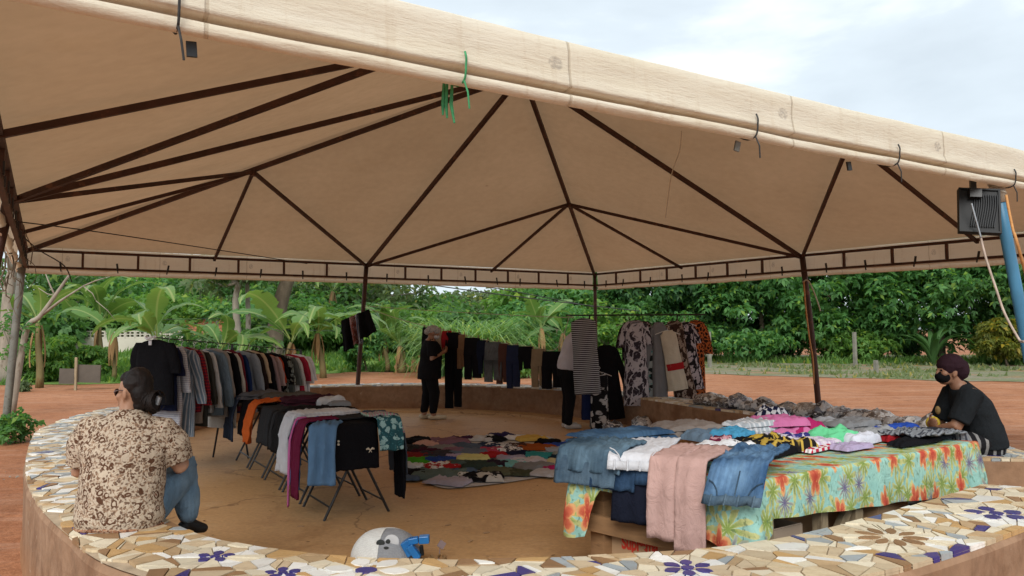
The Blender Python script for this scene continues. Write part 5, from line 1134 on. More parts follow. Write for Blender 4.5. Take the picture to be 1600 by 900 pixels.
# ---------------------------------------------------------------- sheet of clothes on the floor
outl = [WZ(px, py, 0) for px, py in ((617, 733), (650, 748), (690, 764), (730, 763), (790, 756), (850, 746), (905, 738), (915, 715), (905, 700), (872, 688), (845, 681), (790, 680), (745, 682), (690, 687), (640, 694), (615, 712))]
ol = crom([(v.x, v.y) for v in outl], 4, True)
o = sheet('floor_sheet', [tuple(v) for v in ol], .012, fab('lgrey'), .006); tag(o, 'pale grey sheet spread on the floor, covered with clothes', 'sheet'); 
rows_ = [('in the farthest row', [(652, 690, 'black', 'black jumper', 30), (668, 695, 'palepink', 'dusty pink top', 28), (702, 691, 'mauve', 'mauve top', 44), (724, 688, 'plum', 'dark plum top', 26), (750, 687, 'lgrey', 'pale grey shirt', 36), (784, 682, (.025, .018, .07), 'dark violet jumper', 30), (770, 688, 'black', 'black and white top', 30), (808, 685, 'white', 'white top', 26), (830, 687, 'yellow', 'yellow strip of cloth', 34), (856, 692, 'black', 'black top', 26), (874, 697, 'royal', 'royal blue top', 30)]),
    ('in the second farthest row', [(642, 702, 'charcoal', 'charcoal top', 36), (668, 704, (.05, .012, .025), 'dark wine jumper', 34), (695, 703, 'grey', 'grey striped top', 34), (728, 699, 'slate', 'slate blue denim top', 40), (758, 697, 'dkdenim', 'dark denim top', 36), (786, 698, ('lgrey', 'floral', (.10, .10, .12), (.5, .5, .5), 1.2), 'grey printed top', 40), (810, 698, (.06, .03, .025), 'dark brown top', 22), (840, 700, 'rust', 'large rust orange jumper', 46), (880, 704, (.33, .37, .44), 'pale blue grey top', 36)]),
    ('in the third row from the back', [(648, 714, (.17, .018, .02), 'dark red top', 38), (682, 711, (.04, .035, .045), 'dark grey top', 40), (706, 707, 'mauve', 'pale printed mauve top', 24), (732, 708, (.12, .15, .21), 'grey blue shirt', 42), (766, 705, (.38, .06, .11), 'pinkish red top', 26), (792, 704, ('white', 'floral', (.03, .03, .05), (.6, .6, .6), 1.3), 'dark printed white top', 34), (808, 711, 'navy', 'navy top', 34), (846, 714, 'teal', 'teal top', 38), (868, 716, (.012, .03, .05), 'small navy top', 16), (884, 713, (.26, .29, .27), 'grey green top', 32)]),
    ('in the fourth row from the back', [(656, 721, 'green', 'bright green t-shirt', 40), (688, 721, 'blue', 'blue and white top', 34), (712, 716, 'lilac', 'lilac top', 24), (738, 716, 'pyellow', 'pale yellow top', 38), (772, 713, 'red', 'bright red top', 30), (800, 718, (.32, .30, .40), 'lavender top', 34), (826, 721, (.52, .50, .56), 'pale lavender white shirt', 40), (876, 723, (.55, .50, .30), 'cream yellow top', 32)]),
    ('in the third row from the front', [(640, 731, (.46, .50, .53), 'white blue printed top', 30), (690, 729, ('red', 'floral', (.6, .6, .6), None, .8), 'red and white top', 40), (718, 727, (.07, .10, .09), 'dark grey green top', 30), (748, 729, 'dgreen', 'very dark green top', 42), (776, 727, (.03, .02, .035), 'dark plum black top', 24), (800, 726, 'aqua', 'aqua top', 38), (838, 731, 'grey', 'mid grey sweatshirt', 46), (876, 732, 'magenta', 'magenta top', 40)]),
    ('in the second row from the front', [(645, 741, 'black', 'black t-shirt', 36), (686, 743, (.10, .145, .14), 'grey teal sweatshirt', 58), (724, 738, (.075, .12, .20), 'blue denim top', 30), (750, 748, ('black', 'floral', (.5, .5, .48), (.02, .02, .02), .5), 'white printed black top', 52), (778, 740, 'olive', 'olive top', 38), (806, 740, (.06, .065, .04), 'dark olive top', 36)]),
    ('in the front row', [(702, 753, (.36, .34, .42), 'lilac grey t-shirt', 50), (640, 749, 'slate', 'slate grey top at the left corner', 24), (852, 741, (.45, .44, .46), 'pale grey cloth', 30)])]
fi = 0
for rn, its in rows_:
    for px, py, m, dsc, wpx in its:
        fi += 1; c = WZ(px, py, .02); w = wpx / F * c.y * 1.4; M = fab(m) if isinstance(m, str) else (fabric(m) if not isinstance(m[0], str) else fabric(PAL[m[0]], *m[1:]))
        lay(('folded_shirt', 'folded_jumper')[fi % 2], '%s on the floor sheet, %s' % (dsc, rn), 'clothing', c, w, w * rg.uniform(.75, 1.0), rg.uniform(.028, .045), rg.uniform(-.45, .45) + rg.choice((0, pi)), fi * 3 + 1, M, 'clothes on the floor sheet', 1, .85, rg.choice(('rect', 'rect', 'tee', 'long')), 22, 16)
# ---------------------------------------------------------------- big table with the tropical cloth
TZ = .72
cB, cA, cC = WZ(1163, 755, TZ), WZ(897, 728, TZ), WZ(1525, 690, TZ); cD = cA + (cC - cB) * .95
TABG = 'clothes on the big table'
table = thing('market_table', 'big rough timber table standing against the bench under a turquoise flowered cloth', 'table', ((cA.x + cC.x) / 2, (cA.y + cC.y) / 2, 0))
def tin(p, f): cc = (cA + cB + cC + cD) / 4; return p + (cc - p) * f
mb = MB(); q = [tin(p, .03) for p in (cA, cB, cC, cD)]; mb.add([(*p.xy, TZ - .04) for p in q] + [(*p.xy, TZ - .008) for p in q], [(3, 2, 1, 0), (4, 5, 6, 7), (0, 1, 5, 4), (1, 2, 6, 5), (2, 3, 7, 6), (3, 0, 4, 7)]); mb.build('tabletop', M_WOOD, table)
def leg(p, w=.085, m=M_WOOD, rz=.58):
    mb = MB(); mb.box((p.x, p.y, TZ / 2 - .022), (w, w, TZ - .045), Matrix.Rotation(rz, 3, 'Z')); mb.build('leg', m, table)
lA, lB, lC, lD = tin(cA, .13), tin(cB, .12), tin(cC, .1), tin(cD, .1)
leg(lA, .12); leg(lB + (cC - cB) * .03, .09, M_OLDWOOD); leg(lC); leg(lD); fm = lB + (lC - lB) * .42; leg(fm, .075, M_OLDWOOD); leg(lB + (lC - lB) * .27, .06, M_OLDWOOD)
def board(a, b, w, h, m=M_WOOD): mb = MB(); mb.bar(a, b, w, h); mb.build('crossbar', m, table)
vz = lambda p, z: Vector((p.x, p.y, z)); ld = (lB - lA).normalized(); lo_ = Vector((ld.y, -ld.x, 0)); 
if lo_.dot(cA - cC) < 0: lo_ = -lo_
board(vz(lA, .40) + lo_ * .082 - ld * .06, vz(lB, .33) + lo_ * .082 + ld * .05, .03, .095); board(vz(lB, .2), vz(lC, .26), .04, .09); board(vz(lA, .64), vz(lD, .64), .04, .09); board(vz(fm, .52), vz(lB + (lC - lB) * .28, .12) + Vector((0, .05, 0)), .04, .05, M_OLDWOOD); board(vz(lA, .64) + lo_ * .02, vz(lB, .64) + lo_ * .02, .03, .08)
# cloth
TROP = fabric((.13, .42, .40), 'tropical')
per = []; sides = [(cA, cB), (cB, cC), (cC, cD), (cD, cA)]
drops = [([0, .10, .17, .4, .62, .85, 1], [.40, .39, .13, .15, .24, .33, .37]), ([0, .035, .075, .2, .4, .6, .8, .95, 1], [.37, .33, .215, .235, .265, .29, .325, .35, .36]), ([0, .15, 1], [.36, .30, .25]), ([0, .8, .93, 1], [.25, .25, .38, .40])]
cx_ = (cA + cB + cC + cD) / 4; top_ring = []; PL = 0.0; ring = []
for si, (a, b) in enumerate(sides):
    L = (b - a).length; n = int(L / .022); d_ = (b - a).normalized(); o_ = Vector((d_.y, -d_.x, 0)); 
    if o_.dot(cx_ - a) > 0: o_ = -o_
    for k in range(n):
        f = k / n; ring.append((a + (b - a) * f, o_, float(np.interp(f, *drops[si])), PL + f * L, min(f, 1 - f) * L))
    PL += L
NRG = len(ring); G = []; U = []
sm = [(ring[i - 2][1] + ring[i - 1][1] + ring[i][1] + ring[(i + 1) % NRG][1] + ring[(i + 2) % NRG][1]).normalized() for i in range(NRG)]
nd_ = 22
for j in range(nd_ + 1):
    row = []; ur = []
    for i in range(NRG + 1):
        p, _o, dr, s_, cd_ = ring[i % NRG]; o_ = sm[i % NRG]; q = dr * j / nd_; corner = exp(-(cd_ / .16) ** 2)
        r_ = .018; a_ = min(q / (r_ * 1.57), 1) * pi / 2; ox = r_ * sin(a_) ; z = .004 - r_ * (1 - cos(a_)) - max(0, q - r_ * 1.57)
        h_ = min(1, q / .28); s2 = s_ if i < NRG else s_
        fold = h_ * (.012 * sin(s2 * 15 + 2 * N3((s2, 0, 0), 1.5)) + .014 * N3((s2, q * .6, 1), 2.6) + corner * (.028 * sin(s2 * 52) + .035))
        row.append(p + o_ * (ox + fold + .012 * h_) + Vector((0, 0, z))); ur.append((s_ + (0 if i < NRG else PL - s_ + ring[0][3]), -q))
    G.append(row); U.append(ur)
mb = MB(); mb.grid(G, uv=np.array(U)); nu_, nv_ = 40, 20; G = []; U = []
for j in range(nv_ + 1):
    row = []; ur = []
    for i in range(nu_ + 1):
        u, v = i / nu_, j / nv_; p = (cB * (1 - u) + cC * u) * (1 - v) + (cA * (1 - u) + cD * u) * v; e_ = min(u, 1 - u, v, 1 - v)
        row.append(p + Vector((0, 0, .004 + (.004 * N3((p.x * 3, p.y * 3, 0), 1.5) if e_ > .03 else 0)))); ur.append((u * 2.4 + .93, v * .95 + .02))
    G.append(row); U.append(ur)
mb.grid(G, uv=np.array(U))
tc = mb.build('tablecloth', TROP, None, smooth=True); tag(tc, 'turquoise tablecloth printed with red flowers and yellow green leaves, over the big table', 'tablecloth')
# clothes on it ---------------------------------------------------
eU = (cC - cB).normalized(); eV = (cD - cC).normalized(); leftout = lo_; angU = atan2(eU.y, eU.x); front_out = Vector((eU.y, -eU.x, 0))
def onT(px, py, z=TZ + .02): return WZ(px, py, z)
denim = fabric((.024, .056, .115), 'denim', (.075, .145, .235)); denim2 = fabric((.016, .036, .075), 'denim', (.045, .085, .15)); denim3 = fabric((.042, .072, .108), 'denim', (.12, .175, .225)); denim4 = fabric((.034, .080, .165), 'denim', (.13, .23, .36), None, 1.6)
def edgeA(f, z=TZ): p = cA + (cB - cA) * f; return Vector((p.x, p.y, z + .012))
def seams(o, e, out, al, w, b, m, z0=.03):   # waistband, belt loops and pocket line on a hanging pair of jeans
    mb = MB(); 
    for k in range(2): 
        pts = [e + out * (.075 + .004 * sin(j * 2)) + al * w * (-.46 + .92 * j / 8) + Vector((0, 0, -b + .012 + .032 * k)) for j in range(9)]; mb.tube(pts, .004, 5)
    for x in (-.33, -.1, .12, .34): mb.box(e + out * .083 + al * w * x + Vector((0, 0, -b + .03)), (.012, .008, .05), Matrix.Rotation(atan2(al.y, al.x), 3, 'Z'))
    mb.build('waistband', m, o)
over('denim_shorts', 'grey blue denim shorts hanging over the far left corner of the big table', 'clothing', edgeA(.10, TZ + .01), leftout, .38, .3, .16, 101, denim3, TABG, fold=.014, lift=.04, along=(cB - cA).normalized())
over('denim_shorts', 'second pair of grey denim shorts stacked above the first on the table corner', 'clothing', edgeA(.12, TZ + .06), leftout, .40, .32, .13, 102, fabric((.036, .066, .10), 'denim', (.12, .19, .25)), TABG, fold=.016, lift=.03, along=(cB - cA).normalized())
lay('jeans', 'blue jeans folded thick on top of the pile at the left end of the table', 'clothing', onT(972, 688, TZ + .08) , .70, .32, .07, angU - .10, 103, denim, TABG, 2, .35, 'long', 34, 20)
over('jeans', 'dark blue jeans hanging over the left end between the denim shorts and the white jeans', 'clothing', edgeA(.27), leftout, .26, .6, .15, 104, denim2, TABG, fold=.010, lift=.03, along=(cB - cA).normalized())
over('trousers', 'black navy trousers hanging below the white jeans at the left end of the table', 'clothing', edgeA(.42), leftout, .30, .3, .30, 105, fabric((.010, .012, .022)), TABG, fold=.008, lift=.012, along=(cB - cA).normalized())
_w = over('jeans', 'white jeans with their waistband turned over the left end of the table', 'clothing', edgeA(.40, TZ + .045), (leftout - eV * .22), .30, .62, .075, 106, fabric((.60, .61, .65)), TABG, fold=.010, lift=.03)
jeans_seams(_w, edgeA(.40, TZ + .045), (leftout - eV * .22), .30, .075, 106, fabric((.52, .53, .56)), .010, .03)
over('jeans', 'dark denim jeans lying under the right side of the white jeans', 'clothing', edgeA(.55), leftout, .28, .7, .11, 107, denim2, TABG, fold=.010, lift=.03, along=(cB - cA).normalized())
pk = fabric((.44, .285, .255)); e_ = edgeA(.66, TZ + .03)
over('trousers', 'dusty pink trousers hanging almost to the floor from the left end of the big table', 'clothing', e_, leftout, .31, .42, .42, 108, pk, TABG, fold=.009, lift=.05, along=(cB - cA).normalized(), legs=True, nv=10)
e2 = cB + Vector((.0, 0, .035)) + (cA - cB) * .02; oo = (leftout * 1.0 + front_out * .35).normalized()
_j = over('jeans', 'faded blue jeans draped waist down over the near corner of the big table', 'clothing', e2, oo, .28, .52, .19, 109, denim4, TABG, fold=.018, lift=.055, skew=-.25)
jeans_seams(_j, e2, oo, .28, .19, 109, denim3, .018, .055, None, -.25)
over('shirt', 'grey white folded piece lying between the pink trousers and the white top', 'clothing', onT(1128, 706, TZ + .01), eU, .24, .3, .12, 110, fabric((.12, .13, .14)), TABG, fold=.004) if False else lay('shirt', 'dark grey folded piece right of the pink trousers on the table', 'clothing', onT(1130, 711, TZ + .02), .34, .13, .035, angU + .1, 110, fabric((.09, .10, .11)), TABG, 1, .5)
lay('trousers', 'taupe grey trousers folded behind the blue jeans on the table', 'clothing', onT(1072, 678), .46, .34, .085, angU - .3, 111, fab('taupe'), TABG, 2, .5)
lay('trousers', 'slate blue trousers showing right of the taupe grey ones', 'clothing', onT(1108, 686), .36, .22, .06, angU, 112, fab('steel'), TABG, 1, .5)
lay('t_shirt', 'white t-shirt spread left of the black yellow patterned top', 'clothing', onT(1128, 702), .42, .24, .045, angU - .2, 113, fab('white'), TABG, 1, .6)
# (px, py, w, d, h, rot, fabric, name, label, layers, crumple)
tl_ = [(1143, 689, .30, .24, .075, .3, fabric((.07, .30, .50)), 't_shirt', 'turquoise blue folded top at the left of the coloured pile', 2, .6),
    (1172, 680, .40, .26, .11, .0, fabric((.40, .44, .48), 'vstripe', (.62, .63, .66), None, .5), 'shirt', 'light grey striped folded tops lying above the turquoise one', 3, .5),
    (1128, 694, .22, .14, .05, .5, fabric(PAL['maroon'], 'floral', (.55, .30, .34), (.03, .02, .03), 1.4), 'printed_shirt', 'dark top with pink flowers left of the turquoise one', 1, .8),
    (1160, 700, .30, .14, .055, .2, fab('black'), 'black_shirt', 'black crumpled top below the turquoise one', 1, .9), (1215, 676, .40, .30, .12, -.3, fab('pink'), 't_shirt', 'bright pink folded top in the middle of the pile', 2, .5),
    (1206, 665, .34, .24, .13, .2, fabric((.55, .56, .60), 'gingham', (.012, .014, .04), None, 1.0), 'checked_shirt', 'black and white checked top on the back of the pile', 1, .7), (1250, 675, .32, .22, .085, -.2, fab('magenta'), 't_shirt', 'magenta folded top right of the pink one', 1, .6),
    (1238, 663, .34, .2, .06, .1, fabric((.08, .13, .20), 'denim', (.15, .2, .28)), 'denim_shirt', 'dull blue denim top behind the magenta one', 1, .6), (1232, 690, .34, .16, .05, -.3, fabric((.55, .53, .60), 'floral', (.03, .03, .16), (.3, .22, .42), 1.5), 'printed_shirt', 'white top with navy flowers below the pink one', 1, .7),
    (1196, 698, .30, .2, .075, .2, fabric((.012, .012, .012), 'animal', (.42, .29, .05), None, .8), 'printed_shirt', 'black top with yellow pattern left of its twin', 1, .8), (1232, 704, .34, .18, .07, -.4, fabric((.45, .31, .06), 'animal', (.014, .012, .012), None, .8), 'printed_shirt', 'yellow and black patterned top at the front of the pile', 1, .9),
    (1205, 711, .44, .16, .045, .15, fab('black'), 'black_shirt', 'black folded top along the front of the patterned tops', 1, .6), (1265, 699, .44, .2, .05, .0, fabric((.55, .50, .56), 'floral', (.45, .36, .5), (.62, .6, .64), 1.0), 'blouse', 'pinkish white blouse left of the lilac top', 2, .4),
    (1283, 704, .34, .05, .03, .12, fabric((.62, .60, .60), 'gingham', (.42, .02, .05), None, .9), 'checked_cloth', 'red and white checked hem at the front of the blouse', 1, .3), (1302, 690, .32, .24, .085, -.1, fab('mint'), 't_shirt', 'mint green folded top right of the blouse', 1, .7),
    (1330, 701, .30, .14, .03, .0, fab('lilac'), 'blouse', 'flat lilac top right of the blouse', 1, .5), (1346, 692, .30, .16, .06, .2, fabric((.55, .57, .64)), 'blouse', 'crumpled white blue top right of the mint green one', 1, 1.0), (1292, 668, .46, .24, .06, .1, fabric((.34, .36, .39)), 'shirt', 'pale grey top behind the mint green one', 1, .6),
    (1330, 671, .50, .26, .075, .0, fab('grey'), 'shirt', 'mid grey sweatshirt at the back right of the mint green top', 2, .6), (1372, 680, .40, .2, .05, -.2, fabric((.27, .28, .29)), 'shirt', 'grey top lying before the royal blue piece', 1, .6), (1398, 674, .52, .13, .06, .02, fab('royal'), 'towel', 'royal blue rolled cloth at the right back of the table', 1, .35),
    (1398, 688, .26, .10, .04, -.1, fabric((.25, .012, .016)), 'scarf', 'dark red folded strip beside the black clothes on the right', 1, .5), (1445, 684, .62, .24, .055, -.05, fabric((.025, .028, .036)), 'jacket', 'dark slate jacket lying flat near the capped person', 2, .4), (1430, 693, .50, .12, .035, .0, fab('black'), 'black_shirt', 'flat black top along the front right of the table', 1, .5),
    (1365, 690, .16, .05, .02, .1, fab('yellow'), 'ribbon', 'small yellow ribbon beside the dark red strip', 1, .5)]
for i, (px, py, w, d_, h, rot, m, nm, lab, ly, cr2) in enumerate(tl_):
    lay(nm, lab, 'clothing', onT(px, py, TZ + .014), w, d_, h, angU + rot, 130 + i * 2, m, TABG, ly, cr2)
eR = cC + (cD - cC) * .22
over('shirt', 'grey striped shirt hanging over the right end of the big table beside the capped person', 'clothing', vz(eR, TZ + .02), eU, .34, .42, .20, 190, fabric((.20, .215, .235), 'vstripe', (.05, .055, .07), None, .8), TABG, fold=.02, lift=.025, along=eV)
lay('sack', 'crumpled black plastic bag beneath the left end of the big table', 'bag', (0, 0, 0), .1, .1, .1, 0, 1, M_BLACKP, None) if False else None
_LUMP = 1
def lump(name, lab, cat, c, r, m, seed, grp=None, amp=.35, n=22, sq=(1, 1, 1), tail=0.0, freq=2.2):
    """crumpled bag or bundle resting on the surface at c"""
    mb = MB(); G = []; c = Vector(c)
    for j in range(n // 2 + 1):
        th = pi * j / (n // 2); row = []
        for i in range(n):
            a = 2 * pi * i / n; d_ = Vector((sin(th) * cos(a), sin(th) * sin(a), cos(th)))
            k = 1 + amp * (N3(d_, freq, seed) + .7 * (1 - 2.2 * abs(N3(d_, freq * 1.4, seed + 9)))) * .7
            p = Vector((d_.x * r * k * sq[0], d_.y * r * k * sq[1], d_.z * r * k * sq[2]))
            if tail and d_.z > .80: kk = (d_.z - .80) / .2; p.z += tail * kk * .9; sq_ = 1 - .75 * kk; p.x = p.x * sq_ + tail * .5 * kk * kk * sin(seed); p.y *= sq_
            p.z = max(p.z + r * sq[2] * .72, .0); row.append(c + p)
        G.append(row)
    mb.grid(G, closed=True); return tag(mb.build(name, m, smooth=True), lab, cat, grp)
# boxes under the table
def carton(name, lab, c, sz, rz, m, flap=True):
    root = thing(name, lab, 'box', (c[0], c[1], 0.0), None, rz); w, d_, h = sz; t_ = .006
    for nm, cc, ss_ in (('side_panel', (0, -d_ / 2, h / 2), (w, t_, h)), ('side_panel', (0, d_ / 2, h / 2), (w, t_, h)), ('side_panel', (-w / 2 + t_ / 2, 0, h / 2), (t_, d_ - t_ * 1.1, h)), ('side_panel', (w / 2 - t_ / 2, 0, h / 2), (t_, d_ - t_ * 1.1, h)), ('base_panel', (0, 0, t_), (w - t_ * 2.2, d_ - t_ * 1.2, t_))):
        mb = MB(); mb.box(cc, ss_); mb.build(nm, m, root, local=True)
    if flap:
        for sy, an in ((-1, 2.0), (1, .6)):
            mb = MB(); R = Matrix.Rotation(sy * an, 3, 'X'); mb.box(Vector((0, sy * d_ / 2, h + .004)) + R @ Vector((0, 0, .09)), (w - .01, t_, .18), R); mb.build('flap', M_CARDIN, root, local=True)
    return root
bx = WZ(1004, 868, .16); ba = atan2((cB - cA).y, (cB - cA).x)
bp = vz(lA, 0) + (lB - lA) * .27 - leftout * .12
box1 = carton('cardboard_box', 'cardboard box with red lettering on the floor under the left end of the big table', (bp.x, bp.y), (.40, .28, .385), ba, M_CARD, False)
lump('plastic_bag', 'crumpled black plastic bag tucked under the left end of the big table', 'bag', vz(bp, .39) + ld * .08, .115, simple('shiny_black_film', (.012, .013, .016), .22, .6, 9.0, .2, .8, .02), 7, amp=.4, freq=3.0)
cu = bpy.data.curves.new('lettering', 'FONT'); cu.body = 'Suprema'; cu.size = .078; cu.extrude = .001; cu.align_x = 'CENTER'; cu.offset = .003
to = bpy.data.objects.new('lettering_src', cu); COL.objects.link(to); bpy.context.view_layer.update()
tm = bpy.data.meshes.new_from_object(to.evaluated_get(bpy.context.evaluated_depsgraph_get())); bpy.data.objects.remove(to); tm.materials.clear(); tm.materials.append(M_RED)
lt = link('lettering', tm, box1, (-.005, -.1445, .262), False); lt.rotation_euler = (pi / 2, 0, 0); lt.scale = (.8, 1.25, 1)
bp2 = lB + (lC - lB) * .145 + eV * .10; carton('cardboard_box', 'open pale cardboard box with a folded out flap under the front of the big table', (bp2.x, bp2.y), (.30, .18, .43), angU, M_CARDIN)
bp3 = lB + (lC - lB) * .66 + eV * .22; carton('cardboard_box', 'brown cardboard box in the shade under the right half of the big table', (bp3.x, bp3.y), (.55, .36, .44), angU + .2, M_CARD)
bp4 = lB + (lC - lB) * .40 + eV * .34; carton('cardboard_box', 'brown cardboard box in the shade behind the middle table leg', (bp4.x, bp4.y), (.5, .3, .45), angU - .1, M_CARD)

# ---------------------------------------------------------------- dresses on the rail at the right
dl, dr2 = WY(884, 493, 11.75), WY(1102, 490, 11.9); dl.z = dr2.z = 1.74
rail = thing('clothes_rail', 'black tube clothes rail carrying the long dresses, right of the person in white', 'clothes rail', ((dl.x + dr2.x) / 2, dl.y, 0))
mb = MB(); mb.tube([dl, dr2], .012, 8); mb.build('rail', M_BLACKM, rail)
for fx in (.17, .80): q = dl + (dr2 - dl) * fx + Vector((0, .10, 0)); mb = MB(); mb.tube([q - Vector((0, .10, .0)), q + Vector((0, 0, -.12)), vz(q, .0)], .013, 8); mb.build('post', M_BLACKM, rail); mb = MB(); mb.tube([(q.x - .0, q.y - .25, .012), (q.x, q.y + .25, .012)], .011, 6); mb.build('foot', M_BLACKM, rail)
DG = 'clothes on the rail of dresses'
def dress(name, lab, x0, x1, yt, yb, m, seed, sl=0, slw=.07, flare=1.15, dy=0.0, tilt=0.0, yaw=0.0, d=.06, cat='dress'):
    Y = 11.7 + dy; a, b = WY((x0 + x1) / 2, yt, Y), WY((x0 + x1) / 2, yb, Y); w = (x1 - x0) / F * Y
    return hang_top(name, lab, cat, Vector((a.x, Y, a.z + .05)), yaw, w, a.z - b.z, sl, slw, m, DG, seed, flare, d, tilt=tilt)
BW = fabric((.40, .38, .42), 'leaf', (.035, .03, .04), (.16, .14, .17), 1.0)
dress('long_dress', 'narrow striped black and white long dress hiding the head of a person', 891, 931, 494, 612, fabric((.010, .010, .012), 'hstripe', (.36, .36, .38), None, 1.25), 2, 0, .07, 1.02, -.55, -.05)
dress('coat', 'long black coat hanging right of the striped dress', 928, 962, 536, 652, fab('black'), 4, .7, .06, 1.1, -.1, -.10, cat='coat')
dress('floral_trousers', 'black trousers with white flowers hanging under the striped dress', 922, 950, 578, 668, fabric((.012, .012, .014), 'floral', (.45, .45, .46), (.02, .02, .02), .8), 5, 0, .07, 1.0, -.2, cat='trousers')
dress('trousers', 'navy trousers hanging left of the white flowered black ones', 908, 930, 588, 652, fabric((.014, .022, .075)), 7, 0, .07, 1.0, -.1, cat='trousers')
dress('long_dress', 'grey white long dress with dark leaf print at the left of the dresses', 975, 1010, 497, 630, BW, 8, .28, .06, 1.15, -.20)
dress('long_dress', 'very dark flowered dress at the far left edge of the grey white leaf dress', 971, 992, 500, 560, fabric((.02, .014, .02), 'floral', (.20, .15, .18), None, 1.3), 9, .3, .06, 1.0, .05)
dress('long_dress', 'dark red and white flowered dress between the leaf dress and the teal one', 992, 1018, 499, 622, fabric((.055, .014, .03), 'floral', (.40, .33, .38), (.02, .012, .016), 1.1), 10, .2, .05, 1.1, -.05)
dress('long_dress', 'dress with black white and teal pattern left of the grey cardigan', 1006, 1028, 508, 622, fabric((.30, .34, .35), 'floral', (.015, .02, .02), (.05, .30, .28), 1.0), 11, 0, .05, 1.1, -.10)
dress('cardigan', 'plain grey long cardigan between the teal dress and the cream dress', 1018, 1040, 500, 618, fabric((.17, .175, .19)), 12, .75, .055, 1.1, -.15, cat='cardigan')
cr_d = dress('dress', 'cream dress with a red belt', 1030, 1056, 513, 607, fabric((.50, .46, .38)), 13, 0, .05, 1.2, -.22, -.16)
mb = MB(); R = Matrix.Rotation(-.16, 4, 'Y')
tubecloth(mb, [(-.085 - z, .0, 0, .136, .074) for z in (.50, .54, .58, .60)], 24, .006, 5, 13, xf=R); mb.build('belt', fab('red'), cr_d, smooth=True, local=True)
dress('long_dress', 'long dark brown maxi dress with pale streaked print, slanting to the right', 1036, 1066, 498, 645, fabric((.045, .026, .02), 'leaf', (.30, .24, .20), (.012, .010, .010), 1.2), 14, 0, .06, 1.3, -.12, -.15)
dress('long_dress', 'black and white streaked dress left of the orange patterned dress', 1056, 1082, 500, 606, fabric((.016, .015, .018), 'leaf', (.42, .38, .42), (.05, .04, .07), 1.1), 15, .25, .06, 1.15, -.08, -.14)
dress('long_dress', 'orange dress with black animal print at the right end of the dresses', 1073, 1100, 497, 630, fabric((.42, .115, .035), 'animal', (.022, .012, .010), None, 1.0), 16, .42, .075, 1.0, -.03, .0)
def hang_pants(name, lab, pos, w, L, m, grp, seed, yaw=0.0, short=False, d=.035, cat='trousers'):
    root = thing(name, lab, cat, pos, grp, yaw); mb = MB(); h = w / 2
    tubecloth(mb, lerp_rows([(0, 0, 0, h * .9, .012), (-.03, 0, 0, h * .95, .02), (-min(.30, L * .45), 0, 0, h * 1.08, d)], 8), 20, .008, 4, seed)
    for sx in (-1, 1):
        z0 = -min(.27, L * .4); tubecloth(mb, lerp_rows([(z0, sx * h * .52, 0, h * .55, d * .95), (-L * .7, sx * h * .53, 0, h * .50, d * .8), (-L + (.03 if sx > 0 else 0), sx * h * .53, 0, h * .47, d * .75)], 14), 16, .010, 3, seed + sx)
    mb.build('cloth', m, root, smooth=True, local=True)
    for sx in (-1, 1): pg = MB(); pg.box((sx * h * .7, 0, .012), (.012, .016, .06)); pg.build('peg', M_OLDWOOD, root, local=True)
    return root
q = WY(995, 600, 11.9); hang_pants('trousers', 'plain grey trousers whose legs show below the leaf print dress', Vector((q.x, 11.85, q.z + .28)), .42, .90, fabric((.105, .115, .125)), DG, 3)

# ---------------------------------------------------------------- line of trousers at the back
poleP = WY(570, 480, 14.35)
lp = [(570, 480, 14.30), (625, 499, 13.9), (665, 509, 13.6), (703, 517, 13.3), (725, 523, 13.1), (762, 532, 12.8), (831, 542, 12.3), (869, 545, 12.0)]
LP = [WY(a, b, c) for a, b, c in lp] + [Vector((dl.x + .05, dl.y, 1.70))]
mb = MB(); mb.tube([Vector(v) for v in crom(LP, 6)], .006, 6); tag(mb.build('clothes_line', M_ROPE), 'sagging clothes line from the far brown pole to the rail of dresses, hung with trousers', 'clothes line')
mb = MB(); R2 = [WY(570, 478, 14.32), WY(700, 487, 13.6), WY(880, 496, 11.9), dl]; mb.tube([Vector(v) for v in crom(R2, 6)], .005, 6); tag(mb.build('rope', M_ROPE), 'taut pale rope above the hung trousers', 'rope')
def lineat(px):
    best = min(crom(LP, 14), key=lambda v: abs(800 + v[0] / v[1] * F - px)); return Vector(best)
LG = 'trousers on the clothes line'; lyaw = -.55
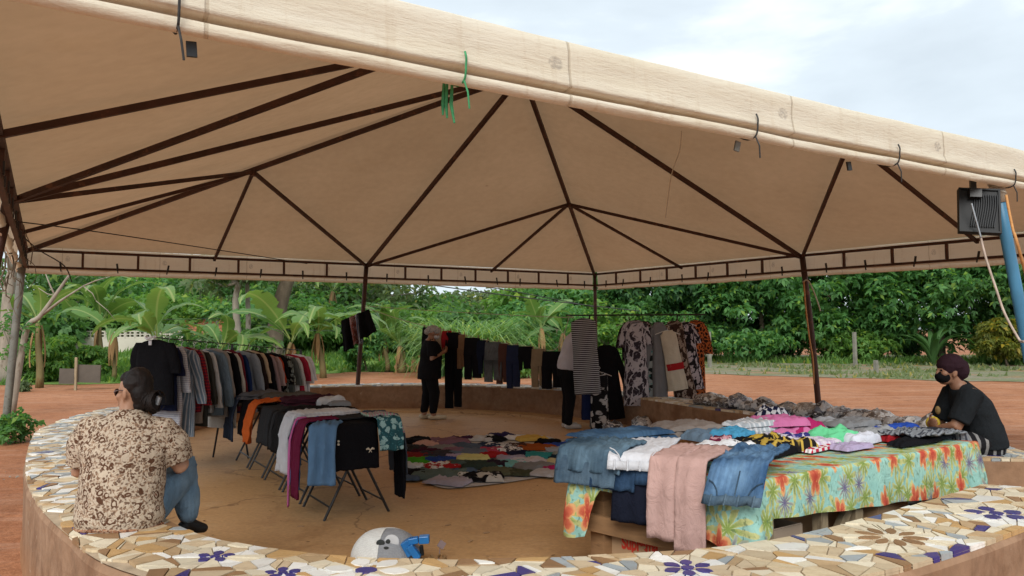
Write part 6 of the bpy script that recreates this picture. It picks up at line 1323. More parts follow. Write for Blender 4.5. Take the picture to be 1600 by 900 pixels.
for i, (x0, x1, yb, m, lab) in enumerate([(660, 680, 600, fab('black'), 'black trousers at the left end of the line, behind the woman'), (690, 704, 548, fab('red'), 'red shorts on the clothes line beside the face mask of the woman'), (682, 690, 545, fab('beige'), 'narrow beige cloth left of the red shorts on the line'), (699, 719, 638, fab('black'), 'very long black trousers right of the red shorts'), (716, 727, 576, fabric((.20, .115, .065)), 'tan brown trousers left of the wide black ones'),
      (727, 748, 593, fabric((.009, .009, .011)), 'wide black trousers in the left half of the line'), (746, 762, 584, fabric((.010, .014, .030)), 'navy black trousers left of the grey jeans'), (758, 779, 597, fabric((.055, .06, .065), 'denim', (.12, .13, .14)), 'grey denim jeans in the middle of the line'), (779, 793, 600, fabric((.075, .035, .028)), 'reddish brown trousers right of the grey jeans'), (792, 807, 607, fabric((.018, .024, .055)), 'long navy trousers left of the black shorts'),
      (804, 831, 579, fab('black'), 'black shorts left of the tan trousers'), (832, 850, 605, fabric((.22, .165, .105)), 'tan beige trousers in the right half of the line'), (850, 873, 608, fab('black'), 'black trousers at the right end of the line, by the white t-shirt')]):
    p = lineat((x0 + x1) / 2); w = (x1 - x0) / F * p.y / cos(lyaw) * 1.28; zb = WY((x0 + x1) / 2, yb, p.y).z; p = p + Vector((0, -.02 * (i % 2), -.01))
    hang_pants('shorts' if 'shorts' in lab else ('jeans' if 'jeans' in lab else 'trousers'), lab, p, w, p.z - zb, m, LG, 60 + i, lyaw + rg.uniform(-.12, .12))
# bundle on the far pole
BG = 'clothes hung on the far brown pole'
def panel(name, lab, pts, Y, m, seed, th=.02):
    G = []; P = [WY(px, py, Y) for px, py in pts]   # corners tl tr br bl
    for j in range(13):
        v = j / 12; row = []
        for i in range(11):
            u = i / 10; p = (P[0] * (1 - u) + P[1] * u) * (1 - v) + (P[3] * (1 - u) + P[2] * u) * v
            row.append(p + Vector((0, .05 * sin(u * 9 + seed) * (.3 + v) + .04 * N3((u * 3, v * 2, seed), 1), .03 * N3((u * 4, seed, 0), 1) * v)))
        G.append(row)
    mb = MB(); mb.grid(G); return solid(tag(mb.build(name, m, smooth=True), lab, 'clothing', BG), th, 0)
panel('trousers', 'black trousers at the left of the bundle on the far pole', [(533, 501), (552, 493), (553, 543), (536, 551)], 14.1, fab('black'), 1)
panel('shirt', 'rust patterned shirt in the bundle on the far pole', [(546, 496), (557, 491), (563, 534), (552, 540)], 14.05, fabric((.20, .065, .05), 'floral', (.30, .2, .2), (.06, .02, .02), 1.5), 2)
panel('shirt', 'narrow pale blue striped shirt in the bundle on the far pole', [(555, 492), (562, 488), (568, 534), (562, 538)], 14.0, fabric((.07, .09, .14), 'vstripe', (.45, .47, .52), None, .5), 3)
panel('t_shirt', 'black t-shirt fanning out at the right of the bundle on the far pole', [(560, 490), (576, 483), (588, 518), (565, 530)], 13.95, fab('black'), 4)

# ---------------------------------------------------------------- bags along the bench
def bagmat(name, c1, c2, c3, sc_=11.0):
    def fn(t, p):
        v = coord(t); r = nd(t, 'ShaderNodeObjectInfo').outputs['Random']; v2 = nd(t, 'ShaderNodeVectorMath', {0: v, 1: nd(t, 'ShaderNodeCombineXYZ', {0: mth(t, 'MULTIPLY', r, 9.0)}).outputs[0]}, operation='ADD').outputs[0]
        dv = nd(t, 'ShaderNodeVectorMath', {0: v2, 1: nd(t, 'ShaderNodeVectorMath', {0: noi(t, v2, 9.0, 3.0, .6, 0, 1), 'Scale': .12}, operation='SCALE').outputs[0]}, operation='ADD').outputs[0]
        cell = nd(t, 'ShaderNodeSeparateXYZ', {0: vor(t, dv, sc_ * 1.3).outputs[1]}).outputs[0]
        col = mix(t, step(t, cell, .38, .40), c1, c2); col = mix(t, step(t, cell, .70, .72), col, c3)
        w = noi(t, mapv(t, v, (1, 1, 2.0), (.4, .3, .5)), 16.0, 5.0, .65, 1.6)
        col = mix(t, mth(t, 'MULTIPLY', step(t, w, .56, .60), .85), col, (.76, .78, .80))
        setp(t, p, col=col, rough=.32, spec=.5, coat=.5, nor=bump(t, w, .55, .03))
    return mat(name, fn)
BAGS = [bagmat('clear_bag_of_grey', (.08, .083, .095), (.64, .65, .68), (.30, .31, .33)), bagmat('clear_bag_of_brown', (.11, .085, .075), (.62, .61, .60), (.30, .27, .25)), bagmat('clear_bag_of_dark', (.018, .02, .03), (.52, .54, .58), (.14, .16, .21)), bagmat('clear_bag_of_white', (.42, .43, .46), (.76, .77, .78), (.12, .12, .13)), bagmat('clear_bag_with_red', (.44, .43, .43), (.70, .69, .69), (.32, .02, .03))]
BN = 'clear plastic bags along the bench top'
dsc = ['brownish one at the left end of the row, by the orange dress', 'grey brown bag second from the left of the row', 'pale grey bag left of the pointed dark one', 'dark bag with a pointed knot', 'grey bag right of the pointed dark one', 'dark bag with a second small knot', 'pale bag in front of the brown pole, left side', 'grey white bag left of the brown pole', 'dark brown bag just right of the foot of the brown pole', 'black and grey upright bag right of the brown one', 'light bag with a dark stripe', 'grey dark bag above the royal blue cloth', 'brownish white bag left of the red one', 'bag with red cloth inside', 'whitish round bag near the end of the row', 'large clear bag with a tall twisted top beside the capped person']
bagl = [(1118, 632, 34, 20, 1, 0), (1140, 634, 26, 16, 1, 0), (1158, 635, 26, 15, 0, 0), (1176, 636, 30, 22, 2, .04), (1196, 638, 24, 16, 0, 0), (1213, 640, 26, 22, 2, .03), (1232, 641, 26, 16, 3, 0), (1254, 644, 28, 19, 0, .03), (1280, 649, 32, 24, 1, .0), (1306, 652, 24, 26, 2, .04), (1326, 655, 28, 24, 3, 0), (1352, 660, 38, 24, 0, 0), (1378, 664, 34, 26, 1, .02), (1396, 668, 26, 20, 4, 0), (1420, 672, 38, 24, 3, 0), (1452, 680, 42, 30, 3, .10)]
for i, (px, py, wp, hp, mi, tail) in enumerate(bagl):
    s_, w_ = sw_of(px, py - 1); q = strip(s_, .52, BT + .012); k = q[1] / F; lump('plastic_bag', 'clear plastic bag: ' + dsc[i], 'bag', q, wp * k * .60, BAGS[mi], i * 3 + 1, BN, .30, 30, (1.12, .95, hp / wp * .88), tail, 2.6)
for i, (px, py, wp, lab) in enumerate([(817, 607, 17, 'small white bundle on the far bench, leftmost of four'), (836, 608, 16, 'second small white bundle on the far bench'), (853, 609, 13, 'third small grey bundle on the far bench'), (868, 610, 16, 'white bundle beside the person in the white t-shirt, on the far bench')]):
    s_, w_ = sw_of(px, py); q = strip(s_, .4, BT + .012); k = q[1] / F; lump('plastic_bag', lab, 'bag', q, wp * k * .55, BAGS[3], i + 60, BN, .4, 18, (1, .8, .75))
for i, (px, py, wp, mi, lab) in enumerate([(958, 664, 26, 2, 'black and white bag on the floor below the long coat'), (965, 618, 16, 3, 'white bag on the bench behind the long coat'), (1003, 655, 24, 3, 'white bag between the grey trouser legs')]):
    if i == 1: s_, w_ = sw_of(px, py); q = strip(s_, .5, BT + .012)
    else: q = WZ(px, py + 22, 0)
    k = q[1] / F; lump('plastic_bag', lab, 'bag', q, wp * k * .6, BAGS[mi], i + 80, None, .4, 18)
# ---------------------------------------------------------------- people
def ring_loft(secs, n=18):
    """closed loft through sections (centre, half width, half depth[, side vector])"""
    V = []; Fs = []; m = len(secs); C = [Vector(s[0]) for s in secs]
    for i, s in enumerate(secs):
        d = (C[min(i + 1, m - 1)] - C[max(i - 1, 0)]).normalized(); a = Vector(s[3]) if len(s) > 3 else Vector((1, 0, 0))
        a = (a - d * a.dot(d)); a = a.normalized() if a.length > 1e-3 else d.orthogonal().normalized(); b = d.cross(a)
        for k in range(n): q = 2 * pi * k / n; V.append(C[i] + a * (s[1] * cos(q)) + b * (s[2] * sin(q)))
    for i in range(m - 1):
        for k in range(n): k2 = (k + 1) % n; Fs.append((i * n + k, i * n + k2, (i + 1) * n + k2, (i + 1) * n + k))
    Fs += [tuple(range(n - 1, -1, -1)), tuple((m - 1) * n + k for k in range(n))]; return V, Fs
def caps(pts, rs, n=12):
    """tapered rounded limb"""
    secs = []; pts = [Vector(p) for p in pts]; d0 = (pts[0] - pts[1]).normalized(); d1 = (pts[-1] - pts[-2]).normalized()
    for k in (.95, .75, .4): secs.append((pts[0] + d0 * rs[0] * k, rs[0] * sqrt(1 - k * k), rs[0] * sqrt(1 - k * k)))
    for p, r in zip(pts, rs): secs.append((p, r, r))
    for k in (.4, .75, .95): secs.append((pts[-1] + d1 * rs[-1] * k, rs[-1] * sqrt(1 - k * k), rs[-1] * sqrt(1 - k * k)))
    sd_ = (pts[-1] - pts[0]).normalized().orthogonal(); return ring_loft([(c, a, b, sd_) for c, a, b in secs], n)
def ell(c, r, R=None, n=16):
    V = []; Fs = []; c = Vector(c); h = n // 2
    for j in range(1, h):
        th = pi * j / h
        for i in range(n):
            a = 2 * pi * i / n; p = Vector((r[0] * sin(th) * cos(a), r[1] * sin(th) * sin(a), r[2] * cos(th))); V.append(c + (R @ p if R is not None else p))
    top, bot = len(V), len(V) + 1; z = Vector((0, 0, r[2])); z = R @ z if R is not None else z; V += [c + z, c - z]
    for j in range(h - 2):
        for i in range(n): i2 = (i + 1) % n; Fs.append((j * n + i, j * n + i2, (j + 1) * n + i2, (j + 1) * n + i)[::-1])
    for i in range(n): i2 = (i + 1) % n; Fs.append((top, i, i2)); Fs.append((bot, (h - 2) * n + i2, (h - 2) * n + i))
    return V, Fs
def fuse(name, pieces, voxel, m, root, xf, smooth=4, wrinkle=0.0, wf=8.0, seed=1.0, keep=None, sm=.5):
    """one continuous skin round all pieces"""
    V = []; Fs = []
    for v, f in pieces: b = len(V); V += [tuple(xf @ Vector(p)) for p in v]; Fs += [tuple(i + b for i in q) for q in f]
    me = bpy.data.meshes.new(name + '_src'); me.from_pydata(V, [], Fs); me.update()
    o = bpy.data.objects.new('src', me); COL.objects.link(o)
    r = o.modifiers.new('r', 'REMESH'); r.mode = 'VOXEL'; r.voxel_size = voxel
    s = o.modifiers.new('s', 'SMOOTH'); s.iterations = smooth; s.factor = sm
    bpy.context.view_layer.update(); dg = bpy.context.evaluated_depsgraph_get(); me2 = bpy.data.meshes.new_from_object(o.evaluated_get(dg)); bpy.data.objects.remove(o)
    n = len(me2.vertices); co = np.zeros(n * 3, np.float32); me2.vertices.foreach_get('co', co); co = co.reshape(-1, 3)
    if wrinkle:
        nr = np.zeros(n * 3, np.float32); me2.vertices.foreach_get('normal', nr); nr = nr.reshape(-1, 3)
        for i in range(n):
            p = co[i]; k = N3((p[0], p[1], p[2] * .6), wf, seed) * .7 + (.5 - abs(N3((p[0] * .8, p[1] * .8, p[2] * 1.3), wf * .8, seed + 3)) * 1.6) * .9
            co[i] += nr[i] * wrinkle * k
    loc = np.array(root.location, np.float32); me2.vertices.foreach_set('co', (co - loc).ravel().astype(np.float32))
    me2.polygons.foreach_set('use_smooth', [True] * len(me2.polygons)); me2.materials.clear(); me2.materials.append(m); me2.update()
    return link(name, me2, root, root.location)
def basis(fwd, up): # local x right, y forward, z up
    u = Vector(up).normalized(); f = (Vector(fwd) - u * Vector(fwd).dot(u)).normalized(); r = f.cross(u); return Matrix((r, f, u)).transposed()
def head_pieces(c, R, s=1.0, ears=True, nose=1.0):
    c = Vector(c); L = lambda x, y, z: c + R @ (Vector((x, y, z)) * s)
    P = [ell(L(0, -.008, .022), (.074 * s, .094 * s, .098 * s), R), ell(L(0, .030, -.045), (.058 * s, .066 * s, .072 * s), R), ell(L(0, .048, -.088), (.030 * s, .034 * s, .026 * s), R), ell(L(0, .066, .018), (.048 * s, .022 * s, .02 * s), R),
         caps([L(0, .084, .012), L(0, .098, -.018), L(0, .090 + .018 * nose, -.03)], [.008 * s, .012 * s, .015 * s], 8), ell(L(0, .093, -.058), (.024 * s, .012 * s, .008 * s), R), ell(L(0, .09, -.07), (.021 * s, .012 * s, .008 * s), R)]
    for sx in (-1, 1):
        P += [ell(L(sx * .042, .058, -.022), (.026 * s, .026 * s, .024 * s), R)]
        if ears: P += [ell(L(sx * .078, -.008, -.012), (.010 * s, .022 * s, .034 * s), R @ Matrix.Rotation(sx * .35, 3, 'Z')), ell(L(sx * .077, .0, -.038), (.008 * s, .012 * s, .013 * s), R)]
    return P
def eyes(c, R, root, s=1.0):
    c = Vector(c)
    for sx in (-1, 1):
        mb = MB(); mb.add(*ell(c + R @ (Vector((sx * .031, .079, .004)) * s), (.012 * s, .009 * s, .007 * s), R, 10)); mb.build('eye', fab('black'), root, smooth=True)
def hand(wr, d, pal, side, curl=.5, s=1.0):
    """palm and five fingers; wr wrist, d direction to the knuckles, pal palm normal, side = thumb side vector"""
    wr, d, pal = Vector(wr), Vector(d).normalized(), Vector(pal).normalized(); sd_ = (Vector(side) - d * Vector(side).dot(d)).normalized(); pal = d.cross(sd_) * (1 if d.cross(sd_).dot(pal) > 0 else -1)
    P = [ring_loft([(wr - d * .02 * s, .026 * s, .020 * s, sd_), (wr + d * .015 * s, .030 * s, .017 * s, sd_), (wr + d * .055 * s, .039 * s, .014 * s, sd_), (wr + d * .088 * s, .040 * s, .012 * s, sd_), (wr + d * .096 * s, .034 * s, .008 * s, sd_)], 14)]
    for k, (o_, L) in enumerate(((.030, .068), (.010, .077), (-.011, .071), (-.031, .055))):
        p = wr + d * .086 * s + sd_ * o_ * s; dd = (d + sd_ * o_ * 1.5).normalized(); pts = [p - d * .02 * s, p]; c = curl * (1 + .12 * k)
        for f, b in ((.45, .5), (.32, 1.1), (.25, 1.6)):
            dv = dd * cos(c * b) + pal * sin(c * b); p = p + dv * L * f * s; pts.append(p)
        P.append(caps(pts, [.0095 * s, .0095 * s, .009 * s, .0082 * s, .0072 * s], 8))
    b = wr + d * .028 * s + sd_ * .028 * s; P.append(caps([b - d * .01 * s, b + (d * .5 + sd_ * .75 + pal * .2) * .032 * s, b + (d * .95 + sd_ * .75 + pal * .45) * .055 * s], [.014 * s, .0115 * s, .009 * s], 8)); return P
I4 = Matrix.Identity(4)
# 1. woman in the paisley blouse, seated on the bench, seen from behind --------------------
hp = WZ(204, 817, .5) + Vector((-.02, .02, -.005)); pw = thing('person', 'seated woman in brown and cream paisley blouse and glasses, back turned, on the bench', 'person', (hp.x, hp.y, .49))
X = Matrix.Translation(Vector((hp.x - .035, hp.y, .49))) @ Matrix.Diagonal((.86, 1, 1, 1))
# x right, y away from the camera; head turned to the left
hc = Vector((.005, .075, .690)); hR = basis((-.96, .20, -.10), (-.05, .10, 1))
shL, shR = Vector((-.215, .03, .535)), Vector((.215, .04, .525)); elL, elR = Vector((-.315, .06, .275)), Vector((.30, .12, .285)); wrL, wrR = Vector((-.19, .28, .215)), Vector((.17, .33, .23))
body = [ring_loft([((0, .0, .01), .20, .13), ((0, -.01, .10), .21, .135), ((0, .0, .25), .19, .12), ((0, .02, .40), .19, .115), ((0, .03, .48), .17, .085), ((0, .04, .54), .10, .065), ((.0, .05, .59), .058, .056), ((.0, .065, .64), .055, .058)]),
        caps([shL + Vector((.05, 0, -.07)), elL, wrL], [.05, .050, .036]), caps([shR + Vector((-.05, 0, -.07)), elR, wrR], [.05, .050, .036])] + head_pieces(hc, hR, .97)
body += hand(wrL, (.9, .4, -.1), (0, 0, -1), (0, 1, 0), .5) + hand(wrR, (-.9, .3, -.1), (0, 0, -1), (0, 1, 0), .5)
legs = []
kn = [Vector((-.13, .44, .13)), Vector((.165, .40, .20))]; an_ = [Vector((-.12, .50, -.36)), Vector((.225, .36, -.05))]
body += [caps([(-.1, .05, .07), kn[0], an_[0]], [.10, .07, .045]), caps([(.12, .05, .08), kn[1], an_[1]], [.10, .072, .05])]
B1 = fuse('body', body, .0085, SKIN2, pw, X, 3)
PAIS = fabric((.47, .39, .30), 'paisley', (.095, .046, .027), (.26, .16, .10), 1.0, 'Object')
bl = [ring_loft([((.0, -.01, -.005), .252, .170), ((0, -.02, .05), .258, .178), ((0, -.015, .14), .252, .175), ((0, -.005, .26), .245, .160), ((0, .01, .38), .262, .150), ((0, .02, .46), .268, .130), ((0, .028, .515), .232, .105), ((0, .04, .565), .135, .085), ((.0, .045, .595), .085, .075)], 26),
      ring_loft([(shL + Vector((.08, 0, -.03)), .07, .07), (shL + Vector((.0, 0, -.05)), .088, .085), (shL * .5 + elL * .5 + Vector((-.01, 0, 0)), .092, .084), (shL * .12 + elL * .88 + Vector((.010, .0, .0)), .086, .078)], 16),
      ring_loft([(shR + Vector((-.08, 0, -.03)), .07, .07), (shR + Vector((.0, 0, -.05)), .088, .085), (shR * .5 + elR * .5 + Vector((.01, 0, 0)), .092, .084), (shR * .12 + elR * .88 + Vector((-.010, .0, .0)), .086, .078)], 16)]
fuse('blouse', bl, .0085, PAIS, pw, X, 3, .014, 6.0, 2)
mb = MB(); pts = [X @ Vector((.254 * cos(q) * 1.01, -.012 + .177 * sin(q), .004 + .01 * sin(q * 3))) for q in np.linspace(pi, 2 * pi, 24)]; mb.tube(pts, .011, 6); mb.build('hem', fabric((.33, .17, .10), 'paisley', (.12, .05, .03), (.45, .35, .25), 1.0, 'Object'), pw)
JEA = fabric((.115, .19, .27), 'denim', (.21, .30, .38), None, 1.0, 'Object')
fuse('jeans', [ring_loft([((0, .02, .01), .215, .145), ((0, .0, .08), .22, .15), ((0, .0, .14), .21, .14)]), caps([(-.11, .06, .085), kn[0], an_[0] + Vector((0, 0, .03))], [.118, .088, .07], 14), caps([(.13, .06, .085), kn[1] + Vector((.03, 0, .02)), kn[1] * .45 + an_[1] * .55 + Vector((.02, -.02, 0)), an_[1] + Vector((.01, -.01, .03))], [.125, .10, .085, .066], 14)], .011, JEA, pw, X, 3, .008, 8.0, 4)
for k, (a, d_) in enumerate(((an_[0], Vector((-.1, 1, 0))), (an_[1], Vector((.62, .75, -.2))))):
    d_.normalize(); fuse('shoe', [caps([a + Vector((0, 0, -.035)), a + d_ * .07 + Vector((0, 0, -.06)), a + d_ * .115 + Vector((0, 0, -.064))], [.040, .036, .028]), ell(a + Vector((0, 0, -.055)) - d_ * .02, (.042, .048, .035))], .008, M_BLACKP, pw, X, 3)
# hair drawn back into a bun with pale clips
Lh = lambda x, y, z: hc + hR @ (Vector((x, y, z)) * .97)
H1 = fuse('hair', [ell(Lh(0, -.040, .048), (.082, .090, .090), hR), ell(Lh(0, -.075, -.005), (.072, .06, .085), hR), ell(Lh(0, .022, .080), (.060, .050, .042), hR), ell(Lh(.0, -.128, -.055), (.048, .046, .050), hR), ell(Lh(.01, -.150, -.085), (.034, .030, .045), hR), ell(Lh(0, -.07, -.075), (.05, .05, .04), hR)], .007, HAIR, pw, X, 2, .004, 40.0, 5)
rs_ = random.Random(8); mb = MB()
for k in range(60):
    a = rs_.uniform(0, 6.28); b_ = rs_.uniform(0, 6.28); c0 = Vector((0, -.132, -.06)); pts = []
    for j in range(6): q = a + j * .42; pts.append(X @ Lh(*(c0 + Vector((cos(q) * .058, sin(b_) * .02 - .052 * abs(sin(q * .5 + b_)), sin(q) * .058)))))
    mb.tube(pts, .0026, 4, cap=False)
mb.build('bun_strands', HAIR, H1)
for dx in (0, .03): mb = MB(); q = X @ Lh(.035 - dx * .5, -.176 + dx * .3, -.05 - dx * .2); mb.box(q + Vector((dx * .8, -.028, 0)), (.012, .02, .042), Matrix.Rotation(.3, 3, 'Y')); mb.build('hair_clip', M_GLASSY, H1)
mb = MB(); 
for sx in (-1, 1):
    mb.tube([X @ Lh(sx * .034 + .024 * cos(q), .092 - abs(.008 * cos(q)), .004 + .019 * sin(q)) for q in np.linspace(0, 2 * pi, 14)], .0035, 5); mb.tube([X @ Lh(sx * .056, .090, .008), X @ Lh(sx * .080, .04, .012), X @ Lh(sx * .08, -.015, .008)], .0028, 5)
mb.tube([X @ Lh(-.01, .096, .008), X @ Lh(.01, .096, .008)], .003, 5); mb.build('glasses', simple('dark_red_frame', (.06, .02, .015), .3, .5), pw)
LENS = simple('dark_lens', (.015, .010, .010), .1, .6)
for sx in (-1, 1): mb = MB(); mb.add(*ell(X @ Lh(sx * .034, .089, .004), (.023, .003, .017), hR, 12)); mb.build('lens', LENS, pw)
eyes(X @ hc, hR, B1, 1.02)
# 2. standing woman in black with a grey cap --------------------------------------------
ft = WZ(672, 655, 0); p2 = thing('person', 'standing woman in black with grey white cap and face mask, before the hung trousers', 'person', ft)
X = Matrix.Translation(ft) @ Matrix.Rotation(radians(-72), 4, 'Z') @ Matrix.Diagonal((1.18, 1.22, .985, 1))
hc = Vector((0, .045, 1.50)); hR = basis((0, 1, -.32), (0, .3, 1))
sA = [Vector((-.185, 0, 1.33)), Vector((.185, 0, 1.33))]; eA = [Vector((-.245, -.02, 1.07)), Vector((.245, -.02, 1.06))]; wA = [Vector((-.09, .19, 1.15)), Vector((.09, .20, 1.18))]
body = [ring_loft([((0, -.02, .80), .15, .11), ((0, -.02, .9), .175, .125), ((0, .0, 1.05), .155, .115), ((0, 0, 1.2), .165, .115), ((0, 0, 1.32), .165, .085), ((0, .0, 1.37), .10, .065), ((0, .015, 1.40), .052, .052), ((0, .035, 1.46), .05, .054)])]
for i, sx in enumerate((-1, 1)):
    body += [caps([sA[i], eA[i], wA[i]], [.052, .044, .03]), caps([(sx * .085, -.02, .86), (sx * .085, .015 + .03 * sx, .46), (sx * .085, -.02 + .05 * sx, .085)], [.085, .058, .038]), caps([(sx * .085, -.03 + .05 * sx, .05), (sx * .09, .10 + .05 * sx, .032)], [.04, .03])]
    body += hand(wA[i], (-sx * .75, .45, .35), (0, -1, .1), (0, .3, 1), .75, .95)
B2 = fuse('body', body + head_pieces(hc, hR, .98, True, .1), .009, SKIN, p2, X, 3)
BK = fabric((.010, .010, .012), 'plain', (.6, .6, .6), None, 1.0, 'Object')
fuse('blouse', [ring_loft([((0, -.01, .70), .215, .165), ((0, -.01, .85), .215, .165), ((0, .01, 1.0), .20, .158), ((0, .015, 1.15), .205, .158), ((0, .01, 1.27), .205, .13), ((0, .0, 1.345), .16, .09), ((0, .0, 1.375), .09, .07)], 22)] + [ring_loft([(s_ * .75 + Vector((0, 0, .33)), .085, .08), (s_, .088, .082), (s_ * .5 + e_ * .5, .078, .074), (s_ * .15 + e_ * .85, .076, .07)], 14) for s_, e_ in zip(sA, eA)], .011, BK, p2, X, 3, .009, 7.0, 3)
fuse('trousers', [ring_loft([((0, -.02, .70), .18, .14), ((0, -.02, .85), .19, .145), ((0, -.01, .95), .17, .13)])] + [caps([(sx * .09, -.02, .84), (sx * .088, .015 + .03 * sx, .46), (sx * .085, -.02 + .05 * sx, .15)], [.10, .078, .055]) for sx in (-1, 1)], .011, BK, p2, X, 3, .006, 8.0, 4)
for sx in (-1, 1): fuse('shoe', [caps([(sx * .085, -.05 + .05 * sx, .042), (sx * .088, .05 + .05 * sx, .04), (sx * .092, .135 + .05 * sx, .034)], [.045, .043, .036])], .008, simple('cream_shoe', (.52, .46, .34), .6), p2, X, 3)
fuse('cap', [ell(hc + hR @ Vector((0, -.015, .045)), (.088, .106, .09), hR), ell(hc + hR @ Vector((0, -.085, .0)), (.06, .05, .055), hR)], .008, fabric((.42, .42, .41), 'floral', (.25, .25, .26), (.5, .5, .5), 3.0, 'Object'), p2, X, 2, .006, 18.0, 6)
MASKW = fabric((.55, .56, .58), 'plain', (.6, .6, .6), None, 1.0, 'Object')
fuse('face_mask', [ell(hc + hR @ Vector((0, .048, -.050)), (.064, .060, .052), hR)], .006, MASKW, p2, X, 3)
eyes(X @ hc, (X.to_3x3() @ hR).normalized(), B2, .98)
# 3. person in a white t-shirt bending behind the striped dress ------------------------
ft = WZ(892, 684, 0); ft.y = 11.75; ft.x = WY(891, 684, 11.75).x; p3 = thing('person', 'standing person in a white t-shirt and black trousers, head hidden behind the striped dress', 'person', (ft.x, ft.y, 0))
X = Matrix.Translation((ft.x, ft.y, 0)) @ Matrix.Rotation(radians(-80), 4, 'Z')
hc = Vector((.0, .235, 1.545)); hR = basis((0, 1, -.45), (0, .4, 1)); sA = [Vector((-.19, .07, 1.40)), Vector((.19, .07, 1.40))]; eA = [Vector((-.24, .10, 1.12)), Vector((.23, .11, 1.11))]; wA = [Vector((-.12, .33, 1.06)), Vector((.12, .33, 1.10))]
body = [ring_loft([((0, -.05, .86), .15, .115), ((0, -.04, .98), .17, .13), ((0, .0, 1.12), .155, .12), ((0, .05, 1.28), .17, .12), ((0, .08, 1.39), .165, .09), ((0, .10, 1.44), .10, .07), ((0, .13, 1.47), .055, .055), ((0, .19, 1.51), .052, .055)])]
for i, sx in enumerate((-1, 1)):
    body += [caps([sA[i], eA[i], wA[i]], [.055, .046, .032]), caps([(sx * .088, -.05, .90), (sx * .088, -.01, .48), (sx * .09, -.05, .09)], [.088, .06, .04]), caps([(sx * .09, -.06, .05), (sx * .092, .08, .032)], [.04, .03])] + hand(wA[i], (-sx * .2, 1, .1), (-sx, 0, 0), (0, 0, 1), .7)
B3 = fuse('body', body + head_pieces(hc, hR), .0095, SKIN, p3, X, 3)
fuse('t_shirt', [ring_loft([((0, -.04, .90), .198, .158), ((0, -.03, 1.0), .20, .16), ((0, .01, 1.12), .192, .156), ((0, .055, 1.28), .202, .15), ((0, .08, 1.38), .19, .115), ((0, .095, 1.43), .12, .085), ((0, .11, 1.455), .08, .07)], 22)] + [ring_loft([(s_ * .72 + Vector((0, .02, .39)), .09, .085), (s_, .092, .086), (s_ * .35 + e_ * .65, .088, .08)], 14) for s_, e_ in zip(sA, eA)], .011, fabric((.50, .48, .53), 'plain', (.6, .6, .6), None, 1.0, 'Object'), p3, X, 3, .009, 7.0, 8)
fuse('trousers', [ring_loft([((0, -.05, .80), .175, .14), ((0, -.05, .92), .185, .148), ((0, -.03, 1.0), .17, .135)])] + [caps([(sx * .09, -.05, .86), (sx * .09, -.01, .48), (sx * .09, -.05, .10)], [.105, .08, .062]) for sx in (-1, 1)], .011, BK, p3, X, 3, .006, 8.0, 9)
for sx in (-1, 1): fuse('shoe', [caps([(sx * .09, -.07, .045), (sx * .092, .03, .042), (sx * .094, .12, .036)], [.046, .044, .038])], .008, simple('pale_shoe', (.45, .45, .45), .6), p3, X, 3)
fuse('hair', [ell(hc + hR @ Vector((0, -.028, .04)), (.082, .092, .092), hR), ell(hc + hR @ Vector((0, -.06, -.02)), (.07, .055, .08), hR)], .008, HAIR, p3, X, 2, .006, 20.0, 6)
eyes(X @ hc, (X.to_3x3() @ hR).normalized(), B3)
# 4. person in dark t-shirt with a plum cap and black mask, seated at the right ---------
q4 = WZ(1536, 704, .5); p4 = thing('person', 'seated person in dark t-shirt, plum cap and black mask, arms crossed, at the right', 'person', (q4.x, q4.y, .485))
X = Matrix.Translation((q4.x, q4.y, .485)) @ Matrix.Rotation(radians(82), 4, 'Z')      # local +y looks left across the ring
hc = Vector((-.02, .245, .665)); hR = basis((-.12, 1, -.05), (0, -.02, 1)) 
sA = [Vector((-.17, .145, .485)), Vector((.175, .135, .475))]; eA = [Vector((-.20, .28, .235)), Vector((.215, .25, .215))]; wA = [Vector((.02, .38, .165)), Vector((-.01, .39, .235))]
body = [ring_loft([((0, .0, .03), .175, .13), ((0, .0, .12), .18, .135), ((0, .045, .25), .165, .125), ((0, .08, .37), .17, .115), ((0, .125, .47), .16, .09), ((0, .155, .525), .095, .065), ((-.01, .19, .565), .052, .052), ((-.015, .215, .62), .05, .052)])]
legK = [Vector((-.13, .42, .06)), Vector((.13, .42, .06))]
for i, sx in enumerate((-1, 1)):
    body += [caps([sA[i], eA[i], wA[i]], [.058, .050, .034]), caps([(sx * .1, .03, .07), legK[i], (sx * .12, .43, -.40)], [.095, .066, .04]), caps([(sx * .12, .42, -.445), (sx * .13, .54, -.46)], [.036, .028])]
body += hand(wA[0], (.7, .55, -.25), (0, -.3, -1), (0, .8, .6), .45) + hand(wA[1], (-.75, .3, .10), (0, -.5, -.6), (0, .3, 1), .6)
B4 = fuse('body', body + head_pieces(hc, hR, 1.0, True, .1), .0085, SKIN, p4, X, 3)
DK = fabric((.017, .020, .023), 'plain', (.6, .6, .6), None, 1.0, 'Object')
fuse('t_shirt', [ring_loft([((0, -.01, .05), .215, .165), ((0, -.005, .13), .21, .165), ((0, .035, .25), .20, .152), ((0, .075, .37), .21, .142), ((0, .115, .46), .20, .112), ((0, .145, .52), .13, .088), ((-.005, .165, .55), .088, .075)], 22)] + [ring_loft([(s_ * .7 + Vector((0, .05, .15)), .085, .085), (s_, .096, .092), (s_ * .5 + e_ * .5, .092, .084), (s_ * .12 + e_ * .88, .09, .08)], 14) for s_, e_ in zip(sA, eA)], .0105, DK, p4, X, 3, .009, 7.0, 11)
